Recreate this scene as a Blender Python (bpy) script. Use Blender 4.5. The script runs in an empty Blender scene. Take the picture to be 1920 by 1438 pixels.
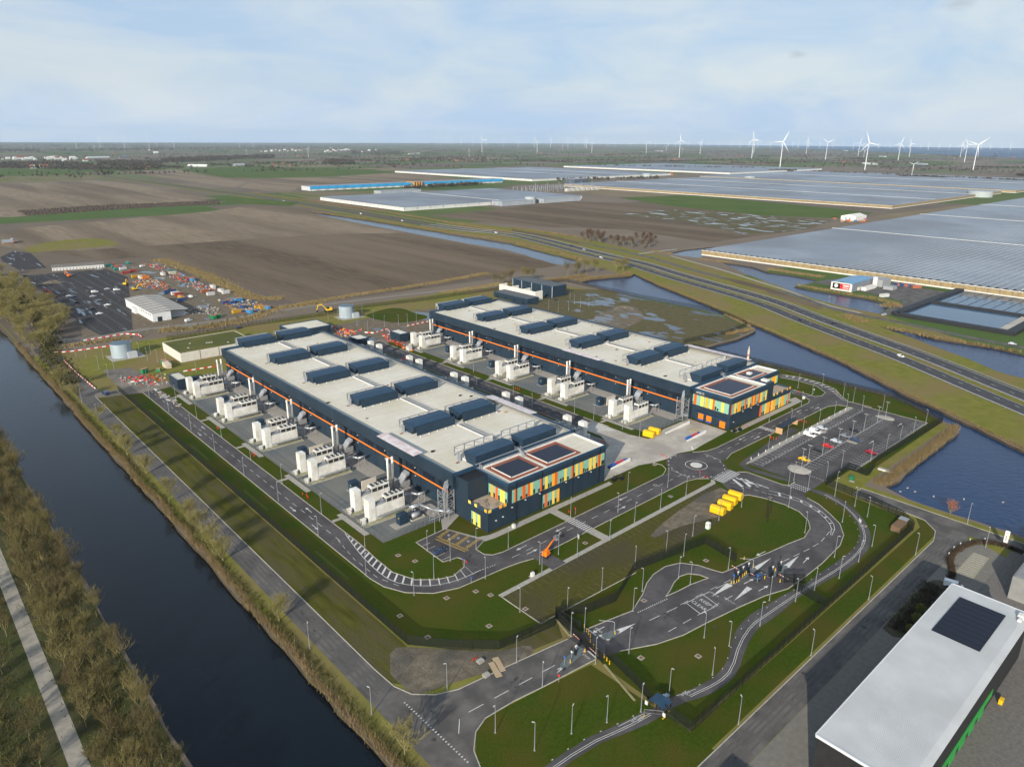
import bpy, math, random
from mathutils import Vector, Matrix
from mathutils.geometry import delaunay_2d_cdt, tessellate_polygon
R = math.radians
random.seed(7)
scene = bpy.context.scene
col = scene.collection
# ------------------------------------------------------------------ camera (drone at 120 m; X = short side of the halls, Y = long side)
cam = bpy.data.cameras.new('camera'); cam.sensor_width = 36; cam.lens = 25.2; cam.clip_start = 1; cam.clip_end = 120000
camo = bpy.data.objects.new('camera', cam); col.objects.link(camo)
camo.location = (0, 0, 120)
camo.rotation_euler = (Matrix.Rotation(R(-42.13), 3, 'Z') @ Matrix.Rotation(R(90 - 18.74), 3, 'X') @ Matrix.Rotation(.006, 3, 'Z')).to_euler()
scene.camera = camo
# ------------------------------------------------------------------ sky, sun, exposure
SUN_AZ, SUN_EL = R(27.5), R(21)
w = bpy.data.worlds.new('World'); scene.world = w; w.use_nodes = True
nt = w.node_tree; nt.nodes.clear()
def wn(t, **k):
    n = nt.nodes.new(t)
    for a, b in k.items(): setattr(n, a, b)
    return n
sky = wn('ShaderNodeTexSky', sky_type='NISHITA', sun_disc=False, sun_elevation=SUN_EL, sun_rotation=math.atan2(-math.cos(SUN_AZ), -math.sin(SUN_AZ)), altitude=100, air_density=1.3, dust_density=.3, ozone_density=1.6)
tc = wn('ShaderNodeTexCoord'); mp = wn('ShaderNodeMapping'); mp.inputs['Rotation'].default_value = (0, 0, R(40))
mp.inputs['Scale'].default_value = (1.3, 2.4, 7)
nz = wn('ShaderNodeTexNoise'); nz.inputs['Scale'].default_value = 2.3; nz.inputs['Detail'].default_value = 6; nz.inputs['Roughness'].default_value = .58; nz.inputs['Distortion'].default_value = .7
rp = wn('ShaderNodeValToRGB'); rp.color_ramp.elements[0].position = .36; rp.color_ramp.elements[1].position = .64
rp.color_ramp.elements[0].color = (0, 0, 0, 1); rp.color_ramp.elements[1].color = (1, 1, 1, 1)
vc = wn('ShaderNodeMixRGB'); vc.inputs[1].default_value = (5.7, 7.7, 10.6, 1); vc.inputs[2].default_value = (8.3, 9.3, 10.4, 1); mx = wn('ShaderNodeMixRGB'); L0 = nt.links.new; L0(rp.outputs[0], vc.inputs[0]); L0(vc.outputs[0], mx.inputs[2])
bg = wn('ShaderNodeBackground'); bg.inputs['Strength'].default_value = .068
out = wn('ShaderNodeOutputWorld')
L = nt.links.new
L(tc.outputs['Generated'], mp.inputs[0]); L(mp.outputs[0], nz.inputs['Vector']); L(nz.outputs[0], rp.inputs[0])
sz = wn('ShaderNodeSeparateXYZ'); L(tc.outputs['Generated'], sz.inputs[0])
def rng(a, b, c, d):
    n = wn('ShaderNodeMapRange'); n.interpolation_type = 'SMOOTHSTEP'
    for i, v in enumerate((a, b, c, d)): n.inputs[i + 1].default_value = v
    L(sz.outputs[2], n.inputs[0]); return n.outputs[0]
m1 = wn('ShaderNodeMath', operation='MULTIPLY'); m1.inputs[0].default_value = .8; L(rng(.3, .95, 1, .5), m1.inputs[1])   # thin veil: densest where it is seen edge-on
m0 = wn('ShaderNodeMath', operation='MAXIMUM'); L(m1.outputs[0], m0.inputs[0]); L(rng(.01, .15, .95, .5), m0.inputs[1])
L(m0.outputs[0], mx.inputs[0]); L(sky.outputs[0], mx.inputs[1]); last = mx.outputs[0]
n2 = wn('ShaderNodeTexNoise'); n2.inputs['Scale'].default_value = 60; n2.inputs['Detail'].default_value = 6; m2 = wn('ShaderNodeMapping'); m2.inputs['Scale'].default_value = (.6, .6, 2); L(tc.outputs['Generated'], m2.inputs[0]); L(m2.outputs[0], n2.inputs['Vector'])
for dx, dy, dz, wd, cl in ((.8786, .4673, .0985, .0255, (4.6, 5.2, 6.0)), (.9366, .3205, .1413, .03, (4.6, 5.2, 6.0)), (.681, .7119, .1714, .035, (10, 10.4, 10.8))):   # small cumulus scraps
    sb = wn('ShaderNodeVectorMath', operation='SUBTRACT'); sb.inputs[1].default_value = (dx, dy, dz); L(tc.outputs['Generated'], sb.inputs[0]); ms = wn('ShaderNodeVectorMath', operation='MULTIPLY'); ms.inputs[1].default_value = (1, 1, 2.6); L(sb.outputs[0], ms.inputs[0])
    ln = wn('ShaderNodeVectorMath', operation='LENGTH'); L(ms.outputs[0], ln.inputs[0]); mr = wn('ShaderNodeMapRange'); mr.inputs[1].default_value = wd; mr.inputs[2].default_value = 0; L(ln.outputs['Value'], mr.inputs[0])
    ad = wn('ShaderNodeMath', operation='ADD'); L(mr.outputs[0], ad.inputs[0]); L(n2.outputs[0], ad.inputs[1]); m3 = wn('ShaderNodeMapRange'); m3.inputs[1].default_value = .95; m3.inputs[2].default_value = 1.35; m3.inputs[4].default_value = .42; L(ad.outputs[0], m3.inputs[0])
    x = wn('ShaderNodeMixRGB'); x.inputs[2].default_value = (*cl, 1); L(m3.outputs[0], x.inputs[0]); L(last, x.inputs[1]); last = x.outputs[0]
L(last, bg.inputs[0]); L(bg.outputs[0], out.inputs[0])
sun = bpy.data.lights.new('sun', 'SUN'); sun.energy = 5; sun.angle = R(.55); sun.color = (1, .92, .79)
suno = bpy.data.objects.new('sun', sun); col.objects.link(suno)
sd = Vector((math.cos(SUN_AZ) * math.cos(SUN_EL), math.sin(SUN_AZ) * math.cos(SUN_EL), -math.sin(SUN_EL)))
suno.rotation_euler = sd.to_track_quat('-Z', 'Y').to_euler(); suno.location = (-300, -200, 400)
vs = scene.view_settings; vs.view_transform = 'Standard'; vs.look = 'None'; vs.exposure = .32; vs.gamma = 1; vs.use_curve_mapping = False
scene.cycles.max_bounces = 4; scene.cycles.diffuse_bounces = 1; scene.cycles.glossy_bounces = 2; scene.cycles.transparent_max_bounces = 12; scene.cycles.volume_bounces = 0
scene.cycles.use_adaptive_sampling = True; scene.cycles.adaptive_threshold = .03
scene.cycles.caustics_reflective = False; scene.cycles.caustics_refractive = False; scene.cycles.sample_clamp_indirect = 6
# ------------------------------------------------------------------ materials
MATS = {}
def mat(name, rgb, rgb2=None, rough=.8, scale=1.0, detail=5, metal=0., bump=0., bscale=None, spec=.3, stretch=None, lo=.35, hi=.65, rgb3=None, s3=.05, obj=False):
    """procedural surface: two or three colours mixed by noise in world space, optional fine relief"""
    if name in MATS: return MATS[name]
    m = bpy.data.materials.new(name); m.use_nodes = True; MATS[name] = m
    t = m.node_tree; b = t.nodes['Principled BSDF']
    b.inputs['Base Color'].default_value = (*rgb, 1); b.inputs['Roughness'].default_value = rough; b.inputs['Metallic'].default_value = metal
    b.inputs['Specular IOR Level'].default_value = spec
    if rgb2 or bump:
        g = t.nodes.new('ShaderNodeTexCoord' if obj else 'ShaderNodeNewGeometry'); src = g.outputs['Object' if obj else 'Position']
        if stretch:
            mpn = t.nodes.new('ShaderNodeMapping'); mpn.inputs['Scale'].default_value = stretch[:3]
            if len(stretch) > 3: mpn.inputs['Rotation'].default_value = (0, 0, stretch[3])
            t.links.new(src, mpn.inputs[0]); src = mpn.outputs[0]
    if rgb2:
        n = t.nodes.new('ShaderNodeTexNoise'); n.inputs['Scale'].default_value = scale; n.inputs['Detail'].default_value = detail; n.inputs['Roughness'].default_value = .6
        r = t.nodes.new('ShaderNodeValToRGB'); r.color_ramp.elements[0].position = lo; r.color_ramp.elements[1].position = hi
        r.color_ramp.elements[0].color = (*rgb, 1); r.color_ramp.elements[1].color = (*rgb2, 1)
        t.links.new(src, n.inputs['Vector']); t.links.new(n.outputs[0], r.inputs[0]); c = r.outputs[0]
        if rgb3:
            n3 = t.nodes.new('ShaderNodeTexNoise'); n3.inputs['Scale'].default_value = s3; n3.inputs['Detail'].default_value = 4
            r3 = t.nodes.new('ShaderNodeValToRGB'); r3.color_ramp.elements[0].position = .42; r3.color_ramp.elements[1].position = .62
            x = t.nodes.new('ShaderNodeMixRGB'); x.inputs[2].default_value = (*rgb3, 1)
            t.links.new(src, n3.inputs['Vector']); t.links.new(n3.outputs[0], r3.inputs[0]); t.links.new(r3.outputs[0], x.inputs[0]); t.links.new(c, x.inputs[1]); c = x.outputs[0]
        t.links.new(c, b.inputs['Base Color'])
    if bump:
        n2 = t.nodes.new('ShaderNodeTexNoise'); n2.inputs['Scale'].default_value = bscale or scale * 4; n2.inputs['Detail'].default_value = 4
        bp = t.nodes.new('ShaderNodeBump'); bp.inputs['Strength'].default_value = bump; bp.inputs['Distance'].default_value = .3
        t.links.new(src, n2.inputs['Vector']); t.links.new(n2.outputs[0], bp.inputs['Height']); t.links.new(bp.outputs[0], b.inputs['Normal'])
    return m
def water(name, rgb, rough=.08, bscale=.5, bump=.25, stretch=(1, 1, 1)):
    m = mat(name, rgb, rough=rough, bump=bump, bscale=bscale, spec=.5, stretch=stretch)
    m.node_tree.nodes['Principled BSDF'].inputs['IOR'].default_value = 1.33
    return m
# ------------------------------------------------------------------ mesh helpers
class MB:
    def __init__(s): s.v = []; s.f = []; s.m = []
    def add(s, vs, fs, mi=0):
        k = len(s.v); s.v += vs; s.f += [tuple(i + k for i in f) for f in fs]; s.m += [mi] * len(fs); return s
    def box(s, x0, x1, y0, y1, z0, z1, mi=0):
        return s.add([(x0, y0, z0), (x1, y0, z0), (x1, y1, z0), (x0, y1, z0), (x0, y0, z1), (x1, y0, z1), (x1, y1, z1), (x0, y1, z1)],
                     [(3, 2, 1, 0), (4, 5, 6, 7), (0, 1, 5, 4), (1, 2, 6, 5), (2, 3, 7, 6), (3, 0, 4, 7)], mi)
    def prism(s, poly, z0, z1, mi=0, top=None, caps=True):
        n = len(poly)
        if sum(poly[i][0] * poly[(i + 1) % n][1] - poly[(i + 1) % n][0] * poly[i][1] for i in range(n)) < 0: poly = poly[::-1]; top = top[::-1] if top else None
        tp = top or poly
        fs = [(i, (i + 1) % n, (i + 1) % n + n, i + n) for i in range(n)]
        if caps: fs += [tuple(range(n, 2 * n)), tuple(range(n - 1, -1, -1))]
        return s.add([(x, y, z0) for x, y in poly] + [(x, y, z1) for x, y in tp], fs, mi)
    def profile(s, prof, y0, y1, mi=0, axis='y'):
        """(x,z) cross-section extruded along y, or (y,z) along x"""
        n = len(prof)
        if axis == 'y': vs = [(a, y0, b) for a, b in prof] + [(a, y1, b) for a, b in prof]
        else: vs = [(y0, a, b) for a, b in prof] + [(y1, a, b) for a, b in prof]
        ar = sum(prof[i][0] * prof[(i + 1) % n][1] - prof[(i + 1) % n][0] * prof[i][1] for i in range(n))
        fs = [(i, (i + 1) % n, (i + 1) % n + n, i + n) for i in range(n)] + [tuple(range(n)), tuple(range(2 * n - 1, n - 1, -1))]
        if (ar > 0) != (axis == 'y'): fs = [f[::-1] for f in fs]
        return s.add(vs, fs, mi)
    def cyl(s, p0, p1, r0, r1=None, n=8, mi=0, cap=True):
        r1 = r0 if r1 is None else r1
        a, b = Vector(p0), Vector(p1); d = (b - a)
        if d.length < 1e-6: return s
        d.normalize(); e = d.orthogonal().normalized(); g = d.cross(e)
        vs = []
        for c, r in ((a, r0), (b, r1)):
            for i in range(n):
                t = 2 * math.pi * i / n; q = c + (e * math.cos(t) + g * math.sin(t)) * r; vs.append(tuple(q))
        fs = [(i, (i + 1) % n, (i + 1) % n + n, i + n) for i in range(n)]
        if cap: fs += [tuple(range(n, 2 * n)), tuple(range(n - 1, -1, -1))]
        return s.add(vs, fs, mi)
    def path(s, pts, r, n=6, mi=0):
        for a, b in zip(pts, pts[1:]): s.cyl(a, b, r, r, n, mi)
        return s
    def sphere(s, c, r, n=8, m=5, mi=0, sz=1.):
        vs = [(c[0], c[1], c[2] - r * sz)]; fs = []
        for j in range(1, m):
            t = math.pi * j / m - math.pi / 2
            for i in range(n): vs.append((c[0] + r * math.cos(t) * math.cos(2 * math.pi * i / n), c[1] + r * math.cos(t) * math.sin(2 * math.pi * i / n), c[2] + r * sz * math.sin(t)))
        vs.append((c[0], c[1], c[2] + r * sz)); k = len(vs) - 1
        for i in range(n):
            fs.append((0, 1 + (i + 1) % n, 1 + i)); fs.append((k, k - n + i, k - n + (i + 1) % n))
            for j in range(m - 2): a = 1 + j * n; fs.append((a + i, a + (i + 1) % n, a + n + (i + 1) % n, a + n + i))
        return s.add(vs, fs, mi)
    def flat(s, poly, z, mi=0):
        n = len(poly)
        if sum(poly[i][0] * poly[(i + 1) % n][1] - poly[(i + 1) % n][0] * poly[i][1] for i in range(n)) < 0: poly = poly[::-1]
        tri = tessellate_polygon([[Vector((x, y, 0)) for x, y in poly]])
        out = []
        for a, b, c in tri:
            p, q, r = poly[a], poly[b], poly[c]
            out.append((a, b, c) if (q[0] - p[0]) * (r[1] - p[1]) - (q[1] - p[1]) * (r[0] - p[0]) > 0 else (a, c, b))
        return s.add([(x, y, z) for x, y in poly], out, mi)
    def ribbon(s, pts, w, z, mi=0, off=0.):
        l = offset(pts, off + w / 2); r = offset(pts, off - w / 2); n = len(pts)
        return s.add([(x, y, z) for x, y in r] + [(x, y, z) for x, y in l], [(i, i + 1, n + i + 1, n + i) for i in range(n - 1)], mi)
    def wall(s, pts, w, z0, z1, mi=0, off=0.):
        l = offset(pts, off + w / 2); r = offset(pts, off - w / 2)
        for i in range(len(pts) - 1): s.prism([r[i], r[i + 1], l[i + 1], l[i]], z0, z1, mi)
        return s
    def build(s, name, mats, parent=None, smooth=False, loc=None):
        me = bpy.data.meshes.new(name); me.from_pydata(s.v, [], s.f)
        if not isinstance(mats, (list, tuple)): mats = [mats]
        for m in mats: me.materials.append(m)
        if len(mats) > 1: me.polygons.foreach_set('material_index', s.m)
        if smooth: me.polygons.foreach_set('use_smooth', [True] * len(s.f))
        me.update()
        o = bpy.data.objects.new(name, me); col.objects.link(o)
        if parent: o.parent = parent
        if loc: o.location = loc
        return o
def offset(pts, d):
    out = []
    for i, p in enumerate(pts):
        a = pts[max(i - 1, 0)]; b = pts[min(i + 1, len(pts) - 1)]
        t1 = Vector((p[0] - a[0], p[1] - a[1])); t2 = Vector((b[0] - p[0], b[1] - p[1]))
        if t1.length < 1e-6: t1 = t2
        if t2.length < 1e-6: t2 = t1
        t1.normalize(); t2.normalize(); t = (t1 + t2)
        if t.length < 1e-4: t = t1
        t.normalize(); k = max(.4, t.dot(t1))
        out.append((p[0] - t.y * d / k, p[1] + t.x * d / k))
    return out
def smooth(pts, n=2, closed=False):
    for _ in range(n):
        q = []
        m = len(pts)
        rng = range(m) if closed else range(m - 1)
        if not closed: q.append(pts[0])
        for i in rng:
            a, b = pts[i], pts[(i + 1) % m]
            q.append((a[0] * .75 + b[0] * .25, a[1] * .75 + b[1] * .25)); q.append((a[0] * .25 + b[0] * .75, a[1] * .25 + b[1] * .75))
        if not closed: q.append(pts[-1])
        pts = q
    return pts
def along(pts, step, start=0.):
    """points and headings every step metres along a polyline"""
    out = []; d = start; acc = 0.
    for a, b in zip(pts, pts[1:]):
        l = math.dist(a[:2], b[:2])
        while d <= acc + l + 1e-6 and l > 0:
            t = (d - acc) / l; out.append((a[0] + (b[0] - a[0]) * t, a[1] + (b[1] - a[1]) * t, math.atan2(b[1] - a[1], b[0] - a[0]))); d += step
        acc += l
    return out
def length(pts): return sum(math.dist(a, b) for a, b in zip(pts, pts[1:]))
def rect(x0, x1, y0, y1): return [(x0, y0), (x1, y0), (x1, y1), (x0, y1)]
def inside(p, poly):
    c = False; j = len(poly) - 1
    for i in range(len(poly)):
        a, b = poly[i], poly[j]
        if (a[1] > p[1]) != (b[1] > p[1]) and p[0] < (b[0] - a[0]) * (p[1] - a[1]) / (b[1] - a[1]) + a[0]: c = not c
        j = i
    return c
def tag(o, label=None, cat=None, group=None, kind=None):
    if label: o['label'] = label
    if cat: o['category'] = cat
    if group: o['group'] = group
    if kind: o['kind'] = kind
    return o
def thing(name, label, cat, loc=(0, 0, 0), rz=0, group=None):
    o = bpy.data.objects.new(name, None); col.objects.link(o); o.empty_display_size = .3
    o.location = loc if len(loc) == 3 else (*loc, 0); o.rotation_euler = (0, 0, rz)
    return tag(o, label, cat, group)
def struct(mb, name, m): return tag(mb.build(name, m), kind='structure')
def stuff(mb, name, m, label, cat): return tag(mb.build(name, m), label, cat, kind='stuff')
def dup(o, loc=None, rz=None, label=None, group=None, parent=None, scale=None):
    c = o.copy(); col.objects.link(c); c.parent = parent
    if loc is not None: c.location = loc if len(loc) == 3 else (*loc, 0)
    if rz is not None: c.rotation_euler = (0, 0, rz)
    if scale is not None: c.scale = scale if isinstance(scale, tuple) else (scale,) * 3
    if label: c['label'] = label
    if group: c['group'] = group
    k = KIDS.get(o.name)
    if k is None: k = KIDS[o.name] = list(o.children)
    for ch in k: dup(ch, parent=c)
    return c
KIDS = {}
ORD = ['first', 'second', 'third', 'fourth', 'fifth', 'sixth', 'seventh', 'eighth', 'ninth', 'tenth', 'eleventh', 'twelfth', 'thirteenth', 'fourteenth', 'fifteenth', 'sixteenth', 'seventeenth', 'eighteenth', 'nineteenth', 'twentieth']
def nth(i):
    i += 1
    if i <= 20: return ORD[i - 1]
    t = ('twent', 'thirt', 'fort', 'fift', 'sixt', 'sevent', 'eight')[i // 10 - 2]
    return t + 'ieth' if i % 10 == 0 else t + 'y-' + ORD[i % 10 - 1]

# ------------------------------------------------------------------ surface materials
def plots(name):
    """far farmland: rectangular plots, each of one crop colour, with soft variation inside"""
    m = bpy.data.materials.new(name); m.use_nodes = True; t = m.node_tree; b = t.nodes['Principled BSDF']; b.inputs['Roughness'].default_value = .95; b.inputs['Specular IOR Level'].default_value = .1
    N = t.nodes.new; K = t.links.new
    g = N('ShaderNodeNewGeometry'); mp = N('ShaderNodeMapping'); mp.inputs['Rotation'].default_value = (0, 0, R(3)); K(g.outputs['Position'], mp.inputs[0])
    sx = N('ShaderNodeSeparateXYZ'); K(mp.outputs[0], sx.inputs[0])
    def M(op, a, b_=None):
        n = N('ShaderNodeMath'); n.operation = op
        for i, q in enumerate((a, b_)):
            if q is None: continue
            if isinstance(q, (int, float)): n.inputs[i].default_value = q
            else: K(q, n.inputs[i])
        return n.outputs[0]
    row = M('FLOOR', M('DIVIDE', sx.outputs[0], 420.)); wr = N('ShaderNodeTexWhiteNoise'); wr.noise_dimensions = '1D'; K(row, wr.inputs['W'])
    cel = M('FLOOR', M('DIVIDE', M('ADD', sx.outputs[1], M('MULTIPLY', wr.outputs[0], 900.)), 260.))
    cm = N('ShaderNodeCombineXYZ'); K(row, cm.inputs[0]); K(cel, cm.inputs[1]); wc = N('ShaderNodeTexWhiteNoise'); wc.noise_dimensions = '2D'; K(cm.outputs[0], wc.inputs['Vector'])
    r = N('ShaderNodeValToRGB'); r.color_ramp.interpolation = 'CONSTANT'
    cs = [(.0, (.15, .12, .09)), (.22, (.1, .13, .04)), (.38, (.18, .145, .11)), (.55, (.075, .12, .03)), (.68, (.2, .16, .1)), (.8, (.12, .14, .06)), (.9, (.13, .105, .085))]
    while len(r.color_ramp.elements) < len(cs): r.color_ramp.elements.new(.5)
    for e, (p, c) in zip(r.color_ramp.elements, cs): e.position = p; e.color = (*c, 1)
    K(wc.outputs[0], r.inputs[0])
    n = N('ShaderNodeTexNoise'); n.inputs['Scale'].default_value = .012; n.inputs['Detail'].default_value = 6; K(g.outputs['Position'], n.inputs['Vector'])
    rr = N('ShaderNodeMapRange'); rr.inputs[3].default_value = .7; rr.inputs[4].default_value = 1.25; K(n.outputs[0], rr.inputs[0])
    x = N('ShaderNodeMixRGB'); x.blend_type = 'MULTIPLY'; x.inputs[0].default_value = 1; K(r.outputs[0], x.inputs[1]); K(rr.outputs[0], x.inputs[2])
    K(x.outputs[0], b.inputs['Base Color']); MATS[name] = m
    return m
M_land = plots('farmland')
M_verge = mat('verge_grass', (.14, .15, .026), (.2, .185, .045), rough=.95, scale=.18, detail=5, spec=.05, bump=.5, bscale=3, rgb3=(.2, .155, .065), s3=.03)
M_lawn = mat('lawn_grass', (.031, .053, .0035), (.056, .082, .007), rough=.95, scale=1.1, detail=6, spec=.05, bump=.5, bscale=6, rgb3=(.068, .067, .01), s3=.07, lo=.3, hi=.7)
M_moss = mat('mossy_turf', (.05, .056, .008), (.1, .092, .02), rough=.95, scale=.5, detail=6, spec=.05, bump=.3, bscale=4, rgb3=(.085, .075, .035), s3=.3, stretch=(1, .14, 1))
M_rein = mat('reinforced_turf', (.06, .062, .012), (.09, .08, .022), rough=.95, scale=.9, detail=5, spec=.05, bump=.4, bscale=5, rgb3=(.07, .06, .035), s3=.05)
M_mud = mat('mud', (.1, .08, .055), (.2, .165, .12), rough=.9, scale=.4, detail=5, bump=.6, bscale=2, rgb3=(.08, .075, .06), s3=.07)
M_plow = mat('ploughed_soil', (.085, .062, .04), (.14, .104, .069), rough=.95, scale=.25, detail=5, spec=.1, bump=.5, bscale=1.2, stretch=(1.5, .12, 1), rgb3=(.165, .124, .085), s3=.015)
M_plow2 = mat('light_soil', (.185, .142, .095), (.27, .21, .145), rough=.95, scale=.2, detail=5, spec=.1, bump=.4, bscale=1, stretch=(1.2, .1, 1), rgb3=(.14, .107, .073), s3=.012)
M_crop = mat('winter_crop', (.06, .1, .02), (.1, .13, .035), rough=.95, scale=.05, detail=5, spec=.05, stretch=(1, .2, 1))
M_crop2 = mat('pale_crop', (.11, .13, .04), (.17, .16, .07), rough=.95, scale=.05, detail=5, spec=.05, stretch=(1, .2, 1), rgb3=(.19, .15, .1), s3=.02)
M_asph = mat('asphalt', (.076, .07, .071), (.106, .098, .098), rough=.85, scale=.5, detail=5, spec=.25, bump=.15, bscale=12, rgb3=(.06, .055, .056), s3=.1)
M_asph_old = mat('worn_asphalt', (.105, .097, .09), (.145, .134, .124), rough=.85, scale=.3, detail=5, spec=.25, bump=.15, bscale=9, rgb3=(.078, .072, .068), s3=.16)
M_asph_hw = mat('highway_asphalt', (.048, .048, .052), (.068, .067, .071), rough=.8, scale=.2, detail=5, spec=.25, stretch=(1, 1, 1))
M_conc = mat('concrete_paving', (.4, .365, .31), (.5, .46, .4), rough=.85, scale=.35, detail=5, spec=.2, rgb3=(.33, .3, .26), s3=.09)
M_path = mat('path_concrete', (.3, .28, .25), (.38, .355, .315), rough=.9, scale=.8, detail=7, spec=.2)
M_slate = mat('slate_gravel', (.115, .13, .132), (.155, .17, .168), rough=.9, scale=.7, detail=5, spec=.2, bump=.2, bscale=9, rgb3=(.19, .185, .165), s3=.05)
M_cobble = mat('block_paving', (.13, .12, .11), (.18, .165, .15), rough=.9, scale=1.2, detail=5, spec=.2, bump=.2, bscale=6)
M_kerb = mat('kerb_concrete', (.32, .295, .25), (.43, .4, .335), rough=.85, scale=.9)
M_paint = mat('road_paint', (.6, .59, .565), (.33, .32, .31), rough=.7, scale=1.6, detail=5, lo=.5, hi=.75)
M_paint_y = mat('yellow_paint', (.62, .42, .07), (.5, .33, .06), rough=.7, scale=2)
M_bank = mat('bank_mud', (.045, .035, .02), (.085, .065, .035), rough=.95, scale=.7, detail=6)
M_river = water('river_water', (.002, .005, .009), rough=.1, bscale=.55, bump=.22)
M_pond = water('pond_water', (.006, .03, .09), rough=.2, bscale=.6, bump=.6)
M_canal = water('canal_water', (.03, .06, .1), rough=.2, bscale=.3, bump=.4)
M_sea = water('sea_water', (.02, .06, .13), rough=.5, bscale=.02, bump=.1)
def wet(name, dry1, dry2, wetc, scale, th=.55, bump=.3, st=(1.4, .7, 1)):
    """damp ground: standing water where the noise is high (dark, mirror smooth), mud elsewhere"""
    m = mat(name, dry1, dry2, rough=.9, scale=scale * 6, detail=5)
    t = m.node_tree; b = t.nodes['Principled BSDF']; N = t.nodes.new; K = t.links.new
    g = N('ShaderNodeNewGeometry'); n = N('ShaderNodeTexNoise'); n.inputs['Scale'].default_value = scale; n.inputs['Detail'].default_value = 5; n.inputs['Roughness'].default_value = .55
    mpn = N('ShaderNodeMapping'); mpn.inputs['Scale'].default_value = st; K(g.outputs['Position'], mpn.inputs[0]); K(mpn.outputs[0], n.inputs['Vector'])
    r = N('ShaderNodeValToRGB'); r.color_ramp.elements[0].position = th; r.color_ramp.elements[1].position = th + .035; K(n.outputs[0], r.inputs[0])
    c = b.inputs['Base Color'].links[0].from_socket; x = N('ShaderNodeMixRGB'); K(r.outputs[0], x.inputs[0]); K(c, x.inputs[1]); x.inputs[2].default_value = (*wetc, 1); K(x.outputs[0], b.inputs['Base Color'])
    q = N('ShaderNodeMapRange'); q.inputs[3].default_value = .9; q.inputs[4].default_value = .04; K(r.outputs[0], q.inputs[0]); K(q.outputs[0], b.inputs['Roughness'])
    sp = N('ShaderNodeMapRange'); sp.inputs[3].default_value = .1; sp.inputs[4].default_value = .8; K(r.outputs[0], sp.inputs[0]); K(sp.outputs[0], b.inputs['Specular IOR Level'])
    return m
M_wetfield = wet('waterlogged_turf', (.085, .08, .03), (.125, .1, .055), (.04, .045, .05), .045, .555)
M_wetlot = wet('wet_asphalt', (.04, .038, .039), (.066, .062, .062), (.02, .021, .023), .07, .6, st=(3.2, .45, 1))
M_wetmud = wet('wet_mud', (.12, .095, .065), (.19, .155, .11), (.05, .05, .05), .05, .57)
# ------------------------------------------------------------------ water bodies (each lies in a hole of the ground)
def wob(pts, a=.5, step=6, seed=3):
    rnd = random.Random(seed); return [(x + rnd.uniform(-a, a), y + rnd.uniform(-a, a)) for x, y, _ in along(pts, step)]
river = wob([(27.5, -260), (27.5, 1100)], .5, 8, 1) + wob([(57.5, 1100), (57.8, 500), (57.3, 120), (57, -260)], .5, 7, 2)
pond = wob([(250, -170), (259, 40), (258.5, 58), (257.5, 70), (258.5, 77), (262, 84.6), (272, 82), (277.5, 83.5), (303, 84), (338, 84), (346.5, 86), (349.5, 94), (357, 103), (363, 111), (368, 122), (369.5, 149), (371.5, 170), (371, 190), (369.5, 222), (373, 235.5), (407, 233), (434, 236), (446, 256), (456, 274), (460, 299), (460, 350), (465, 396), (473, 433), (492, 433), (514, 428), (532, 422), (545, 428)], .35, 5, 3) + \
    wob([(534, 412), (514, 377), (494, 335), (476, 298), (456, 263), (441, 231), (406, 165), (398, 155), (377, 123), (357, 89), (338, 59), (300, 2), (250, -170)][:-1], .6, 6, 4)
canal = wob([(598.2,1219),(596.9,1054),(595.3,864.5),(593.5,740.8),(593.8,658),(576.9,593.6),(566.1,540.8),(555.1,509)], 2, 14, 5) + wob([(538,502.3),(526.2,507.9),(534.3,549.5),(551.3,610.9),(553.4,665.7),(550.8,741.7),(552.9,868.2),(561.3,1033),(577.7,1139.5)], 2, 14, 6)
pond_b = [(667.9,412.1),(668.2,391.8),(666.1,375.4),(649.1,348.3),(651.9,325.1),(646.6,296.4),(621.5,294),(602.3,296.6),(597,279.3),(597.1,258.5),(598.3,237),(592.6,217.9),(578.4,206.7),(549.8,203.6),(551.2,226.9),(560.1,252.2),(579.2,287),(592.6,306.4),(599.8,320.7),(611.5,336.6),(624.1,357.9)]
pond_c = [(510.1,188.3),(509.4,179.2),(513.8,169.7),(504.6,149.9),(506.6,131.2),(508.8,117.1),(507.5,101.2),(458.8,89.2),(452.1,95),(455.4,102.3),(469.7,120),(483,142.6),(496.7,163.3)]
pond_c = pond_c[:6] + [(470, -60), (430, -60)] + pond_c[8:]
pond_d = [(671.3,484.4),(713.8,489.3),(766,481.9),(737.8,473.6),(698,450.6),(674.3,444.3),(672.8,464)]
WATERS = [('canal_water', river, M_river, -1.3), ('lake', pond, M_pond, -1.1), ('roadside_canal', canal, M_canal, -.9), ('lake', pond_b, M_pond, -.9), ('lake', pond_c, M_pond, -.9), ('lake', pond_d, M_canal, -.8)]
def land(name, poly, m, z):
    """a ground sheet with the water bodies cut out"""
    def ccw(p): return p if sum(p[i - 1][0] * p[i][1] - p[i][0] * p[i - 1][1] for i in range(len(p))) > 0 else p[::-1]
    vv = [Vector(p) for p in ccw(poly)]; ff = [list(range(len(poly)))]
    for _, p, _, _ in WATERS:
        p = ccw(p); ff.append(list(range(len(vv), len(vv) + len(p)))); vv += [Vector(q) for q in p]
    cv, ce, cf, ov, oe, of = delaunay_2d_cdt(vv, [], ff, 1, 1e-4)
    return struct(MB().add([(p.x, p.y, z) for p in cv], [f for f, o in zip(cf, of) if list(o) == [0]]), name, m)
land('ground', rect(-6000, 22000, -6000, 22000), M_land, 0)
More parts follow.
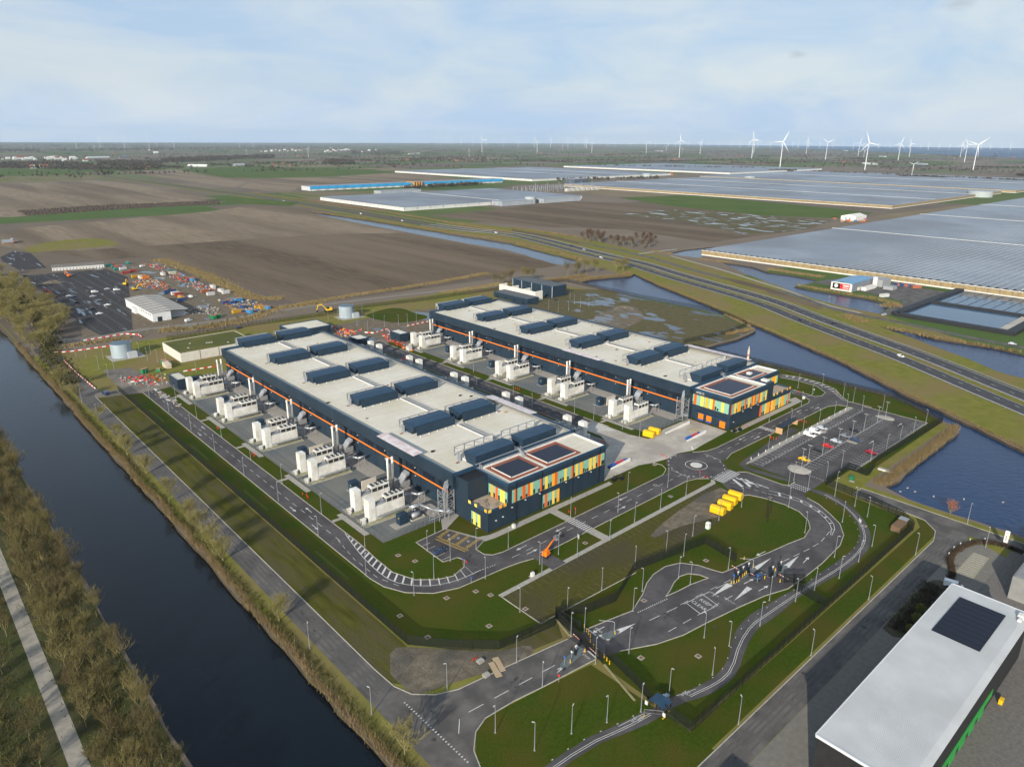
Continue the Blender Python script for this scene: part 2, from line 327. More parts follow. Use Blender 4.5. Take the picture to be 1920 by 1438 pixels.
for nme, p, m, z in WATERS:
    struct(MB().flat([(x, y) for x, y in p], z), nme, m)
    b = MB(); n = len(p)
    c = sum(p[i][0] * p[(i + 1) % n][1] - p[(i + 1) % n][0] * p[i][1] for i in range(n))
    b.add([(x, y, 0) for x, y in p] + [(x, y, z - .3) for x, y in p], [(i, (i + 1) % n, n + (i + 1) % n, n + i) for i in range(n)])
    struct(b, 'bank', M_bank)
# the sea on the horizon
struct(MB().flat([(22720.6,21290.6),(22768.9,18538.7),(17963.2,12334.4),(14845.3,8309.3),(12242.5,5702.7),(9679.5,3582.7),(8289.8,2564.7),(7018.4,1463.2)] + [(22000, -6000), (22000, 9000)], .8), 'sea', M_sea)
# ------------------------------------------------------------------ fields
def field(poly, m, z=.06): return struct(MB().flat(poly, z), 'field', m)
field([(142,1173.2),(172.2,1211.4),(459.5,1294.1),(551.1,1356),(609.3,1267.5),(577.8,1116.3),(563.5,927.1),(553.5,723.1),(535.6,559.1),(520.7,508.3),(456.7,505.9),(332,501.1),(245.9,516.8),(240.1,516.7),(236.7,799.9),(233,831.5),(186.5,832.7),(141.8,958.5),(120.6,1020.3)], M_plow)
field([(142,1173.2),(172.2,1211.4),(459.5,1294.1),(551.1,1356),(609.3,1267.5),(577.8,1116.3),(563.5,927.1),(553.1,828.9),(456.3,885.8),(310.3,905),(182.2,924.9),(141.8,958.5),(120.6,1020.3)], M_plow2, .12)
field([(248.4,2441.3),(431.8,2433.7),(596.4,2492.2),(595.3,2217.7),(578.7,1474.6),(531.5,1462.4),(339.8,1453.3),(193.8,1391),(133.4,1408.1)], M_plow2)
field([(374.5,3573.5),(566,3447.6),(666.3,3139.4),(630.2,2899.5),(467.7,2871.2),(308.7,2982.1)], M_crop, .1)
field([(304.1,2941.5),(461,2831.6),(618.6,2811.9),(599.9,2567.2),(437.3,2463.3),(251.6,2469.3)], M_crop2, .1)
field([(759,3077.1),(1013.9,3153.1),(965.2,2267.6),(749.5,1899.4),(762.2,2534.2)], M_plow2, .1)
field([(1031,3141.8),(1424,3330.7),(1523.5,2958.1),(1669.5,2722),(1573,2413),(1206.8,2309.6),(924.6,2377.6),(949.1,2730.7)], M_crop, .14)
field([(978.4,2298.3),(1172.6,2244.8),(1581.4,2407.4),(1456.4,1762.2),(1087.9,1923.2),(879,1803),(770.2,1637),(760.3,1891.4)], M_plow2, .1)
field([(543.7,1553.2),(631.6,1577.1),(666.6,1373),(616.6,1304.4),(577.9,1394.8)], M_crop, .15)
field([(710.1,999),(833.6,1009.4),(1107.7,1062.9),(1221.6,890.6),(1162.8,636.4),(1189,537.4),(1030.5,494.9),(923.7,502.3),(790.8,507.6),(818.7,667.7),(740.7,774.2)], M_plow)
field([(1276.4,1061.1),(1482.1,1006.4),(1394.2,633.3),(1359.7,539.6),(1213,539.6),(1162.8,636.4),(1190.7,867.8)], M_crop, .12)
field([(986.9,812.6),(1132.2,812.5),(1164.1,647.1),(1164.4,525.9),(1005.6,498.4),(900.8,521.1),(910.9,543.6),(975.7,678.3)], M_wetfield, .14)
field([(750.8,1651.7),(966.9,1581.8),(1094.4,1535.9),(1189.2,1318.8),(1059.2,1209.2),(929.8,1387.4),(712,1370.8)], M_crop2, .12)
# ------------------------------------------------------------------ sheets near the site
land('verge', [(58.5, -260), (110, -260), (240, -60), (257, -10), (257, 90), (345, 90), (350, 97), (366, 124), (368, 200), (368, 240), (430, 239), (455, 276), (455, 400), (440, 470), (300, 476), (180, 472), (60, 480), (60, 900), (58.9, 480)], M_verge, .03)
struct(MB().flat([(-120, -150), (26.6, -150), (26.8, 1000), (-120, 1000)], .03), 'woodland_floor', mat('leaf_litter', (.035, .036, .01), (.075, .065, .026), rough=.95, scale=.3, detail=5, bump=.6, bscale=3, rgb3=(.05, .06, .012), s3=.08))
# motorway verges
HWC = smooth([(689.7,3067.5),(643.7,2748.5),(649.7,2482.8),(662.4,2153),(656.6,1839.9),(671,1585.9),(657.7,1257.6),(644.5,1010.3),(632.5,819.6),(661.2,732.8),(634.2,629.2),(606.5,538.4),(591.1,462.1),(564.1,399.2),(544.9,343),(522.8,277.5),(493.5,229.9),(467.6,181),(447.2,141.3)] + [(404, 75), (330, -50), (250, -190)], 2)
hn = next(i for i, p in enumerate(HWC) if p[1] < 900); hA, hB = HWC[:hn + 1], HWC[hn:]
land('motorway_verge', offset(hB, 62)[::-1] + offset(hB, -46), M_verge, .035); land('motorway_verge', offset(hA, 26)[::-1] + offset(hA, -30), M_verge, .06)
# lawn inside the fence
struct(MB().flat([(81, 378), (81, 128), (97, 111.5), (117, 110), (117, 104), (112, 90), (111, 65), (237, 65.5), (242.5, 71), (246, 99), (266, 99), (267, 92), (274, 93.5), (347, 93.5), (355, 104), (365, 122), (364, 150), (366.5, 185), (365, 372), (260, 380)], .045), 'lawn', M_lawn)
struct(MB().flat([(70.3, 378), (70.3, 120), (76, 111), (112, 104), (116, 110), (97, 111), (80.5, 127), (80.5, 378)], .05), 'mossy_verge', M_moss)
struct(MB().flat(smooth([(72, 112.5), (96, 105.4), (103, 104.5), (104, 108), (97, 110.5), (90, 117), (82, 126), (77, 130), (72, 122)], 1), .058), 'muddy_patch', M_mud)
struct(MB().flat(rect(58.8, 110, -60, 88) , .042), 'lawn', M_lawn)
struct(MB().flat([(70.5, 80), (72, 90), (76, 95), (80, 96.6), (96, 94.8), (110, 92.6), (110.5, 64.3), (240, 64.5), (246, 68), (245.8, 64.6), (240.8, 59.3), (60, 58.6), (60, 70)], .046), 'lawn', M_lawn)
struct(MB().flat([(111.8, 126.8), (111.8, 111.8), (122, 111.5), (149, 110), (200, 110.5), (214, 117), (216.5, 126.8)], .056), 'turf_field', M_rein)
struct(MB().flat(smooth([(197, 112), (205, 112), (214, 117), (216, 126), (180, 123), (165, 119), (182, 117)], 1), .064), 'muddy_patch', M_mud)
# waterlogged field behind hall two
struct(MB().flat([(331, 372), (368, 372), (368.6, 240), (373, 237.5), (406, 235), (433, 238.5), (443, 256), (453, 275), (457, 300), (457, 350), (462, 396), (440, 415), (372, 412), (331, 395)], .06), 'waterlogged_field', M_wetfield)
struct(MB().flat(smooth([(423.4,342.5),(426.2,328),(405.3,306.7),(382.7,300.5),(364.4,297),(360.4,305.2),(373.4,328.9),(391.8,340.2)], 2, True), .075), 'muddy_patch', M_wetmud)
struct(MB().flat(smooth([(267.3,448.9),(285.9,454.2),(293.2,446),(289.8,425.9),(293.3,415.5),(286.5,407),(267.2,408.3),(261.6,416.4),(258.3,429.5),(259,445)], 1, True), .07), 'lawn', M_lawn)
struct(MB().flat([(186, 372), (262, 372), (300, 376), (330, 385), (330, 420), (300, 436), (255, 436), (190, 430)], .052), 'muddy_ground', M_wetmud)
# building yard
struct(MB().flat([(91.3,503.9),(119.3,497.8),(119.8,482.9),(131.5,491),(156.3,489),(214.7,504.4),(220.2,524.5),(214.5,627.6),(222.7,791.5),(178.5,797.1),(150.1,783.4)], .06), 'building_yard', M_wetmud)
struct(MB().flat([(105.1,782.5),(128.6,780.8),(171.9,773),(174.9,714.6),(120.2,500.8),(111.5,500.8),(102.3,507),(100.4,536),(101.1,573),(99.7,607.5),(101.8,655.1)], .075), 'wet_car_park', M_wetlot)
struct(MB().flat([(107.2,924.7),(125.3,965.7),(136.9,936.7),(130.1,818.3),(108,817.3),(104.9,892.2)], .07), 'wet_plot', M_wetlot)
struct(MB().flat(smooth([(135.6,990.9),(176.5,1031.2),(227.3,1035.2),(233.2,946),(200.1,944.4),(158.6,937.9),(136.9,936.7)], 1, True), .13), 'rough_grass', M_verge)
# ------------------------------------------------------------------ roads, yards, paths
def sheet(name, poly, m, z=.075): return struct(MB().flat(poly, z), name, m)
sheet('public_road', [(63.6, 500), (63.6, -100), (70, -100), (70, 80), (70.3, 86), (72.5, 91.5), (76, 95), (80, 96.6), (88, 96.2), (96, 95), (113, 93), (113, 102.6), (96, 105.2), (81, 107.2), (76, 109.3), (72, 113), (70.3, 118), (70, 126), (70, 382), (73, 395), (73, 470), (68, 500)], M_asph_old, .075)
sheet('access_road', [(113, 93), (115, 92), (122, 90), (128, 86.6), (136, 84.2), (145, 83), (157, 81), (167, 79), (175, 76.4), (184, 76), (195, 76), (209, 77), (216, 79), (222, 83), (226, 88), (230, 94), (231.5, 99), (233, 101), (250, 101), (250, 108), (238, 108), (235.8, 108.3), (234.6, 110), (234.3, 124.5), (231.5, 126.5), (231.5, 131), (219, 131), (219, 126), (216, 121), (215, 115.6), (218, 114), (220, 109), (221, 102), (220, 96), (216.5, 91), (212, 88), (205, 86.5), (198, 88), (189, 89.4), (181, 91), (173, 92), (168, 93), (162, 94.4), (156, 95.7), (151, 96.3), (146, 97.2), (134, 99.2), (126, 100.8), (113, 102.7)], M_asph)
sheet('turning_loop', smooth([(134, 99), (142, 102), (147, 104.5), (152, 106), (158, 106.2), (163, 104.4), (166, 100), (167, 96), (168, 93), (162.5, 93.9), (162, 97), (160, 99.4), (157, 100.2), (153, 99.4), (149.5, 98), (146, 96.9)], 0), M_asph, .079)
sheet('ring_road', [(89.3, 373), (89.2, 159), (90, 153), (93, 146.7), (98.7, 141.2), (105.5, 138.5), (112.7, 138), (121.7, 137.4), (127, 136.6), (131.7, 135.4), (213, 135.4), (219, 132), (225, 141), (213, 146), (211, 144.3), (127, 144.1), (123.6, 145), (121.8, 147), (121.8, 150.8), (114.7, 151), (115.6, 148.4), (113, 145.6), (107.8, 144), (103.3, 145.7), (98.3, 150), (95.6, 157.5), (95.8, 167), (96.6, 178), (96.6, 373)], M_asph)
sheet('parking_bay', [(110.3, 166.5), (122, 167), (127, 153.2), (121.8, 150.6), (118, 150), (114.7, 150.8), (110, 152)], M_asph, .079)
sheet('lay_by', rect(131.7, 137.4, 127.2, 136), M_asph, .079)
sheet('roundabout', [(225 + 11.6 * math.cos(i * math.pi / 24), 141 + 11.6 * math.sin(i * math.pi / 24)) for i in range(48)], M_asph, .081)
sheet('ring_road', [(233, 136), (239, 136.4), (245, 138), (300, 138), (328, 137.4), (334, 135), (338, 131), (336, 127), (336, 123), (343, 123), (342.5, 134), (348, 139.8), (356, 146.5), (360.3, 157), (361, 168), (358, 177), (355, 188), (354, 372), (347, 372), (347, 190), (351, 178), (354.6, 165), (353.6, 155), (347, 147.3), (341, 146.2), (337, 148), (338, 153), (339, 161), (333, 162), (332, 151), (331, 147.6), (326, 145.7), (246, 145), (240, 145.8), (234, 149)], M_asph)
sheet('parking_lot', [(241.3, 128.4), (336, 128.4), (341.4, 126), (341.4, 97.6), (267.5, 97.6), (267, 101.3), (241.3, 101.3)], M_asph, .083)
sheet('service_road', [(218.6, 378), (218.6, 196), (222, 190), (229.6, 190), (229.6, 378)], M_asph)
sheet('service_road', [(63.8, 396), (66, 380), (89, 372), (230, 372), (262, 372), (262, 379), (232, 381), (110, 381.5), (100, 384), (97, 420), (84, 426), (82, 384), (74, 388), (73, 400)], mat('dirty_asphalt', (.1, .09, .08), (.17, .15, .125), rough=.9, scale=.3, detail=5, rgb3=(.21, .18, .14), s3=.07), .071)
sheet('back_road', offset(smooth([(74.2,500.3),(81,532.3),(78.8,508.5),(98.6,501.4),(125.3,506.9),(146.7,499.8),(170.6,497.1),(197.2,497.3),(226.5,499.2),(259.4,495.2),(294.6,490.8),(341.7,484.1),(387,469.4),(430.1,448.4)], 1), 3.2) + offset(smooth([(74.2,500.3),(81,532.3),(78.8,508.5),(98.6,501.4),(125.3,506.9),(146.7,499.8),(170.6,497.1),(197.2,497.3),(226.5,499.2),(259.4,495.2),(294.6,490.8),(341.7,484.1),(387,469.4),(430.1,448.4)], 1), -3.2)[::-1], mat('dusty_road', (.17, .15, .125), (.23, .2, .165), rough=.9, scale=.2, detail=5), .09)
sheet('concrete_yard', [(219, 199), (229.6, 199), (229.4, 178), (231, 173), (232, 169.5), (240, 170), (243, 172), (264.5, 172), (264.5, 152), (245, 150.8), (236, 150), (229, 152.5), (222, 152), (214, 153.5), (208, 155.8), (187.5, 155.8), (187.5, 171.5), (205, 172), (214, 176), (219, 185)], M_conc, .085)
for a, b in ((98.6, 131.2), (186.3, 217), (236.6, 265.2), (320.3, 345)): sheet('equipment_yard', rect(a + 3.8 if a == 98.6 else a, b, 173, 371.4), M_slate, .07)
sheet('footpath', [(111.5, 127), (217, 127), (219, 129), (218.6, 130.2), (216.5, 128.8), (111.5, 128.6)], M_path, .066)
sheet('footpath', [(127, 152.6), (131, 152), (188, 152), (188.5, 154.2), (131, 154.6), (127, 156), (122.5, 166.8), (131, 171), (131, 178), (128, 178), (121, 167)], M_path, .066)
sheet('footpath', rect(155.3, 158.6, 127, 154), M_path, .062)
sheet('footpath', [(266, 146.5), (266, 148.6), (326, 149), (329, 154), (321, 155), (321, 151.5), (266, 151.5)], M_path, .066)
sheet('footpath', rect(240.8, 336, 128.6, 130.6), M_path, .066)
sheet('footpath', [(236, 126), (238.5, 109), (241, 109), (239, 127), (241, 129), (290, 132), (290, 136), (241, 131), (238, 130)], M_asph, .068)
for k in range(5):
    v = 186.6 + 39.8 * k
    for base in (0, 134):
        q = base + 97; sheet('footpath', rect(q, q + 5.3, v + 8.2, v + 9.8), M_path, .064); sheet('footpath', rect(q + 3.2, q + 5.2, v - 6, v + 12), M_path, .06)
        sheet('concrete_slab', rect(base + 123.4, base + 130.6, v - 11, v + 24), M_path, .078)
sheet('cycle_path', smooth([(70.5, 79), (91, 78.4), (101, 75.8), (108, 74.6), (111, 73.4), (117, 73), (123, 71), (129, 70.2), (136, 71.2), (146, 75.8), (152, 77), (158, 77.2), (165, 76.2), (172, 75.6), (176, 74.8), (181, 74), (190, 74), (201, 73.2), (211, 73.2), (219, 75), (224.5, 77.5), (230, 82), (234, 86.5), (237.5, 95), (237.5, 101), (240.2, 101), (240.8, 94), (238, 87), (232, 79.3), (223, 73), (215, 70.2), (206, 69.2), (196, 69.4), (186, 71), (176, 72), (172, 72.5), (167, 72.2), (159, 72.2), (153, 73), (144, 71), (134, 67.3), (128, 67), (122, 68), (115, 70.8), (109, 71.2), (104, 72), (91, 76), (70.5, 76)], 1, True), M_asph, .07)
sheet('estate_road', [(-40, 57.4), (-40, 51.6), (246, 51.6), (246.3, 38), (245, -60), (253.6, -60), (253.6, 89.3), (246.6, 89.3), (246.8, 71), (246, 65), (241, 60), (234, 58.2)], M_asph_old, .075)
sheet('estate_apron', [(-40, 51.5), (-40, 40), (126, 40), (240, 40), (243, 46), (243, 51.5)], mat('apron_paving', (.15, .14, .12), (.19, .175, .15), rough=.9, scale=.8, detail=5, bump=.1, bscale=8), .07)
sheet('estate_yard', rect(60, 246, -60, 40), M_cobble, .065)
sheet('farm_track', [(9.2, -100), (12.4, -100), (12.6, 900), (9, 900)], mat('chip_path', (.26, .24, .2), (.34, .31, .26), rough=.95, scale=.6, detail=5), .06)
# kerbs: a pale upstand along the road edges
kb = MB()
def kerb(pts, sm=0): kb.wall(smooth(pts, sm), .24, .02, .17)
kerb([(70.05, 382), (70.05, 126), (70.4, 118), (72.1, 113.1), (76.1, 109.4), (81, 107.3), (96, 105.3), (112.5, 102.8)]); kerb([(70.1, -100), (70.1, 80), (70.4, 86), (72.6, 91.4), (76, 94.9), (80, 96.5), (88, 96.1), (96, 94.9), (112.5, 93)])
kerb([(119, 102.2), (126, 100.9), (134, 99.2), (142, 102), (147, 104.5), (152, 106), (158, 106.2), (163, 104.4), (166, 100), (167, 96), (168, 93.1), (173, 92.1), (181, 91.1), (189, 89.5), (198, 88.1), (205, 86.6), (212, 88.1), (216.4, 91), (219.9, 96), (220.9, 102), (219.9, 109), (218, 114), (215, 115.7)])
kerb([(146, 97.1), (149.5, 98.1), (153, 99.5), (157, 100.3), (160, 99.5), (162, 97), (162.5, 94.3), (156, 95.8), (151, 96.3), (146, 97.1)])
kerb([(119, 91), (128, 86.5), (136, 84.1), (145, 82.9), (157, 80.9), (167, 78.9), (175, 76.3), (184, 75.9), (195, 75.9), (209, 76.9), (216, 78.9), (222.1, 82.9), (226.1, 88), (230.1, 94), (231.6, 99)])
kerb([(89.2, 373), (89.1, 159), (89.9, 153), (92.9, 146.6), (98.6, 141.1), (105.5, 138.4), (112.7, 137.9), (121.7, 137.3), (127, 136.5), (131.6, 135.3)]); kerb([(137.5, 135.3), (210, 135.3), (215, 134), (218.6, 131)])
kerb([(96.7, 373), (96.7, 178), (95.9, 167), (95.7, 157.5), (98.4, 150), (103.3, 145.8), (107.8, 144.1), (113, 145.7), (115.6, 148.5), (114.7, 151), (110, 152), (110.3, 166.5), (122, 167.1)]); kerb([(127, 153.2), (121.9, 150.8), (121.9, 147), (123.6, 145.1), (127, 144.2), (208, 144.3), (213, 146.5), (215, 150), (214, 153.4)])
kerb([(234, 149), (240, 145.9), (246, 145.1), (326, 145.8), (331, 147.7), (332, 151)]); kerb([(239, 136.3), (245, 137.9), (328, 137.3), (334, 134.8), (336, 131)]); kerb([(231.6, 127), (234.4, 124.5), (234.7, 110), (236, 108.2), (240.5, 108.2)])
kerb([(343.1, 123), (342.7, 134), (348.1, 139.7), (356.1, 146.4), (360.4, 157), (361.1, 168), (358, 177)]); kerb([(353, 175), (354.5, 165), (353.5, 155), (347, 147.4), (341, 146.3), (337.1, 148), (338, 153), (339, 160)])
kerb([(241.2, 128.4), (336, 128.5)]); kerb([(341.5, 126), (341.5, 97.5), (267.4, 97.5)]); kerb([(-40, 57.6), (234, 58.3), (241, 60.1), (246, 65), (246.7, 71), (246.5, 89.4), (253.7, 89.4), (253.7, -60)])
kerb([(111.7, 126.9), (111.7, 111.7), (122, 111.4), (149, 110)]); kerb([(229.7, 190), (229.7, 372)]); kerb([(218.5, 372), (218.5, 199)])
struct(kb, 'kerb', M_kerb)

# ------------------------------------------------------------------ motorway and the road beside it
for sgn, nm in ((1, 'north'), (-1, 'south')):
    mb = MB(); mb.ribbon(HWC, 11.6, .1, off=sgn * 8.6); struct(mb, 'motorway_carriageway', M_asph_hw)
pm = MB()
def dash(pts, w, on, gap, z=.118, off=0., start=0.):
    q = offset(pts, off) if off else pts
    for x, y, a in along(q, on + gap, start):
        c, s = math.cos(a), math.sin(a)
        pm.add([(x + c * i * on - s * j * w / 2, y + s * i * on + c * j * w / 2, z) for i, j in ((0, -1), (1, -1), (1, 1), (0, 1))], [(0, 1, 2, 3)])
for sgn in (1, -1):
    for d in (3.35, 13.2): pm.ribbon(hB, .3, .118, off=sgn * d)
    dash(HWC, .25, 3, 9, off=sgn * 7.2)
struct(pm, 'lane_marking', M_paint)
gr = MB()
for d in (14.9, -14.9, 1.2):
    gr.wall(offset(hB, d), .18, .45, .75)
    for x, y, a in along(offset(HWC[int(len(HWC) * .5):], d), 4): gr.box(x - .05, x + .05, y - .05, y + .05, 0, .7)
tag(gr.build('guard_rail', mat('galvanised', (.5, .51, .52), rough=.45, metal=.6)), 'low steel guard rails along the motorway edges and median', 'guard rail')
PAR = smooth([(664.1,612.3),(646.9,504.7),(608.6,415.4),(589.9,363.8),(571.5,304.8),(567.7,278.6),(539.5,237),(533.6,207.4),(534.1,190.7),(528.9,162.4),(524.2,136.5),(522.6,106.4)] + [(520, 60), (500, -100)], 1)
struct(MB().ribbon(PAR, 6.5, .09), 'parallel_road', M_asph_old)
struct(MB().ribbon(offset(smooth([(662.5,472.6),(647.2,437.5),(628.5,388.5),(592.1,318.9),(579.3,290.6),(549.5,247.1),(540.8,212.4)], 1), 0), 3, .088), 'cycle_path', M_path)
struct(MB().ribbon([(646.9,504.7),(681,502.8),(711.1,498.6)], 4, .085), 'farm_track', M_path)
struct(MB().flat([(631.4,293.9),(653.6,292.2),(682.5,285.4),(685.7,243.6),(675.6,199.7),(661,199),(581.7,194.8),(545.6,197.1),(548.4,203),(607.2,207.3),(610.3,214.6),(615.6,227.1),(626.4,258.1)], .085), 'paved_yard', M_asph_old)
# soil ridge strip beside the motorway
struct(MB().flat([(589.9,363.8),(591.2,345),(577,307.9),(557.5,273.3),(537.1,239),(529.5,239.5),(540.4,264.4),(555.7,295.9),(564.4,303.3),(573.8,334.5)], .1), 'soil_strip', M_plow)
struct(MB().flat([(694.1,769.3),(685,679.9),(665.4,611.3),(655.2,604),(667.5,662.5),(678.3,751.8)], .1), 'soil_strip', M_plow)
# ------------------------------------------------------------------ painted markings on the site
pm = MB(); Z = .1
def line(pts, w=.14, z=None): pm.ribbon(pts, w, z or Z)
def quad(p, z=None): pm.flat(p, z or Z)
def arrow(x, y, a, l=4.5, z=None, turn=0):
    c, s = math.cos(a), math.sin(a); f = lambda i, j: (x + c * i - s * j, y + s * i + c * j)
    quad([f(-l / 2, -.12), f(l / 6, -.12), f(l / 6, .12), f(-l / 2, .12)], z); quad([f(l / 6, -.55), f(l / 2, 0), f(l / 6, .55)], z)
Z = .105
MIDF = [(127, 140), (212, 139.8)]; dash(MIDF, .16, 3, 3, Z)
MIDW = [(92.9, 372), (92.9, 186)]; dash(MIDW, .16, 3, 3, Z); dash([(92.6, 184), (91, 172), (90.9, 158), (93.5, 150)], .14, 2, 2, Z)
MIDE = [(242, 141.6), (326, 141.7)]; dash(MIDE, .16, 3, 3, Z); dash([(222.4, 372), (222.4, 200)], .14, 3, 3, Z); dash([(225.8, 372), (225.8, 200)], .14, 3, 3, Z)
dash([(73, 97), (76, 100.5), (110, 97.6)], .18, 4, 3, Z)
dash([(134, 93.6), (166, 89)], .18, 4, 2.5, Z); dash([(134, 87.5), (160, 85)], .16, 3.2, 2.6, Z); dash([(187, 84.2), (198, 82.6), (206, 81.8), (212, 82.6)], .18, 3, 2, Z)
dash([(146, 92.2), (166, 89.6)], .14, 3, 3, Z)
for x, y, a in ((91, 212, -1.57), (94.8, 208, 1.57), (91, 300, -1.57), (94.8, 306, 1.57), (91, 196, -1.57), (150, 142, 3.14), (176, 137.9, 0), (182, 142.2, 3.14), (133, 142.2, 3.14), (134, 138.4, 0), (268, 139.8, 0), (262, 143.4, 3.14), (322, 139.6, 0), (312, 143.4, 3.14), (105, 96.5, -.1), (121, 100, 3.05), (170, 85.6, -.12), (170, 81, -.1), (186, 91, 3), (193, 80, .1), (228, 114, 1.57), (300, 105, 0), (330, 105, 0)): arrow(x, y, a)
# zebra crossings
for i in range(9): quad(rect(155.2 + i * .0, 158.7, 135.7 + i * .95, 136.15 + i * .95))
for i in range(10): quad(rect(219.5 + i * 1.2, 220.05 + i * 1.2, 125.2, 129.8))
for i in range(8): quad(rect(278.5, 281.5, 138.3 + i * .92, 138.75 + i * .92))
for i in range(9):
    for j in range(3): quad(rect(235.4 + j * 1.5, 236 + j * 1.5, 101.5 + i * .75, 101.9 + i * .75))
# give way teeth
def teeth(p, q, n, d=.55):
    for i in range(n):
        t = (i + .5) / n; x, y = p[0] + (q[0] - p[0]) * t, p[1] + (q[1] - p[1]) * t; a = math.atan2(q[1] - p[1], q[0] - p[0]); c, s = math.cos(a), math.sin(a)
        quad([(x - c * .22, y - s * .22), (x + c * .22, y + s * .22), (x - s * d, y + c * d)])
teeth((69.2, 112.5), (69.6, 89.5), 26); teeth((134.3, 97.6), (145.6, 96), 15); teeth((121, 140.6), (113.6, 141.6), 9); teeth((213.6, 135.6), (214.4, 145), 12); teeth((236.2, 137), (236.8, 145), 11); teeth((249.5, 101.4), (250, 108), 8); teeth((220, 130.2), (231, 130.2), 14); teeth((332, 151), (338, 150), 8)
# hatched corner of the ring road
ho = smooth([(96.3, 186), (93.7, 173), (92.6, 162), (92.9, 153.7), (96.3, 147.9), (100.7, 144), (106.6, 141.7), (111.6, 141.3), (115.6, 141.2)], 1); hi = smooth([(96.5, 186), (96.3, 173), (95.5, 162), (95.8, 157), (98.5, 150.2), (103.4, 146), (107.8, 144.3), (112.6, 145.4), (115.4, 148)], 1)
line(ho, .2); n = 22
ao, ai = along(ho, length(ho) / n), along(hi, length(hi) / n)
for i in range(1, min(len(ao), len(ai))): quad([(ao[i][0], ao[i][1]), (ao[i][0], ao[i][1] - .75), (ai[i][0], ai[i][1] - .1), (ai[i][0], ai[i][1] + .65)])
ho = smooth([(224, 110), (225.6, 106), (227, 101), (226, 94.5), (223, 89), (218.5, 84), (213, 81.8)], 1); hi = smooth([(226.5, 111), (228.3, 106), (228.6, 100), (227, 93.6), (224, 88), (219.2, 83), (213, 81.4)], 1); line(ho, .18); line(hi, .18)
ao, ai = along(ho, length(ho) / 9), along(hi, length(hi) / 9)
for i in range(1, 9): quad([(ao[i][0], ao[i][1]), (ao[i][0] + .5, ao[i][1] - .5), (ai[i][0] + .2, ai[i][1] + .5), (ai[i][0] - .3, ai[i][1] + 1.1)])
ho = smooth([(343, 137), (348.5, 142.6), (354, 149), (357, 157), (357.5, 166), (355, 176)], 1); hi = smooth([(343, 134.6), (348.2, 139.9), (356, 146.6), (360.2, 157), (360.9, 168), (357.5, 177)], 1); line(ho, .18)
ao, ai = along(ho, length(ho) / 14), along(hi, length(hi) / 14)
for i in range(14): quad([(ao[i][0], ao[i][1]), (ao[i][0] + .3, ao[i][1] + .7), (ai[i][0] + .3, ai[i][1] + .5), (ai[i][0], ai[i][1] - .2)])
for i in range(6): quad([(219 + i * 1.6, 196), (219.7 + i * 1.6, 196), (222.4 + i * 1.2, 189.5 - i), (221.8 + i * 1.2, 189.5 - i)], .112)
for q in ([(224.4,124.8),(225.4,124.5),(222.7,118.9),(221.5,119.1)], [(227.3,123.4),(228.2,123.1),(224.8,116.9),(223.6,117.2)], [(227.8,121.8),(228.6,121.7),(227,114.9),(225.7,115.1)], [(226.4,124.6),(227,124.5),(226.9,114.9),(226.2,114.9)]): quad(q)
dash([(227.5, 126), (228.5, 112)], .15, 1.8, 1.2, Z); dash([(222, 124), (223.5, 112)], .15, 1.8, 1.2, Z)
# roundabout
for k in range(40):
    a = k * math.pi / 20; quad([(225 + r_ * math.cos(a + d_), 141 + r_ * math.sin(a + d_)) for r_, d_ in ((4.3, 0), (4.3, .158), (4.05, .158), (4.05, 0))], .112)
    if k % 2 and not (.2 < a < 1.2): quad([(225 + r_ * math.cos(a + d_), 141 + r_ * math.sin(a + d_)) for r_, d_ in ((10.9, 0), (10.9, .07), (10.5, .07), (10.5, 0))], .112)
# parking bays
Z = .106
line([(243, 128), (334.5, 128)]); line([(254.5, 112.6), (331, 112.7)], .2); line([(268.5, 98), (339, 98)])
for i in range(37): u = 244 + i * 2.5; line([(u, 128), (u, 123.4)]); line([(u - .5, 123.4), (u + .5, 123.4)]); line([(u + 1.25, 124.4), (u + 1.25, 123.4)], .3)
for i in range(31): u = 255 + i * 2.5; line([(u, 117.3), (u, 108)])
for i in range(29): u = 268.5 + i * 2.5; line([(u, 102.4), (u, 98)])
for i in range(5): line([(110.4, 153 + i * 2.6), (113.5, 153 + i * 2.6)])
for i in range(4): line([(333.4 + i * 1.7, 160.6), (333.6 + i * 1.7, 156.4)])
for q in ([(101.5, 95.9), (112.6, 99.2), (112.8, 96.8)], [(119.4, 98.5), (119.8, 95.6), (130.5, 95.2)]): quad(q, .11)
# cycle path lines
CY = smooth([(74, 77.4), (91, 76.6), (101, 74), (108, 72.9)], 1); CY2 = smooth([(119, 70.3), (128, 68.3), (134, 68.6), (144, 72.6), (153, 74.4), (159, 74), (167, 73.6), (176, 73), (186, 72), (196, 71), (206, 70.8), (215, 71.8), (223, 74.8), (231, 81), (237, 89), (239, 96)], 1)
for c in (CY, CY2): line(c, .12, .1); line(offset(c, .45), .12, .1); dash(offset(c, 1.9), .2, .4, 4, .1)
line([(100, 75.6), (107, 74.2)], .12, .1); line([(117, 72.6), (122, 70.9)], .12, .1)
for x, y in ((104, 74.6), (105.4, 73.8), (118.6, 71.9), (119.6, 71.4)):
    for d in (-.45, .45): pm.add([(x + d + .35 * math.cos(t * .7854) * r_, y + .35 * math.sin(t * .7854) * r_, .1) for r_ in (1, .7) for t in range(8)], [(t, (t + 1) % 8, 8 + (t + 1) % 8, 8 + t) for t in range(8)])
    line([(x - .45, y), (x - .1, y + .3), (x + .45, y)], .08, .1)
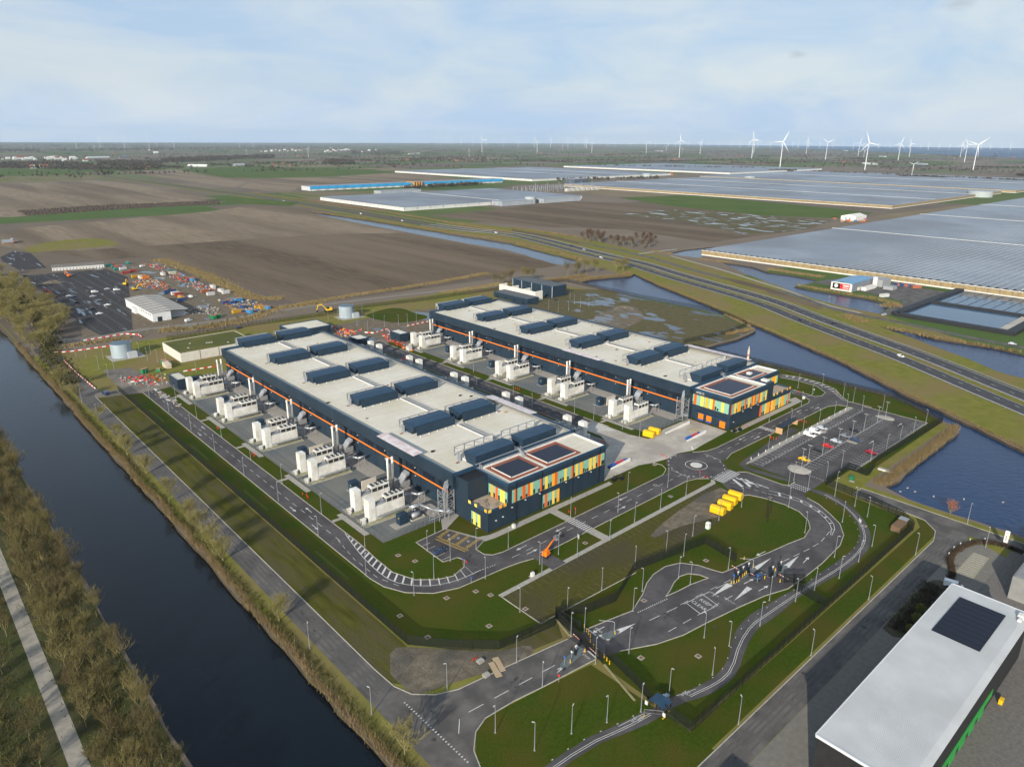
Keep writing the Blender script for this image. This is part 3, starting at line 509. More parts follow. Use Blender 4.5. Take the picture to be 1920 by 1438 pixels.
# KEEP CLEAR box
line([(146.6, 86.2), (147.8, 91.6)], .2); line([(153.4, 85.2), (154.5, 90.7)], .2); line([(147.8, 91.6), (154.5, 90.7)], .15); line([(146.6, 86.2), (153.4, 85.2)], .15); line([(112.7, 93.3), (113.1, 96.4)], .4, .112); line([(119, 98.9), (119.3, 102)], .4, .112)
struct(pm, 'road_marking', M_paint)
def text(name, s, size, loc, rot, m, parent=None, ext=0., kind=None):
    c = bpy.data.curves.new(name, 'FONT'); c.body = s; c.size = size; c.align_x = 'CENTER'; c.align_y = 'CENTER'; c.extrude = ext; c.resolution_u = 2
    t = bpy.data.objects.new(name, c); col.objects.link(t); dg = bpy.context.evaluated_depsgraph_get(); me = bpy.data.meshes.new_from_object(t.evaluated_get(dg)); bpy.data.objects.remove(t)
    me.materials.clear(); me.materials.append(m); o = bpy.data.objects.new(name, me); col.objects.link(o); o.location = loc; o.rotation_euler = rot
    if parent: o.parent = parent
    if kind: o['kind'] = kind
    return o
for s, z, x, y, r_ in (('KEEP', 1.7, 151.9, 88.2, -1.7), ('CLEAR', 1.7, 149.4, 88.6, -1.7), ('VISITOR', .8, 157, 88.6, -1.7), ('EMPLOYEE', .8, 157.6, 84.2, -1.7), ('STOP', 1.0, 111.2, 95.2, -1.62), ('STOP', 1.0, 121.2, 99.8, 1.5)): text('road_lettering', s, z, (x, y, .112), (0, 0, r_), M_paint, kind='structure')
pm = MB()
for i in range(4):
    p = Vector((122.3 + i * 1.35, 166 - i * 3.6)); q = Vector((117.3 + i * .9, 164.6 - i * 3.6)); pm.ribbon([p, q], .16, .108)
    for k in range(6):
        t = k / 6; a = q + (p - q) * t; pm.ribbon([a, a + Vector((1.0, -.9))], .12, .108); pm.ribbon([a + Vector((0, -.9)), a + Vector((1, 0))], .12, .108)
pm.ribbon([(117.2, 165), (119.8, 152)], .2, .108); pm.ribbon([(116, 164), (118.5, 152)], .2, .108)
for k in range(10): pm.ribbon([(116.1 + k * .25, 163.8 - k * 1.2), (117.4 + k * .25, 162.6 - k * 1.2)], .12, .109)
for k in range(6): y = 163.4 - (k % 3) * 1.1; x = 252 + (k // 3) * 3; pm.ribbon([(x, y), (x + 2.4, y)], .35, .11)
struct(pm, 'road_marking', M_paint_y)
wc = MB()
for i in range(3):
    x, y = 120.6 + i * 1.2, 163 - i * 3.5
    wc.add([(x + .5 * math.cos(t * .5236) * r_, y + .5 * math.sin(t * .5236) * r_, .109) for r_ in (1, .72) for t in range(10)], [(t, t + 1, 11 + t, 10 + t) for t in range(9)]); wc.ribbon([(x, y + .1), (x + .2, y + .75)], .14, .109); wc.ribbon([(x, y + .1), (x + .5, y)], .14, .109)
struct(wc, 'road_marking', M_paint)
isl = MB()
isl.prism([(225 + 2.3 * math.cos(i * .2618), 141 + 2.3 * math.sin(i * .2618)) for i in range(24)], .05, .2); struct(isl, 'roundabout_island', mat('white_concrete', (.62, .61, .56), (.5, .49, .45), scale=2))
for poly in (smooth([(250, 116.6), (254.3, 116.6), (254.3, 108.4), (250.6, 107.6), (248, 110), (247.6, 114)], 1, True), smooth([(331.6, 117.2), (335.6, 116), (336.6, 112.6), (335.6, 109.2), (331.6, 108.6)], 1, True), rect(293, 294.6, 108.4, 112.3), rect(294.4, 297, 122.8, 127.8)):
    struct(MB().prism(poly, .05, .2), 'traffic_island', M_conc)
for poly in ([(112.6, 99.3), (113, 96.7), (104.5, 95.5), (103.5, 96.3), (104.5, 97.6)], [(119.6, 98.4), (119.8, 95.5), (124, 95.4), (125, 96.2), (123.5, 97.5)], [(168, 90), (176, 89), (178, 88), (175.5, 86.8), (168, 87.6)], [(176, 84), (184, 83.2), (186, 82.2), (183.6, 81.2), (176, 82)], [(164.5, 89.4), (169.4, 88.8), (169, 86.9), (164.8, 87.6)]):
    struct(MB().prism(smooth(poly, 1, True), .05, .2), 'traffic_island', mat('slate_island', (.1, .125, .13), (.14, .16, .16), scale=1.5))
wp = MB(); [wp.flat(q, .111) for q in ([(176.8, 88.6), (186.2, 87.6), (177, 87)], [(184.8, 83), (193.6, 82.6), (185, 81.3)], [(164.4, 89.3), (164.6, 87.5), (155.4, 88.6)], [(167.2, 84.6), (167.4, 83), (158.5, 83.4)])]; struct(wp, 'road_marking', M_paint)
# car park rows and oil stains
pk = [(105.1,782.5),(128.6,780.8),(171.9,773),(174.9,714.6),(120.2,500.8),(111.5,500.8),(102.3,507),(100.4,536),(101.1,573),(99.7,607.5),(101.8,655.1)]; pm = MB()
for i in range(9):
    u = 104 + i * 8; run = [(u, v) for v in range(512, 780, 4) if inside((u, v), pk)]
    if len(run) > 2: pm.ribbon([run[0], run[-1]], .5, .095); [pm.ribbon([(u - 2.2, v), (u + 2.2, v)], .16, .095) for _, v in run[::1]]
struct(pm, 'bay_marking', mat('faded_paint', (.13, .125, .12), (.06, .058, .058), scale=.3))
st = MB(); q = random.Random(8)
for cx, cy, n, s in ((140, 91, 16, 3.5), (150, 96, 6, 2), (146, 86, 7, 2), (128, 94, 8, 3), (192, 84, 6, 3), (225, 118, 5, 2), (92, 100, 8, 3), (67, 105, 10, 4), (67, 160, 8, 12), (67, 220, 8, 16), (67, 300, 10, 30), (160, 140, 6, 10), (92.8, 200, 5, 20), (230, 145, 5, 4), (290, 120, 8, 20), (280, 105, 8, 20), (200, 54, 8, 20), (160, 55, 8, 20)):
    for _ in range(n):
        x, y = cx + q.gauss(0, min(s, 2.2) if cx in (67, 92.8) else s), cy + q.gauss(0, s if cx in (67, 92.8) else min(s, 2)); r_ = q.uniform(.15, .6); st.flat([(x + r_ * q.uniform(.5, 1.3) * math.cos(t * .9), y + r_ * q.uniform(.5, 1.3) * math.sin(t * .9)) for t in range(7)], .0985 + q.random() * .004)
struct(st, 'tar_stain', mat('tar', (.04, .037, .037), (.06, .055, .054), rough=.7, scale=2))
for pts in ([(67, 380), (67, 90)], [(65.5, 380), (65.5, 90)]): pass
tr = MB(); [tr.ribbon([(u, 378), (u + .1, 240), (u - .1, 118)], .5, .0965) for u in (64.9, 66.4, 67.7, 69.0)]; [tr.ribbon([(100, v), (220, v + .2), (240, v)], .55, .0965) for v in (53, 54.4, 55.6, 56.6)]
struct(tr, 'wheel_mark', mat('wheel_mark', (.085, .079, .074), (.105, .097, .09), rough=.8, scale=.4, detail=6))
tl = MB()
for i in range(40):
    u = 113.5 + i * 2.5
    for a, b in ((111.9, 114.6), (123.6, 126.6)):
        if inside((u, a + .6), [(111.8, 126.8), (111.8, 111.8), (122, 111.5), (149, 110), (200, 110.5), (216, 127)]): tl.ribbon([(u, a), (u, b)], .12, .068)
struct(tl, 'turf_marking', mat('turf_tile', (.16, .14, .06), (.1, .09, .03), scale=.8))
mw = MB()
for i in range(9): mw.ribbon([(84.3 + i * .0, 372 - i * 27), (84.3, 352 - i * 27)], .9, .052) if i % 2 else 0
struct(mw, 'mown_strip', mat('mown_grass', (.05, .07, .008), (.075, .09, .014), rough=.95, scale=.9))

# ------------------------------------------------------------------ the two data halls with their office blocks
def ribs(m, scale=2.2, st=.25, axis='DIAGONAL'):
    t = m.node_tree; N = t.nodes.new; K = t.links.new
    g = N('ShaderNodeNewGeometry'); wv = N('ShaderNodeTexWave'); wv.bands_direction = axis; wv.inputs['Scale'].default_value = scale
    bp = N('ShaderNodeBump'); bp.inputs['Strength'].default_value = st; bp.inputs['Distance'].default_value = .1
    K(g.outputs['Position'], wv.inputs['Vector']); K(wv.outputs['Fac'], bp.inputs['Height']); K(bp.outputs[0], t.nodes['Principled BSDF'].inputs['Normal']); return m
M_navy = ribs(mat('navy_cladding', (.013, .026, .042), (.02, .037, .056), rough=.5, scale=.25, detail=4, spec=.4, stretch=(1, 1, .3)), 1.6, .12)
M_navy2 = mat('navy_sheet', (.013, .03, .053), (.018, .039, .065), rough=.55, scale=.5, detail=3, spec=.3)
M_navyd = mat('navy_louvre', (.005, .011, .02), rough=.5, spec=.4)
M_navyr = mat('navy_roof_sheet', (.016, .048, .09), (.024, .06, .108), rough=.5, scale=.4, detail=3, spec=.35)
def roofdeck():
    m = mat('roof_membrane', (.66, .62, .53), (.72, .68, .59), rough=.8, scale=.35, detail=6, spec=.2, rgb3=(.63, .585, .47), s3=.05)
    t = m.node_tree; b = t.nodes['Principled BSDF']; N = t.nodes.new; K = t.links.new
    g = N('ShaderNodeNewGeometry'); br = N('ShaderNodeTexBrick'); br.inputs['Color1'].default_value = (1, 1, 1, 1); br.inputs['Color2'].default_value = (.93, .93, .92, 1); br.inputs['Mortar'].default_value = (.74, .73, .7, 1)
    br.inputs['Scale'].default_value = 1; br.inputs['Mortar Size'].default_value = .07; br.inputs['Brick Width'].default_value = 18; br.inputs['Row Height'].default_value = 1.6; K(g.outputs['Position'], br.inputs['Vector'])
    c = b.inputs['Base Color'].links[0].from_socket; x = N('ShaderNodeMixRGB'); x.blend_type = 'MULTIPLY'; x.inputs[0].default_value = 1; K(c, x.inputs[1]); K(br.outputs[0], x.inputs[2]); K(x.outputs[0], b.inputs['Base Color'])
    return m
M_deck = roofdeck()
M_white = mat('white_panel', (.72, .71, .67), (.62, .6, .56), rough=.6, scale=.6, spec=.3)
M_steel = mat('galvanised', (.5, .51, .52)); M_steel2 = mat('dull_steel', (.3, .315, .33), (.38, .39, .4), rough=.5, metal=.4, scale=2)
M_orange = mat('orange_trim', (.85, .2, .012), rough=.45); M_dark = mat('dark_opening', (.012, .013, .015), rough=.6)
FC = dict(G=mat('green_panel', (.2, .42, .31), (.26, .48, .37), rough=.35, scale=.8, spec=.4), Y=mat('yellow_panel', (.85, .6, .1), rough=.4), R=mat('red_orange_panel', (.72, .13, .02), rough=.4), O=mat('amber_panel', (.88, .4, .03), rough=.4))
M_pane = mat('window_glass', (.02, .03, .035), rough=.06, spec=.8); M_pv = mat('solar_cell', (.008, .011, .025), (.014, .017, .034), rough=.18, scale=.8, spec=.6); M_redg = mat('red_gravel', (.24, .075, .045), (.3, .11, .07), rough=.95, scale=3)
def part(mb, name, m, parent, smooth=False, up=None):
    """mesh given in world metres, hung under its thing"""
    o = mb.build(name, m, parent, smooth); L0 = parent.location + (up.location if up else Vector((0, 0, 0))); o.location = -parent.location if not up else -L0
    return o
SCREEN = MONITOR = None
def hall(du, label):
    H = thing('data_hall', label, 'data center', (158.7 + du, 262, 0)); a, b, v0, v1 = 131 + du, 186.5 + du, 172.2, 371
    W = MB()
    prof = [(a, 0), (b, 0), (b, 9.2), (b + 1.6, 11), (b + 1.6, 15.5), (b + 1.2, 15.5), (b + 1.2, 14.2), (a - 1.2, 14.2), (a - 1.2, 15.5), (a - 1.6, 15.5), (a - 1.6, 11), (a, 9.2)]
    W.profile(prof, v0, v1, axis='y'); part(W, 'wall', M_navy, H)
    d = MB(); d.box(a - 1.1, b + 1.1, v0 + .3, v1 - .3, 14.2, 14.3); part(d, 'roof_deck', M_deck, H)
    pz = MB(); pz.box(a - 1.62, a - 1.0, v0, v1, 15.5, 15.58); pz.box(b + 1.0, b + 1.62, v0, v1, 15.5, 15.58); pz.box(a - 1, b + 1, v1 - .5, v1 + .04, 14.3, 15.56); pz.box(a - 1, b + 1, v0, v0 + .4, 14.3, 15.56); part(pz, 'parapet', M_navyr, H)
    st = MB(); st.box(a - .07, a + .02, v0 + 3, v1 - .2, 6.45, 7.0); part(st, 'orange_stripe', M_orange, H)
    gu = MB(); gu.box(a - 1.3, a - .9, v0 + 1, v1 - 1, 14.32, 14.5); gu.box(b + .9, b + 1.3, v0 + 1, v1 - 1, 14.32, 14.9); gu.box(b - .6, b - .3, v0 + 1, v1 - 1, 14.9, 15.05); [gu.box(b - .5, b - .4, v - .05, v + .05, 14.3, 14.9) for v in range(176, 370, 6)]; part(gu, 'gutter_rail', M_steel2, H)
    # louvre and door panels on the long wall
    lm = MB(); lm.box(-.06, .02, -.95, .95, 0, 2.6); [lm.box(-.1, -.05, -.9, .9, .15 + i * .4, .25 + i * .4) for i in range(6)]; l0 = None
    dm = MB(); dm.box(-.06, .02, -1.4, 1.4, 0, 3.4); d0 = None
    tm = MB(); tm.box(-.05, .0, -.04, .04, 0, 9); t0 = None
    for k in range(5):
        for j, q in enumerate((3, 5.4, 7.8, 12, 14.4, 16.8, 23, 25.4, 27.8, 32)):
            v = 173.5 + k * 39.8 + q
            for z, pm_, nm in ((7.3, lm, 'louvre_panel'),) + (((.3, dm, 'door'),) if j in (0, 3, 6, 9) else ()):
                if nm == 'louvre_panel': o = l0 = pm_.build(nm, M_navyd, H) if l0 is None else dup(l0, parent=H)
                else: o = d0 = pm_.build(nm, M_navy2, H) if d0 is None else dup(d0, parent=H)
                o.location = (a - H.location.x, v - 262, z)
        for q in (0, 10, 20, 30):
            o = t0 = tm.build('cover_strip', M_navyd, H) if t0 is None else dup(t0, parent=H); o.location = (a - H.location.x, 173.2 + k * 39.8 + q - 262, 0)
    # roof monitors
    for k in range(6):
        for s, (x0, x1) in enumerate(((140.5, 158.4), (162.5, 179.5))):
            y = 168.4 + 39.8 * k if k else 173.6
            m_ = MB(); bx = [(3.2, 14.3), (8.3, 14.3), (9.7, 17.7), (9.7, 17.9), (6, 18.1), (2.2, 17.5), (2.2, 17.2)] if k else [(.6, 14.3), (5, 14.3), (6.6, 17.7), (6.6, 17.9), (3.5, 18.2), (0, 18.0), (0, 14.3)]
            m_.profile([(y + p, z) for p, z in bx], x0 + du, x1 + du, axis='x'); m_.m = [0] * len(m_.f)
            for i, f in enumerate(m_.f):
                if min(m_.v[q][2] for q in f) > 17: m_.m[i] = 1
            mo = part(m_, 'roof_monitor', [M_navy2, M_navyr], H)
            def sub(mb, n, m): o = mb.build(n, m, mo); return o
            if k: s_ = MB(); s_.box(x0 + du, x1 + du, y, y + .25, 14.6, 18); s_.box(x0 + du + .1, x0 + du + .3, y + .3, y + 2.1, 17.4, 17.55); [s_.box(x0 + du + i * 4.4, x0 + du + i * 4.4 + .15, y + .3, y + 2, 17.3, 17.45) for i in range(4)]; sub(s_, 'screen_wall', M_navy2)
            p_ = MB(); p_.box(x0 + du + .3, x1 + du - .3, y + (3.4 if k else .8), y + 8, 14.3, 14.75); sub(p_, 'plinth', M_white)
            f_ = MB(); n = 4
            for i in range(n):
                xa = x0 + du + (x1 - x0) / n * i; f_.box(xa + .1, xa + (x1 - x0) / n - .1, y + 12, y + 12.12, 15.3, 17.4)
            sub(f_, 'white_screen', M_white)
            g_ = MB()
            for i in range(n + 1): xa = x0 + du + (x1 - x0) / n * i; g_.box(xa - .08, xa + .08, y + 11.8, y + 12.2, 14.3, 17.7); g_.cyl((xa, y + 9.7, 17.4), (xa, y + 12, 17.4), .06, n=4)
            g_.box(x0 + du, x1 + du, y + 11.9, y + 12.1, 17.5, 17.7); sub(g_, 'screen_frame', M_steel2)
            v_ = MB()
            for i in range(5): v_.cyl((x0 + du + 1 + i * 4, y - .6, 14.3), (x0 + du + 1 + i * 4, y - .6, 14.75), .28, .2, 8)
            if k: sub(v_, 'roof_vent', M_white)['kind'] = 'stuff'
            if s == 0: q_ = MB(); q_.add([(x0 + du - .3, y + 9.6, 14.3), (x0 + du - 2.2, y + 7, 14.35), (x0 + du - 1.3, y + 6.4, 14.35), (x0 + du + .4, y + 9, 16.5), (x0 + du - .4, y + 10, 16.5)], [(0, 1, 2, 3, 4)]); q_.path([(x0 + du - 2.2, y + 7, 15.3), (x0 + du - .3, y + 9.8, 17.4)], .05, 4); q_.box(x0 + du - 3.4, x0 + du - 2, y + 6, y + 7, 14.31, 14.34, 1); sub(q_, 'access_stair', [M_steel2, M_redg])
    wk = MB()
    for k in range(5):
        y0, y1 = 168.4 + 39.8 * k + (13 if k else 9), 168.4 + 39.8 * (k + 1) - 1
        wk.box(159.2 + du, 160.6 + du, y0, y1, 14.55, 14.65); wk.box(158.6 + du, 158.9 + du, y0, y1, 14.45, 14.85, 1); wk.box(161.6 + du, 162 + du, y0, y1, 14.45, 14.6)
        for r_ in (159.15, 160.65): wk.box(r_ + du - .03, r_ + du + .03, y0, y1, 15.55, 15.6); [wk.box(r_ + du - .03, r_ + du + .03, y, y + .06, 14.6, 15.6) for y in range(int(y0), int(y1), 3)]
    part(wk, 'roof_walkway', [M_steel2, M_white], H)
    hs = MB()
    rnd = random.Random(int(du) + 5)
    for i in range(26):
        x, y = rnd.choice((rnd.uniform(133, 139), rnd.uniform(141, 157), rnd.uniform(164, 178), rnd.uniform(180, 185))) + du, rnd.uniform(178, 366)
        if (y - 168.4) % 39.8 > 14: s = rnd.uniform(.3, .9); hs.box(x - s, x + s, y - s * .6, y + s * .6, 14.3, 14.3 + rnd.uniform(.1, .45), rnd.choice((0, 0, 1, 2, 3)))
    part(hs, 'roof_litter', [M_dark, M_white, mat('timber', (.45, .3, .16), rough=.8), M_redg], H)['kind'] = 'stuff'
    for q in (((127.6, 131.6, 192, 216, 15.75, 16.05), (185.6, 189.4, 194, 222, 16.1, 15.8)) if du == 0 else ((a - 2, a + 1.2, 226, 252, 15.7, 15.9), (318.6, 322.6, 176, 214, 16.1, 15.8))):
        cs = MB().add([(q[0], q[2], q[4]), (q[1], q[2], q[5]), (q[1], q[3], q[5]), (q[0], q[3], q[4])], [(0, 1, 2, 3)]); cs = part(cs, 'cover_sheet', mat('sheeting', (.6, .55, .55), (.7, .66, .66), rough=.6, scale=.5, rgb3=(.55, .44, .44), s3=.4), H); cs.modifiers.new('t', 'SOLIDIFY').thickness = .08
    wl = MB()
    for k in range(10):
        for z in (5.6, 8.8): wl.box(a - .35, a, 176 + k * 19.9, 176.3 + k * 19.9, z, z + .25)
    part(wl, 'wall_light', M_white, H)
    return H
def fpanels(H, seq, plane, val, z0, z1, side=-1, seed=1, win=.75):
    """vertical facade panels, each its own part; windows are dark panes in the green ones"""
    rnd = random.Random(seed); u = seq[0]; i = 1
    while i < len(seq) - 1:
        c, w_ = seq[i], seq[i + 1]; lo, hi = min(u, w_), max(u, w_)
        if c in FC:
            n = max(1, round((hi - lo) / 1.25)) if c == 'G' else 1; d = (hi - lo) / n
            for k in range(n):
                x0, x1 = lo + d * k + .03, lo + d * (k + 1) - .03; t = .1 if c == 'G' else .16
                m = MB(); m.box(x0, x1, val + side * t, val, z0, z1) if plane == 'v' else m.box(val + side * t, val, x0, x1, z0, z1)
                p = part(m, 'facade_panel', FC[c], H)
                if c == 'G' and rnd.random() < win and x1 - x0 > .6:
                    zz = z0 + .15; h = rnd.choice((1.1, 1.5, 1.7)); e = .12; m = MB()
                    m.box(x0 + e, x1 - e, val + side * (t + .02), val + side * t, zz, zz + h) if plane == 'v' else m.box(val + side * (t + .02), val + side * t, x0 + e, x1 - e, zz, zz + h)
                    m.build('window', M_pane, p)
        u = w_; i += 2
def solar(H, x0, x1, y0, y1, z):
    b = MB(); b.box(x0 - 2, x1 + 2, y0 - 1.8, y1 + 1.6, z, z + .08); part(b, 'gravel_bed', M_redg, H)
    n = int((y1 - y0) / 1.15); r0 = None
    for i in range(n):
        if r0 is None: m = MB(); m.add([(0, 0, .18), (x1 - x0, 0, .18), (x1 - x0, 1.0, .38), (0, 1.0, .38), (0, 0, .1), (x1 - x0, 0, .1), (x1 - x0, 1.0, .1), (0, 1.0, .1)], [(0, 1, 2, 3), (0, 4, 5, 1), (1, 5, 6, 2), (2, 6, 7, 3), (3, 7, 4, 0)]); r0 = o = m.build('solar_panel_row', M_pv, H)
        else: o = dup(r0, parent=H)
        o.location = (x0 - H.location.x, y0 + i * 1.15 - H.location.y, z)
    m = MB(); m.box(x0 - .5, x1 + .5, y0 - .5, y0 - .3, z + .08, z + .4); m.box(x0 - .5, x0 - .3, y0 - .5, y1 + .3, z + .08, z + .4); part(m, 'array_frame', M_white, H)
def roofrim(H, x0, x1, y0, y1, z):
    d = MB(); d.box(x0 + .45, x1 - .45, y0 + .45, y1 - .45, z - .9, z - .8); part(d, 'roof_deck', M_deck, H)
    m = MB(); m.box(x0, x1, y0, y0 + .4, z - .95, z); m.box(x0, x1, y1 - .4, y1, z - .95, z); m.box(x0, x0 + .4, y0 + .4, y1 - .4, z - .95, z); m.box(x1 - .4, x1, y0 + .4, y1 - .4, z - .95, z); part(m, 'parapet', M_navyr, H)
    m = MB(); m.box(x0 + .42, x1 - .42, y0 + .42, y0 + .7, z - .8, z - .1); m.box(x0 + .42, x0 + .7, y0 + .7, y1 - .42, z - .8, z - .1); m.box(x1 - .7, x1 - .42, y0 + .7, y1 - .42, z - .8, z - .1); m.box(x0 + .7, x1 - .7, y1 - .7, y1 - .42, z - .8, z - .1); part(m, 'upstand', M_white, H)
def fence_bits(): pass
h1 = hall(0, 'near navy data hall with orange stripe and white roof, closest to the canal')
h2 = hall(134, 'far navy data hall with orange stripe and white roof, nearest the motorway')
# office block of the near hall
h = h1
W = MB(); W.box(139.5, 187.6, 155.9, 172.1, 0, 13.65); W.box(131, 139.45, 155.95, 166, 0, 7.0); W.box(131, 139.45, 166.02, 172.15, 0, 14.3); part(W, 'office_block', M_navy, h)
roofrim(h, 139.5, 187.6, 155.9, 172.1, 14.6)
m = MB(); m.box(131, 131.25, 155.95, 166, 7.0, 7.7); m.box(131.25, 139.4, 155.95, 156.2, 7.0, 7.7); part(m, 'terrace_parapet', M_navyr, h)
m = MB(); m.box(131.3, 139.3, 156.3, 165.9, 7.0, 7.06); part(m, 'terrace_deck', mat('timber_deck', (.3, .24, .18), (.42, .35, .28), scale=1.5), h)
m = MB(); m.box(131.3, 139.2, 166.4, 171.8, 14.3, 14.33); part(m, 'shaft_opening', M_dark, h)
m = MB()
for x, y in ((133.5, 160), (135, 162.5), (136.5, 158.5)): m.box(x - .6, x + .6, y - .4, y + .4, 7.7, 7.78); m.cyl((x, y, 7.06), (x, y, 7.7), .08, n=6); [m.box(x + d - .2, x + d + .2, y - .9, y - .5, 7.4, 7.5) for d in (-.4, .4)]
part(m, 'terrace_furniture', mat('grey_timber', (.25, .22, .18)), h)
for i, (x, c) in enumerate(((131.8, 'Y'), (136.4, 'O'), (138.3, 'O'))): m = MB(); m.box(x - .6, x + .6, 155.86, 155.93, 7.0, 8.1); part(m, 'balcony_panel', FC[c], h)
for y, c in ((165.2, 'Y'), (162, 'Y'), (157, 'O')): m = MB(); m.box(130.9, 130.98, y - .6, y + .6, 7.0, 8.1); part(m, 'balcony_panel', FC[c], h)
fpanels(h, [141.3, 'G', 142.4, 'R', 143.1, '-', 143.5, 'G', 145.9, 'R', 147.2, 'G', 148.3, 'R', 149.4, 'Y', 150.7, 'G', 154.1, 'R', 154.9, '-', 155.2, 'G', 156.4, 'Y', 157.7, 'G', 159.8, 'O', 161.1, 'R', 162.4, 'G', 165.8, 'Y', 167.1, 'G', 169.4, 'R', 170.3, '-', 170.6, 'G', 171.5, 'Y', 172.8, 'G', 173.9, 'O', 175.3, 'G', 178.6, 'Y', 180.1, 'G', 180.8, 'Y', 182.2, 'G', 183.3, 'R', 184.5, 'Y', 185.2, 'G', 187.0], 'v', 155.9, 7.1, 11.75, seed=2)
fpanels(h, [156.1, 'G', 157.3, 'Y', 158.5, 'Y', 159.6, 'G', 160.8, 'R', 162, 'G', 163.2, 'O', 164.3, 'G', 165.5], 'u', 139.5, 7.1, 11.5, seed=3)
fpanels(h, [159.7, 'Y', 161, 'G', 162.1, 'Y', 163.3, 'G', 164.3], 'u', 131, .3, 4.8, seed=4, win=1)
fpanels(h, [155.5, 'G', 156.5, 'R', 157.6, 'G', 160.1, 'Y', 161.2, 'G', 162.4, 'O', 163.6], 'v', 155.9, .1, 5.1, seed=5, win=1)
solar(h, 144.8, 156.2, 160, 169.6, 13.82); solar(h, 161.8, 175, 160, 170, 13.82)
m = MB(); [m.box(x, x + .22, 155.7, 155.88, 0, 14.4) for x in (143.2, 154.95, 170.35, 184.4)]; part(m, 'downpipe', M_navyd, h)
m = MB(); [m.box(x, x + .5, 155.5, 155.88, z, z + .2) for x, z in ((147, 6.3), (153.6, 6.3), (166.5, 6.3), (172.8, 6.2), (179.5, 6.2), (141, 5.6), (134, 3.3), (137, 3.6))]; part(m, 'wall_light', M_white, h)
m = MB(); m.box(139.4, 139.46, 168, 170.6, 12.5, 13.4); part(m, 'name_plate', M_white, h)
m = MB(); m.cyl((140.6, 171.4, 14.3), (140.6, 171.4, 16), .22); m.cyl((141.2, 171.2, 14.3), (141.2, 171.2, 15.6), .22); m.box(139.6, 186, 172.3, 172.9, 15.6, 15.75); m.box(139.6, 186, 171.6, 172, 14.62, 14.8); part(m, 'roof_pipe', M_steel2, h)
def stair(H, x, y, z):
    m = MB(); m.add([(x, y + 3, z + 2), (x + 1.2, y + 3, z + 2), (x + 1.2, y, z), (x, y, z)], [(0, 1, 2, 3)])
    for d in (0, 1.2): m.path([(x + d, y + 3, z + 3), (x + d, y, z + 1)], .05, 4); m.path([(x + d, y + 3, z), (x + d, y + 3, z + 3)], .05, 4); m.path([(x + d, y, z), (x + d, y, z + 1)], .05, 4)
    part(m, 'roof_stair', M_steel, H)
stair(h, 158.6, 169, 13.9)
# office block of the far hall
h = h2
W = MB(); W.box(266.3, 296.6, 152.4, 172.1, 0, 13.65); W.box(296.65, 320.5, 160, 172.15, 0, 13.6); W.box(296.62, 319.4, 152.45, 159.98, 0, 7.2); W.box(296.7, 301.6, 152.2, 158.6, 0, 14.8); part(W, 'office_block', M_navy, h)
roofrim(h, 266.3, 296.6, 152.4, 172.1, 14.6); roofrim(h, 296.7, 320.5, 160, 172.1, 14.58)
m = MB(); m.box(301.7, 319.4, 152.45, 152.7, 7.2, 8); m.box(319.15, 319.4, 152.7, 159.9, 7.2, 8); part(m, 'terrace_parapet', M_navyr, h)
m = MB(); m.box(301.7, 319.1, 152.75, 159.9, 7.2, 7.26); part(m, 'terrace_deck', MATS['timber_deck'], h)
for x, c in ((303.5, 'Y'), (306.5, 'Y'), (311, 'O'), (316, 'O'), (318.6, 'O')): m = MB(); m.box(x - .6, x + .6, 152.34, 152.42, 7.2, 8.4); part(m, 'balcony_panel', FC[c], h)
fpanels(h, [153.4, 'G', 154.6, 'G', 155.8, 'Y', 157.1, 'G', 160.5, 'R', 161.5, 'Y', 163, 'G', 163.9, 'O', 165.3, 'G', 166.2, 'Y', 167.7, 'G', 169.9, 'R', 171.3, 'G', 172], 'u', 266.3, 7.1, 11.8, seed=6, win=.3)
fpanels(h, [266.5, 'R', 267.2, 'G', 269, 'Y', 270.4, 'G', 271.4, 'O', 274.2, 'G', 277.2, 'R', 278.6, 'G', 280.2, 'Y', 281.7, 'G', 283.1, 'R', 284.2, 'O', 285.6, 'R', 286.8, 'G', 288.8, 'R', 290.3, 'Y', 292.3, 'G', 295, 'Y', 296.3], 'v', 152.4, 7.1, 11.8, seed=7, win=.25)
fpanels(h, [291.2, 'R', 292.7, 'G', 295.6, 'Y', 296.5, 'G', 297, 'O', 299.8, 'R', 301.1, 'Y', 302.6, 'O', 305.4, 'G', 308.5, 'Y', 309.7, 'G', 310.7, 'O', 313.5, 'G', 316.8, 'R', 318, 'G', 319.2], 'v', 152.18, .1, 5.4, seed=8, win=.4)
fpanels(h, [304, 'R', 306, 'G', 310, 'Y', 311.5, 'G', 314, 'O', 317.5, 'Y', 318.6, 'G', 320], 'v', 160, 8.4, 12.2, seed=9, win=.3)
solar(h, 272, 290.3, 156.6, 169.8, 13.82); solar(h, 299.6, 311.6, 163.6, 170.2, 13.82)
text('wall_lettering', 'AMS13', 1.5, (266.24 - h.location.x, 168.4 - h.location.y, 12.95), (R(90), 0, R(-90)), M_paint, h, .03)
m = MB(); m.box(264.6, 266.3, 153.5, 170, 4.3, 4.6); part(m, 'dock_canopy', M_navyr, h)
for y0, y1, z0 in ((165.6, 168.2, 1.1), (161.4, 164, 1.1), (154.4, 157.2, .1)): m = MB(); m.box(266.14, 266.28, y0, y1, z0, z0 + 3); part(m, 'dock_door', M_orange, h)
m = MB(); [m.box(265.9, 266.13, y0, y1, .4, 1.05) for y0, y1 in ((165.6, 168.2), (161.4, 164))]; part(m, 'dock_bumper', mat('blue_rubber', (.03, .09, .35)), h)
m = MB(); [m.box(x, x + .5, 152, 152.38, z, z + .2) for x, z in ((269, 3), (276, 6.3), (283, 6.3), (289, 6.2))]; part(m, 'wall_light', M_white, h)
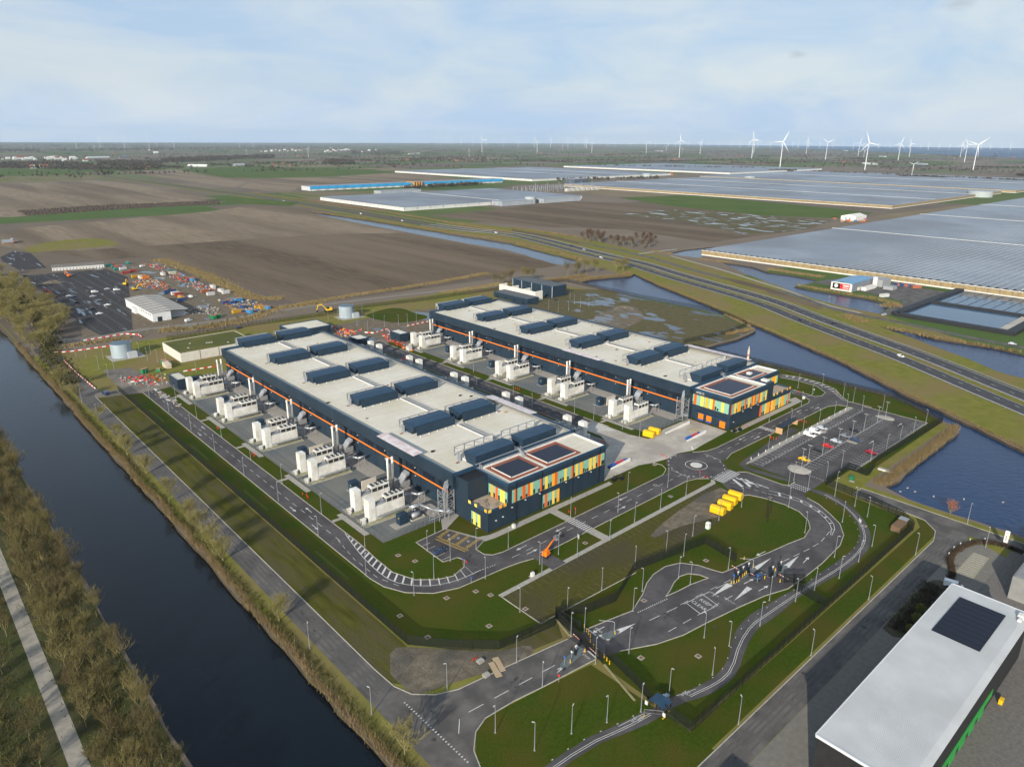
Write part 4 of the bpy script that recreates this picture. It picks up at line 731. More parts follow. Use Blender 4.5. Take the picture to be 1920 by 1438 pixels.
for q in ((298, 300.5, 154, 157, 14.8, 15.6), (304, 306, 166, 168, 13.8, 15), (313, 314.2, 170.5, 171.6, 13.8, 14.6), (315.5, 316.7, 170.5, 171.6, 13.8, 14.6), (318, 319.2, 170.5, 171.6, 13.8, 14.6)): part(MB().box(*q), 'roof_plant', M_white, h)
stair(h, 289.6, 170, 13.9); m = MB(); m.cyl((322, 178, 0), (322, 178, 20.5), .55, .5, 10); m.cyl((322, 178, 20.5), (322, 178, 22.5), .35, .1, 10); m.cyl((322, 178, 17.4), (322, 178, 18.2), .58, .58, 10, 1); tag(m.build('chimney', [mat('cream_metal', (.6, .5, .38)), mat('rust_band', (.35, .1, .04))]), 'cream chimney with rusty band behind the far office block', 'chimney')
# door mats, dock walls and bins in the yard
for (x0, x1, y, dd, lb) in ((242, 259.5, 168, 1.1, 'upper'), (242, 256, 157, 1.0, 'lower'), (197, 208.5, 160.4, 1.0, 'near')):
    m = MB(); m.add([(x0, y, .05), (x1, y, .05), (x1, y + .4, .05), (x0, y + .4, .05), (x0, y, .5), (x1, y, dd + .4), (x1, y + .4, dd + .4), (x0, y + .4, .5)], [(4, 5, 6, 7), (0, 1, 5, 4), (1, 2, 6, 5), (2, 3, 7, 6), (3, 0, 4, 7)]); tag(m.build('dock_wall', M_white), {'upper': 'long white ramp wall left of the two orange dock doors', 'lower': 'white ramp wall beside the row of blue and red bins', 'near': 'white ramp wall at the right end of the near office'}[lb], 'retaining wall')

# ------------------------------------------------------------------ generator bays beside the halls
M_gen = mat('generator_white', (.68, .665, .615), (.78, .765, .715), rough=.55, scale=.8, spec=.35, rgb3=(.58, .56, .49), s3=.25, obj=False)
M_fan = mat('fan_black', (.03, .03, .032), rough=.7); M_plinth = mat('plinth', (.42, .4, .3), (.33, .33, .16), rough=.9, scale=.7)
def gen_proto():
    t = thing('generator_enclosure', 'proto', 'generator')
    b = MB(); b.box(0, 13.8, 0, 2.8, .35, 5.1); [b.box(x, x + .08, -.05, 0, .5, 5) for x in (2.5, 4, 5.5, 7, 8.5, 10, 11.5, 12.9)]; b.build('enclosure', M_gen, t)
    b = MB(); b.box(-.2, 2.3, -.1, 2.9, .3, 8.1); [b.box(-.25, 2.35, -.15, 2.95, z, z + .07) for z in (2.3, 4.4, 6.4)]; b.build('intake_tower', M_gen, t)
    b = MB(); b.box(6.6, 13.7, .1, 2.7, 6.6, 7.3); [b.box(x, x + .15, y, y + .15, 5.1, 6.6) for x in (6.7, 9, 11.3, 13.5) for y in (.15, 2.5)]; c = b.build('cooler', M_gen, t)
    b = MB(); [b.cyl((x, y, 7.3), (x, y, 7.5), .52, .5, 10, 1) for x in (7.6, 9.4, 11.1, 12.8) for y in (.8, 2.05)]; b.build('fan', [M_gen, M_fan], c)
    
    for y in (.08, 2.7):
        b = MB(); [b.box(x, x + 1.7, y, y + .03, 5.4, 6.5) for x in (6.95, 9.25, 11.5)]; b.build('grille', M_fan, c)
    b = MB(); b.box(2.6, 6.4, .4, 2.3, 5.1, 5.7); b.cyl((3, 1.4, 5.9), (12, 1.4, 5.9), .3, n=8); b.cyl((3.4, .7, 5.7), (6, 2.2, 6.3), .15, n=6); b.build('exhaust_pipework', M_steel2, t)
    b = MB(); b.box(2.4, 15, -1.5, -.25, 1.5, 1.6); [b.box(x, x + .1, y, y + .1, .1, 1.5) for x in (2.5, 5.6, 8.7, 11.8, 14.8) for y in (-1.45, -.4)]; [b.box(2.4, 15, -1.5, -1.45, z, z + .05) for z in (2.0, 2.5)]; [b.box(x, x + .05, -1.5, -1.45, 1.6, 2.5) for x in range(3, 15, 2)]; b.add([(15, -1.5, 1.55), (15, -.25, 1.55), (17, -.25, .1), (17, -1.5, .1)], [(0, 1, 2, 3)]); b.build('platform', M_steel2, t)
    b = MB(); b.cyl((-1.8, .6, .2), (-1.8, .6, 1.8), .8, n=12); b.box(-2.2, -.4, 1.4, 2.6, .2, 1.2); b.build('fuel_tank', M_gen, t)
    b = MB(); [b.box(x, x + .9, -.03, 0, .6, 2.8) for x in (3, 9, 12)]; b.build('door', M_white, t)
    return t
def stack_proto():
    t = thing('exhaust_stack', 'proto', 'chimney')
    for x in (-1.0, 1.0):
        b = MB(); b.cyl((x, 0, .2), (x, 0, 12), .38, n=10); p = b.build('flue', M_gen, t, smooth=True); b = MB(); b.cyl((x, 0, 12), (x, 0, 12.5), .55, .5, 10); b.sphere((x, 0, 12.6), .52, 10, 5, sz=.7); b.build('flue_cap', M_gen, p, smooth=True)
    b = MB()
    for x in (-.55, .55):
        for y in (-.5, .5): b.box(x - .06, x + .06, y - .06, y + .06, .1, 10.6)
    for i in range(9):
        z = .8 + i * 1.15
        for y in (-.5, .5): b.box(-.55, .55, y - .04, y + .04, z, z + .09); b.cyl((-.55, y, z), (.55, y, z + 1.1), .045, n=4)
        for x in (-.55, .55): b.box(x - .04, x + .04, -.5, .5, z, z + .09)
    b.build('lattice_frame', M_steel, t); b = MB(); b.box(-1.8, 1.8, -1.2, 1.2, .05, .3); b.build('footing', M_path, t)
    return t
def pipes_proto():
    t = thing('pipe_run', 'proto', 'pipe')
    b = MB(); b.path([(0, 0, 3.6), (3.4, 0, 3.6), (4.6, -2.5, 3.6), (8, -2.5, 3.6)], .42, 10); b.path([(0, 3, 3.2), (5, 3, 3.2), (8, 5, 3.2)], .36, 10); b.build('insulated_pipe', mat('pipe_lagging', (.42, .44, .46), rough=.4, metal=.5), t, smooth=True)
    b = MB(); [b.box(x, x + .15, y, y + .15, .1, 3.4) for x, y in ((.2, -.3), (3, -.3), (4.4, -2.9), (7, -2.9), (.2, 3.3), (3.2, 3.3), (6, 3.9))]; [b.cyl((x, y, .2), (x + 1.3, y + .8, 3.2), .07, n=4) for x, y in ((.2, -.3), (3, -.3), (4.4, -2.9), (.2, 3.3))]; b.build('pipe_support', M_steel, t)
    pr = [(5, 0, 4.2), (6, 0, 4.9), (6.9, 0, 6.3), (8.4, 0, 7.0)]; b = MB()
    for i in range(3):
        p, q = pr[i], pr[i + 1]; b.add([(p[0], 8, p[2]), (p[0], 11, p[2]), (q[0], 11, q[2]), (q[0], 8, q[2]), (p[0], 8, p[2] - .9), (p[0], 11, p[2] - .9), (q[0], 11, q[2] - .9), (q[0], 8, q[2] - .9)], [(0, 1, 2, 3), (7, 6, 5, 4), (0, 3, 7, 4), (1, 5, 6, 2), (0, 4, 5, 1), (3, 2, 6, 7)])
    [b.box(5, 8.4, 7.9 + k * 1.05, 8.0 + k * 1.05, 2, 4.2) for k in range(3)]; b.build('cable_chute', M_steel, t)
    return t
def cab_proto():
    t = thing('switch_cabinet', 'proto', 'cabinet'); b = MB(); b.box(0, 3, 0, 2.6, .1, 3.6); b.box(-.08, 3.08, -.08, 2.68, 3.6, 3.75); b.build('cabinet_body', M_navy2, t); b = MB(); b.box(-.04, 0, .5, .8, 2.4, 2.8); b.build('warning_sign', mat('sign_yellow', (.8, .6, .05)), t); b = MB(); b.box(-.03, 0, 1.1, 2.4, .3, 3.2); b.build('door', M_navyr, t); b = MB(); b.box(-.6, 3.6, -.6, 3.2, .06, .14); b.build('slab', M_path, t)
    return t
gen0, st0, pi0, ca0 = gen_proto(), stack_proto(), pipes_proto(), cab_proto()
wm = MB(); wm.box(0, 6, 0, .35, 0, 3.9); wm.box(-.1, 6.1, -.1, .45, 3.9, 4.0); wall0 = tag(wm.build('blast_wall', mat('precast', (.5, .45, .37), (.57, .52, .44), rough=.85, scale=.7)), 'proto', 'wall')
pl = MB(); kb2 = MB()
SIDES = [(0, 1, 'canal side of the near hall'), (317.4, -1, 'inner side of the near hall'), (133.6, 1, 'left side of the far hall'), (451.2, -1, 'hidden side of the far hall')]
BAY = [n + ' bay from the offices' for n in ('first', 'second', 'third', 'fourth', 'fifth')]
first = True
def put(p, x, y, s, lab, grp, z=0.):
    global first
    o = dup(p, (x, y, z), 0, lab, grp); o.scale = (s, 1, 1); return o
for o_, s, side in SIDES:
    for k in range(5):
        v = 186.6 + 39.8 * k; X = lambda x: o_ + s * x
        if o_ > 400: put(st0, X(124.2), v + 15.5, s, f'twin exhaust flues, {side}, {BAY[k]}', 'exhaust flues beside the halls'); continue
        for j, (dv, w_) in enumerate(((0, 'front'), (9.1, 'rear'))): put(gen0, X(105.9), v + dv, s, f'{w_} white generator, {side}, {BAY[k]}', 'white generator enclosures in the bays')
        put(st0, X(124.2), v + 15.5, s, f'twin exhaust flues, {side}, {BAY[k]}', 'exhaust flues beside the halls')
        put(pi0, X(121), v + 3, s, f'grey pipe run, {side}, {BAY[k]}', 'pipe runs into the halls')
        put(ca0, X(112.4), v + 22.8, s, f'navy switch cabinet, {side}, {BAY[k]}', 'navy switch cabinets')
        put(wall0, X(115.6), v + 21.2, s, f'beige concrete blast wall, {side}, {BAY[k]}', 'beige blast walls')
        for (a, b, c, d) in ((103.4, 121.2, v - 2, v + 4), (103.4, 121.2, v + 7, v + 13.4)):
            a, b = sorted((X(a), X(b))); pl.box(a, b, c, d, .05, .16); kb2.wall([(a, c), (b, c), (b, d), (a, d), (a, c)], .3, .05, .34)
for p in (gen0, st0, pi0, ca0):
    for c in list(p.children):
        for g in list(c.children): bpy.data.objects.remove(g)
        bpy.data.objects.remove(c)
    bpy.data.objects.remove(p)
bpy.data.objects.remove(wall0)
struct(pl, 'equipment_plinth', M_plinth); struct(kb2, 'plinth_kerb', M_kerb)
# single cabinet and tank by the near corner
def lattice(name, label, x, y, w_, d, hgt, par=None):
    t = thing(name, label, 'pipe tower', (x, y)); b = MB(); n = int(hgt / 2)
    for a in (0, w_):
        for c in (0, d): b.box(a - .12, a + .12, c - .12, c + .12, 0, hgt)
    for i in range(n):
        z = i * hgt / n
        for c in (0, d): b.box(0, w_, c - .07, c + .07, z + .1, z + .25); b.cyl((0 if i % 2 else w_, c, z), (w_ if i % 2 else 0, c, z + hgt / n), .07, n=4)
        for a in (0, w_): b.box(a - .07, a + .07, 0, d, z + .1, z + .25); b.cyl((a, 0 if i % 2 else d, z), (a, d if i % 2 else 0, z + hgt / n), .07, n=4)
    b.build('lattice', M_steel, t); b = MB()
    for i in range(4): b.path([(w_ * .2 + i * .6, -1.5, 2.2), (w_ * .2 + i * .6, d * .4, 2.4), (w_ * .2 + i * .6, d * .5, hgt), (w_ * .2 + i * .6 + 1.2, d * .6, hgt + 2.6), (w_ * .2 + i * .6 + 3, d * .6, hgt + 3)], .16, 6)
    b.build('riser_pipe', MATS['pipe_lagging'], t); b = MB(); b.cyl((w_ * .5, d * .5, 3), (w_ * .5, d * .5, 4.6), .25, n=8); b.build('valve', M_orange, t)
    return t
lattice('pipe_tower', 'grey lattice pipe tower at the left corner of the near office', 126.2, 172.6, 4, 3.6, 9.5)
lattice('pipe_tower', 'grey lattice pipe tower at the left corner of the far office', 260.4, 172.6, 4, 3.6, 10.5)
t = thing('pipe_run', 'bent grey pipe run from the front generator to the near office tower', 'pipe', (119, 174)); b = MB()
for d in (0, .9): b.path([(119, 182 + d, 2.6), (122, 181 + d, 3.4), (124.4, 176.2 + d, 2.4), (127.2, 172.4 + d * .6, 2.4), (129.5, 173 + d, 2.4)], .38, 10)
part(b, 'insulated_pipe', MATS['pipe_lagging'], t, True); b = MB(); [b.box(x, x + .14, y, y + .14, .05, 2.6) for x, y in ((119.4, 181.6), (122, 180.6), (123.2, 178), (124.6, 175.8), (126, 173.8), (128, 172.4), (121, 174), (123.5, 172), (126, 170.4))]; b.box(120, 128, 172, 172.2, 1.9, 2.1); part(b, 'pipe_support', M_steel, t)
t = thing('switch_cabinet', 'navy switch cabinet beside the front generator, corner of the slate yard', 'cabinet', (112.2, 178.2)); b = MB(); b.box(0, 3.2, 0, 2.4, .1, 3.8); b.build('cabinet_body', M_navy2, t); b = MB(); b.box(-.05, 0, .6, .9, 2.4, 2.8); b.build('warning_sign', MATS['sign_yellow'], t); b = MB(); b.box(-2.4, 3.6, -1.2, 3, .06, .15); b.build('slab', M_path, t)
t = thing('storage_tank', 'small grey horizontal tank in a kerbed pit by the front generator', 'tank', (117.5, 178.4)); b = MB(); b.cyl((0, 1, 1.3), (3.4, 1, 1.3), .9, n=12); b.build('tank_shell', M_steel2, t, True); b = MB(); [b.cyl((x, 2.6, .1), (x, 2.6, 2.4), .3, n=8) for x in (.4, 1.4, 2.4)]; b.build('vent_pipe', M_steel, t); b = MB(); b.wall([(-.8, -.4), (4.4, -.4), (4.4, 3.6), (-.8, 3.6), (-.8, -.4)], .25, .05, .6); b.build('pit_kerb', M_kerb, t)
# small service buildings
def shed(name, label, x0, x1, y0, y1, h_, roofm=None, wallm=None, rim=.4, cat='building', doors=0, joints=0):
    t = thing(name, label, cat, ((x0 + x1) / 2, (y0 + y1) / 2)); W = MB(); W.box(x0, x1, y0, y1, 0, h_ - rim); part(W, 'wall', wallm or M_navy, t)
    W = MB(); W.box(x0 + .25, x1 - .25, y0 + .25, y1 - .25, h_ - rim, h_ - rim + .08); part(W, 'roof_deck', roofm or M_deck, t)
    W = MB(); W.box(x0, x1, y0, y0 + .25, h_ - rim, h_); W.box(x0, x1, y1 - .25, y1, h_ - rim, h_); W.box(x0, x0 + .25, y0 + .25, y1 - .25, h_ - rim, h_); W.box(x1 - .25, x1, y0 + .25, y1 - .25, h_ - rim, h_); part(W, 'parapet', M_navyr if wallm is None else wallm, t)
    for i in range(doors): W = MB(); yy = y0 + (y1 - y0) * (i + .5) / doors; W.box(x0 - .06, x0, yy - 1, yy + 1, .1, 2.6); part(W, 'door', M_navyd, t)
    for i in range(1, joints):
        W = MB(); xx = x0 + (x1 - x0) * i / joints; W.box(xx - .12, xx + .12, y0 - .06, y0, 0, h_ - .1); part(W, 'panel_joint', M_navyd, t)
    return t
shed('plant_room', 'small navy plant room at the far end of the canal side yard', 103.5, 108.8, 364, 377, 5.6, doors=1)
shed('plant_room', 'small navy plant room beside the service road between the halls', 237.6, 244, 366.5, 378, 5.6, doors=1)
shed('plant_room', 'low navy open-topped plant enclosure behind the near hall corner', 214, 222, 378, 388, 4, doors=1)
shed('plant_building', 'flat white-roofed navy building right behind the near hall', 190, 216, 414, 434, 6.2, rim=.6, doors=2)
t = shed('pump_house', 'concrete hall with mossy green roof left of the near hall', 121, 164, 412, 443, 5.4, roofm=mat('moss_roof', (.09, .095, .015), (.14, .125, .03), rough=.95, scale=.3, detail=5, rgb3=(.07, .08, .012), s3=.05), wallm=mat('precast_white', (.55, .52, .45), (.62, .59, .52), rough=.8, scale=.5), rim=.25, joints=4)
W = MB(); [W.box(x, x + 1, y, y + .5, 5.2, 5.5) for x, y in ((140, 425), (141.3, 424.6), (142.6, 424.2), (150, 418), (156, 421), (158, 417), (132, 430), (128, 421))]; part(W, 'skylight', M_white, t)
t = shed('substation_building', 'long low navy building with white lamps behind the far hall', 372, 384, 394, 434, 4.6, roofm=mat('dark_roof', (.1, .11, .115), rough=.8), doors=4)
t = thing('transformer_walls', 'open pale concrete transformer bays beside the long navy building', 'wall', (386, 420)); W = MB(); W.box(385, 385.6, 399, 442, 0, 7.6); [W.box(385.6, 393, y, y + .7, 0, 7.8) for y in (399, 413, 427, 441)]; part(W, 'wall', mat('fresh_concrete', (.6, .57, .5), (.67, .64, .57), scale=.5, rough=.85), t)
t = shed('switch_building', 'tall navy box with light vertical strips beyond the concrete bays', 405, 421, 400, 448, 9.2, roofm=MATS['dark_roof'])
W = MB(); [W.box(404.9, 405, y, y + .7, 0, 9) for y in (400, 412, 424, 436, 447)]; part(W, 'light_strip', mat('strip_grey', (.3, .34, .38)), t); W = MB(); W.box(421, 425, 404, 408, 0, 4); part(W, 'lean_to', M_navy2, t)
def tank(label, x, y, r_, h_):
    t = thing('water_tank', label, 'tank', (x, y)); W = MB(); W.cyl((0, 0, .2), (0, 0, h_), r_, n=32); W.build('tank_shell', mat('tank_blue_grey', (.3, .36, .4), (.36, .42, .46), rough=.45, scale=.4, stretch=(1, 1, .2)), t, False); W = MB(); W.cyl((0, 0, h_), (0, 0, h_ + .5), r_ + .1, r_ * .1, 32); W.build('tank_roof', mat('tank_roof', (.1, .15, .19), rough=.5), t); W = MB(); W.box(r_ * .3, r_ * 1.2, -r_ - 1.5, -r_ * .75, .1, h_ * .42); W.build('pump_box', mat('pump_box_grey', (.4, .43, .45)), t); W = MB(); [W.cyl((r_ + .3, s_ * .3, .1), (r_ + .3, s_ * .3, h_ + .8), .06, n=4) for s_ in (-1, 1)]; [W.box(r_ + .27, r_ + .33, -.3, .3, z * .8 + .5, z * .8 + .56) for z in range(int(h_ / .8))]; W.build('ladder', M_steel, t); W = MB(); W.box(-r_ - 2, r_ + 5, -r_ - 3, r_ + 1, .05, .14); W.build('slab', M_path, t)
tank('blue-grey round water tank near the canal side construction barriers', 99.5, 447, 5.4, 8.2)
tank('blue-grey round water tank behind the near hall beside the lawn', 247, 449, 5.2, 8.4)

# ------------------------------------------------------------------ trees, reeds, shrubs
M_bark = mat('bark', (.17, .15, .065), (.24, .21, .095), rough=.95, scale=1.5, spec=.1)
M_twig = mat('twigs', (.14, .12, .048), (.215, .18, .075), rough=.95, scale=.25, detail=3, spec=.05, rgb3=(.12, .093, .048), s3=.05)
M_twig2 = mat('brown_twigs', (.1, .07, .05), (.15, .105, .075), rough=.95, scale=.2, detail=3, spec=.05)
M_reed = mat('reed', (.16, .115, .056), (.26, .19, .095), rough=.95, scale=.5, detail=3, spec=.05, rgb3=(.2, .15, .07), s3=.08)
M_scrub = mat('scrub', (.05, .05, .015), (.1, .085, .03), rough=.95, scale=.4, detail=3, spec=.05)
def tree_proto(seed, hgt=9., spread=3.2, twigs=2300, m=None, trunk_h=.25, tw=.036):
    rnd = random.Random(seed); t = thing('bare_tree', 'proto', 'tree'); T = MB(); C = MB(); tips = []
    def limb(p, d, l, r, lev):
        q = p; segs = 3 if lev < 2 else 2
        for i in range(segs):
            d = (d + Vector((rnd.gauss(0, .13), rnd.gauss(0, .13), rnd.uniform(0, .12)))).normalized(); n = q + d * (l / segs)
            (T if lev < 2 else C).cyl(q, n, r * (1 - .3 * i / segs), r * (1 - .3 * (i + 1) / segs), 5 if lev < 2 else 3, cap=False); q = n
            if lev < 3 and i:
                for _ in range((3, 3, 2)[lev]):
                    a = rnd.uniform(0, 6.283); o = Vector((math.cos(a), math.sin(a), rnd.uniform(.5, 1.3))); limb(q, (d * .6 + o * .75).normalized(), l * rnd.uniform(.55, .75), r * .5, lev + 1)
        if lev >= 2: tips.append((q, d, l))
    th = hgt * trunk_h; stems = rnd.choice((1, 1, 2))
    for s in range(stems):
        b = Vector((rnd.uniform(-.3, .3) * (stems - 1), rnd.uniform(-.3, .3) * (stems - 1), 0)); T.cyl(b, b + Vector((0, 0, th)), .17, .13, 6)
        limb(b + Vector((0, 0, th)), Vector((rnd.gauss(0, .12), rnd.gauss(0, .12), 1)).normalized(), hgt * .42, .12, 0)
        for i in range(5):
            a = i * 1.257 + rnd.uniform(-.4, .4); limb(b + Vector((0, 0, th * rnd.uniform(.8, 1.3))), Vector((math.cos(a), math.sin(a), rnd.uniform(1.3, 2.6))).normalized(), hgt * rnd.uniform(.32, .46), .1, 1)
    k = max(1, twigs // max(1, len(tips)))
    for q, d, l in tips:
        for _ in range(k):
            e = (d + Vector((rnd.gauss(0, .42), rnd.gauss(0, .42), rnd.gauss(.45, .4)))).normalized(); ll = rnd.uniform(.5, 1.4) * hgt / 9; s = q - d * rnd.uniform(0, l * .8)
            w_ = e.cross(Vector((rnd.gauss(0, 1), rnd.gauss(0, 1), rnd.gauss(0, 1)))).normalized() * tw * .5; C.add([tuple(s - w_), tuple(s + w_), tuple(s + e * ll)], [(0, 1, 2)])
    sc = hgt / max(v[2] for v in C.v)
    for M_ in (T, C): M_.v = [(x * sc, y * sc, z * sc) for x, y, z in M_.v]
    T.build('trunk', M_bark, t); C.build('crown', m or M_twig, t); return t
TP = [tree_proto(11 + i, 10, twigs=2400) for i in range(6)]; TB = [tree_proto(31 + i, 10, twigs=2600, m=M_twig2, tw=.09) for i in range(2)]; TR = [tree_proto(51 + i, 10, twigs=2300, trunk_h=.2, tw=.05, m=mat('olive_twigs', (.19, .165, .06), (.27, .235, .09), rough=.95, scale=.4, spec=.05)) for i in range(3)]; TT = [tree_proto(41 + i, 12, twigs=1200, trunk_h=.35, tw=.06) for i in range(2)]
rnd = random.Random(5)
def plant(protos, x, y, s, label, group, sz=None): o = dup(rnd.choice(protos), (x, y, 0), rnd.uniform(0, 6.28), label, group); s, k = s if isinstance(s, tuple) else (s, s); o.scale = (s, s, k * (sz or rnd.uniform(.9, 1.12))); return o
def scatter(poly, n, dmin):
    xs, ys = [p[0] for p in poly], [p[1] for p in poly]; out = []
    for _ in range(n * 40):
        p = (rnd.uniform(min(xs), max(xs)), rnd.uniform(min(ys), max(ys)))
        if inside(p, poly) and all(math.dist(p, q) > dmin for q in out): out.append(p)
        if len(out) >= n: break
    return out
for p in scatter(rect(14.2, 26.2, 98, 345), 150, 2.8): plant(TP, *p, rnd.uniform(.75, 1.1), 'bare olive-brown tree in the dense strip between canal and gravel path', 'trees on the left canal bank')
for p in scatter([(-16, 100), (7.6, 100), (7.6, 240), (0, 240)], 34, 3.6): plant(TP, *p, rnd.uniform(.7, 1.05), 'bare tree left of the gravel path in the bottom left corner', 'trees left of the gravel path')
for p in scatter([(60, 400), (66, 402), (63, 470), (84, 520), (98, 575), (100, 700), (95, 800), (60, 800), (59.5, 480)], 80, 4.2): plant(TR, *p, (rnd.uniform(1.5, 2.1), rnd.uniform(1, 1.3)), 'bare tree in the wood between the canal and the wet car park', 'trees beside the wet car park')
RB = [(61.3, 100), (61, 158), (61, 196), (61.6, 206), (61.8, 216), (61.4, 226), (61.2, 245), (62, 274), (61.6, 297), (62, 304), (62, 313), (62.6, 345), (62.8, 384)]
for i, p in enumerate(RB): plant(TR, *p, (1.35, .9), f'slim bare roadside tree beside the canal road, {nth(i)} one from the camera', 'roadside trees along the canal road')
for i, p in enumerate(((399, 463), (405, 462), (412, 465), (421, 469), (425, 472), (436, 467), (441, 467), (444, 464))): plant(TT, *p, 1.15, f'tall bare tree behind the concrete bays, {nth(i)} one from the left', 'tall trees behind the concrete bays')
for i, p in enumerate(((480, 455), (487, 453), (495, 455), (506, 455), (514, 450), (538, 446), (543, 441), (547, 446), (552, 443))): plant(TT, *p, 1.25, f'tall bare tree at the tip of the lake by the motorway, {nth(i)} from the left', 'tall trees at the lake tip')
for p in scatter([(690, 640), (712, 625), (690, 575), (736, 550), (700, 520), (674, 512), (668, 560), (676, 610)], 26, 6): plant(TB, *p, rnd.uniform(1.2, 1.6), 'brown bare tree in the copse between the motorway and brown field', 'trees in the motorway copse')
for p in scatter([(108, 484), (120, 478), (170, 474), (215, 480), (205, 492), (150, 486)], 12, 5): plant(TP, *p, rnd.uniform(.35, .55), 'low bare bush on the bank below the white yard hall', 'bushes below the yard hall')
ob = tree_proto(71, 6, twigs=1800, m=mat('willow_red', (.3, .11, .045), (.38, .16, .07), rough=.9, scale=1), trunk_h=.12); ob.name = 'willow_bush'; tag(ob, 'orange-red round willow bush on the lake shore', 'bush'); ob.location = (257.2, 61, 0)
for p in TP + TB + TT + TR:
    for c in list(p.children): bpy.data.objects.remove(c)
    bpy.data.objects.remove(p)
def tufts(name, pts_w, m, label, cat, dens, h0, h1, w0=.05, lean=.25, seed=1):
    """grass-like blades scattered in bands: (polyline, half width)"""
    r_ = random.Random(seed); b = MB()
    for pts, hw in pts_w:
        n = int(length(pts) * hw * 2 * dens); ln = length(pts); ap = along(pts, max(.5, ln / 400))
        for _ in range(n):
            x, y, a = r_.choice(ap); o = r_.gauss(0, hw * .5); j = r_.uniform(-1, 1) * max(.5, ln / 400); x += -math.sin(a) * o + math.cos(a) * j; y += math.cos(a) * o + math.sin(a) * j
            h_ = r_.uniform(h0, h1); t = r_.uniform(0, 6.283); w_ = w0 * r_.uniform(.6, 1.4); dx, dy = math.cos(t) * w_, math.sin(t) * w_; lx, ly = r_.gauss(0, lean), r_.gauss(0, lean)
            b.add([(x - dx, y - dy, -.1), (x + dx, y + dy, -.1), (x + lx, y + ly, h_)], [(0, 1, 2)])
    return stuff(b, name, m, label, cat)
tufts('reed_bed', [(wob([(58.6, 60), (58.6, 300), (58.9, 520)], .8, 9, 8), 1.15)], M_reed, 'tan reed belt along the right bank of the dark canal', 'reeds', 20, .7, 1.7, .06)
tufts('reed_bed', [([(276, 86), (303, 86), (338, 86.5), (347, 88)], 2.0), ([(262, 87), (270, 85.5), (276, 86.5)], 2.2)], M_reed, 'tan reeds on the spit below the parking lot fence', 'reeds', 16, 1, 2.2, .09)
tufts('reed_bed', [(offset(pond[-58:], -2)[:-1] if False else [(x + 1.6, y - .8) for x, y in ((532, 410), (513, 376), (493, 334), (475, 297), (455, 262), (440, 230), (405, 164), (376, 122), (356, 88), (337, 58), (312, 18))], 1.2)], M_reed, 'thin tan reeds on the motorway side shore of the lake', 'reeds', 7, .6, 1.4, .12)
tufts('reed_bed', [([(410, 244), (436, 240)], 2), ([(440, 244), (459, 276)], 1), ([(474, 437), (492, 438), (514, 433), (532, 427), (542, 434)], 3.5), ([(430, 455), (500, 450)], 6)], M_reed, 'tan reeds round the upper end of the lake', 'reeds', 6, 1, 2.2, .16)
tufts('reed_bed', [([(593.6,1175),(602.2,1063.2),(602.9,875.4),(600.2,665.2)], 3), ([(600.2,665.2),(593.4,610.6),(578.6,552.8),(564.6,515.9)], 3), ([(705.1,781.5),(707.1,728.2),(700.2,645.9)], 3), ([(704.9,1664.5),(703.7,1344.1),(693.5,1086.2),(674.4,873.5),(665.1,737.1)], 4)], M_reed, 'tan reed lines along the motorway canal and ditch', 'reeds', 1.2, 1.2, 2.4, .4)
tufts('reed_bed', [([(666.3,438.9),(667.9,420.1),(671.7,403.3)], 3), ([(665.3,357.4),(663.6,315.1),(665,300.2)], 5), ([(607.9,295.8),(603.2,261.4),(601.3,227.6),(593.6,206.2)], 3), ([(509.9,181.2),(506.1,151.2),(508.7,131.8),(508.6,102.9)], 2.5), ([(576.5,211.4),(591,205.2)], 6), ([(523.1,216.4),(512.9,198.6)], 6), ([(675.1,507.8),(671.8,477.6)], 3)], M_reed, 'tan reeds round the ponds beyond the motorway', 'reeds', 1.6, 1, 2.2, .3)
tufts('dry_grass', [([(134.9,494.9),(157.2,485),(184.8,485.9),(198,490.1),(217.5,506.9),(258.2,505.6)], 7), ([(237.2,508),(285.4,512.2),(364.5,512.1),(438.3,519.5)], 5), ([(79,492.2),(94.6,490.7),(115.6,489.3)], 5), ([(228,806),(231.8,693.9),(222.7,552.3),(240.2,537.3)], 8), ([(349.1,472),(424.1,469.7)], 6)], mat('dry_grass', (.2, .15, .06), (.29, .22, .1), rough=.95, scale=.3, detail=3), 'dry tan grass on the banks behind the halls and round the yard', 'grass', 2.2, .5, 1.5, .28)
tufts('undergrowth', [([(19, 95), (19, 345)], 5), ([(-4, 95), (-2, 240)], 9), ([(60.4, 90), (60.6, 400)], 1.4)], M_scrub, 'dark undergrowth below the canal bank trees', 'undergrowth', 5, .3, 1.1, .12, .4)
tufts('undergrowth', [([(66, 410), (68, 470), (82, 560), (84, 760)], 7)], M_scrub, 'dark undergrowth in the wood by the wet car park', 'undergrowth', 2, .4, 1.6, .3, .5)
# heap of soil in the waterlogged field and the clod ridge left of the motorway
def mound(cx, cy, rx, ry, h_, seed, m, label):
    r_ = random.Random(seed); b = MB(); n = 18; vs = [(cx, cy, h_)]
    for j in range(1, 5):
        for i in range(n): a = 2 * math.pi * i / n; k = j / 4 * r_.uniform(.85, 1.12); vs.append((cx + rx * k * math.cos(a), cy + ry * k * math.sin(a), max(0, h_ * (1 - (j / 4) ** 1.4) * r_.uniform(.75, 1.2)) + (.04 if j == 4 else 0)))
    fs = [(0, 1 + i, 1 + (i + 1) % n) for i in range(n)] + [(1 + j * n + i, 1 + (j + 1) * n + i, 1 + (j + 1) * n + (i + 1) % n, 1 + j * n + (i + 1) % n) for j in range(3) for i in range(n)]
    tag(b.add(vs, fs).build('soil_heap', m), label, 'soil heap')
mound(*(416.3,336.6), 14, 10, 2.6, 3, M_mud, 'brown soil heap among puddles behind the far hall')
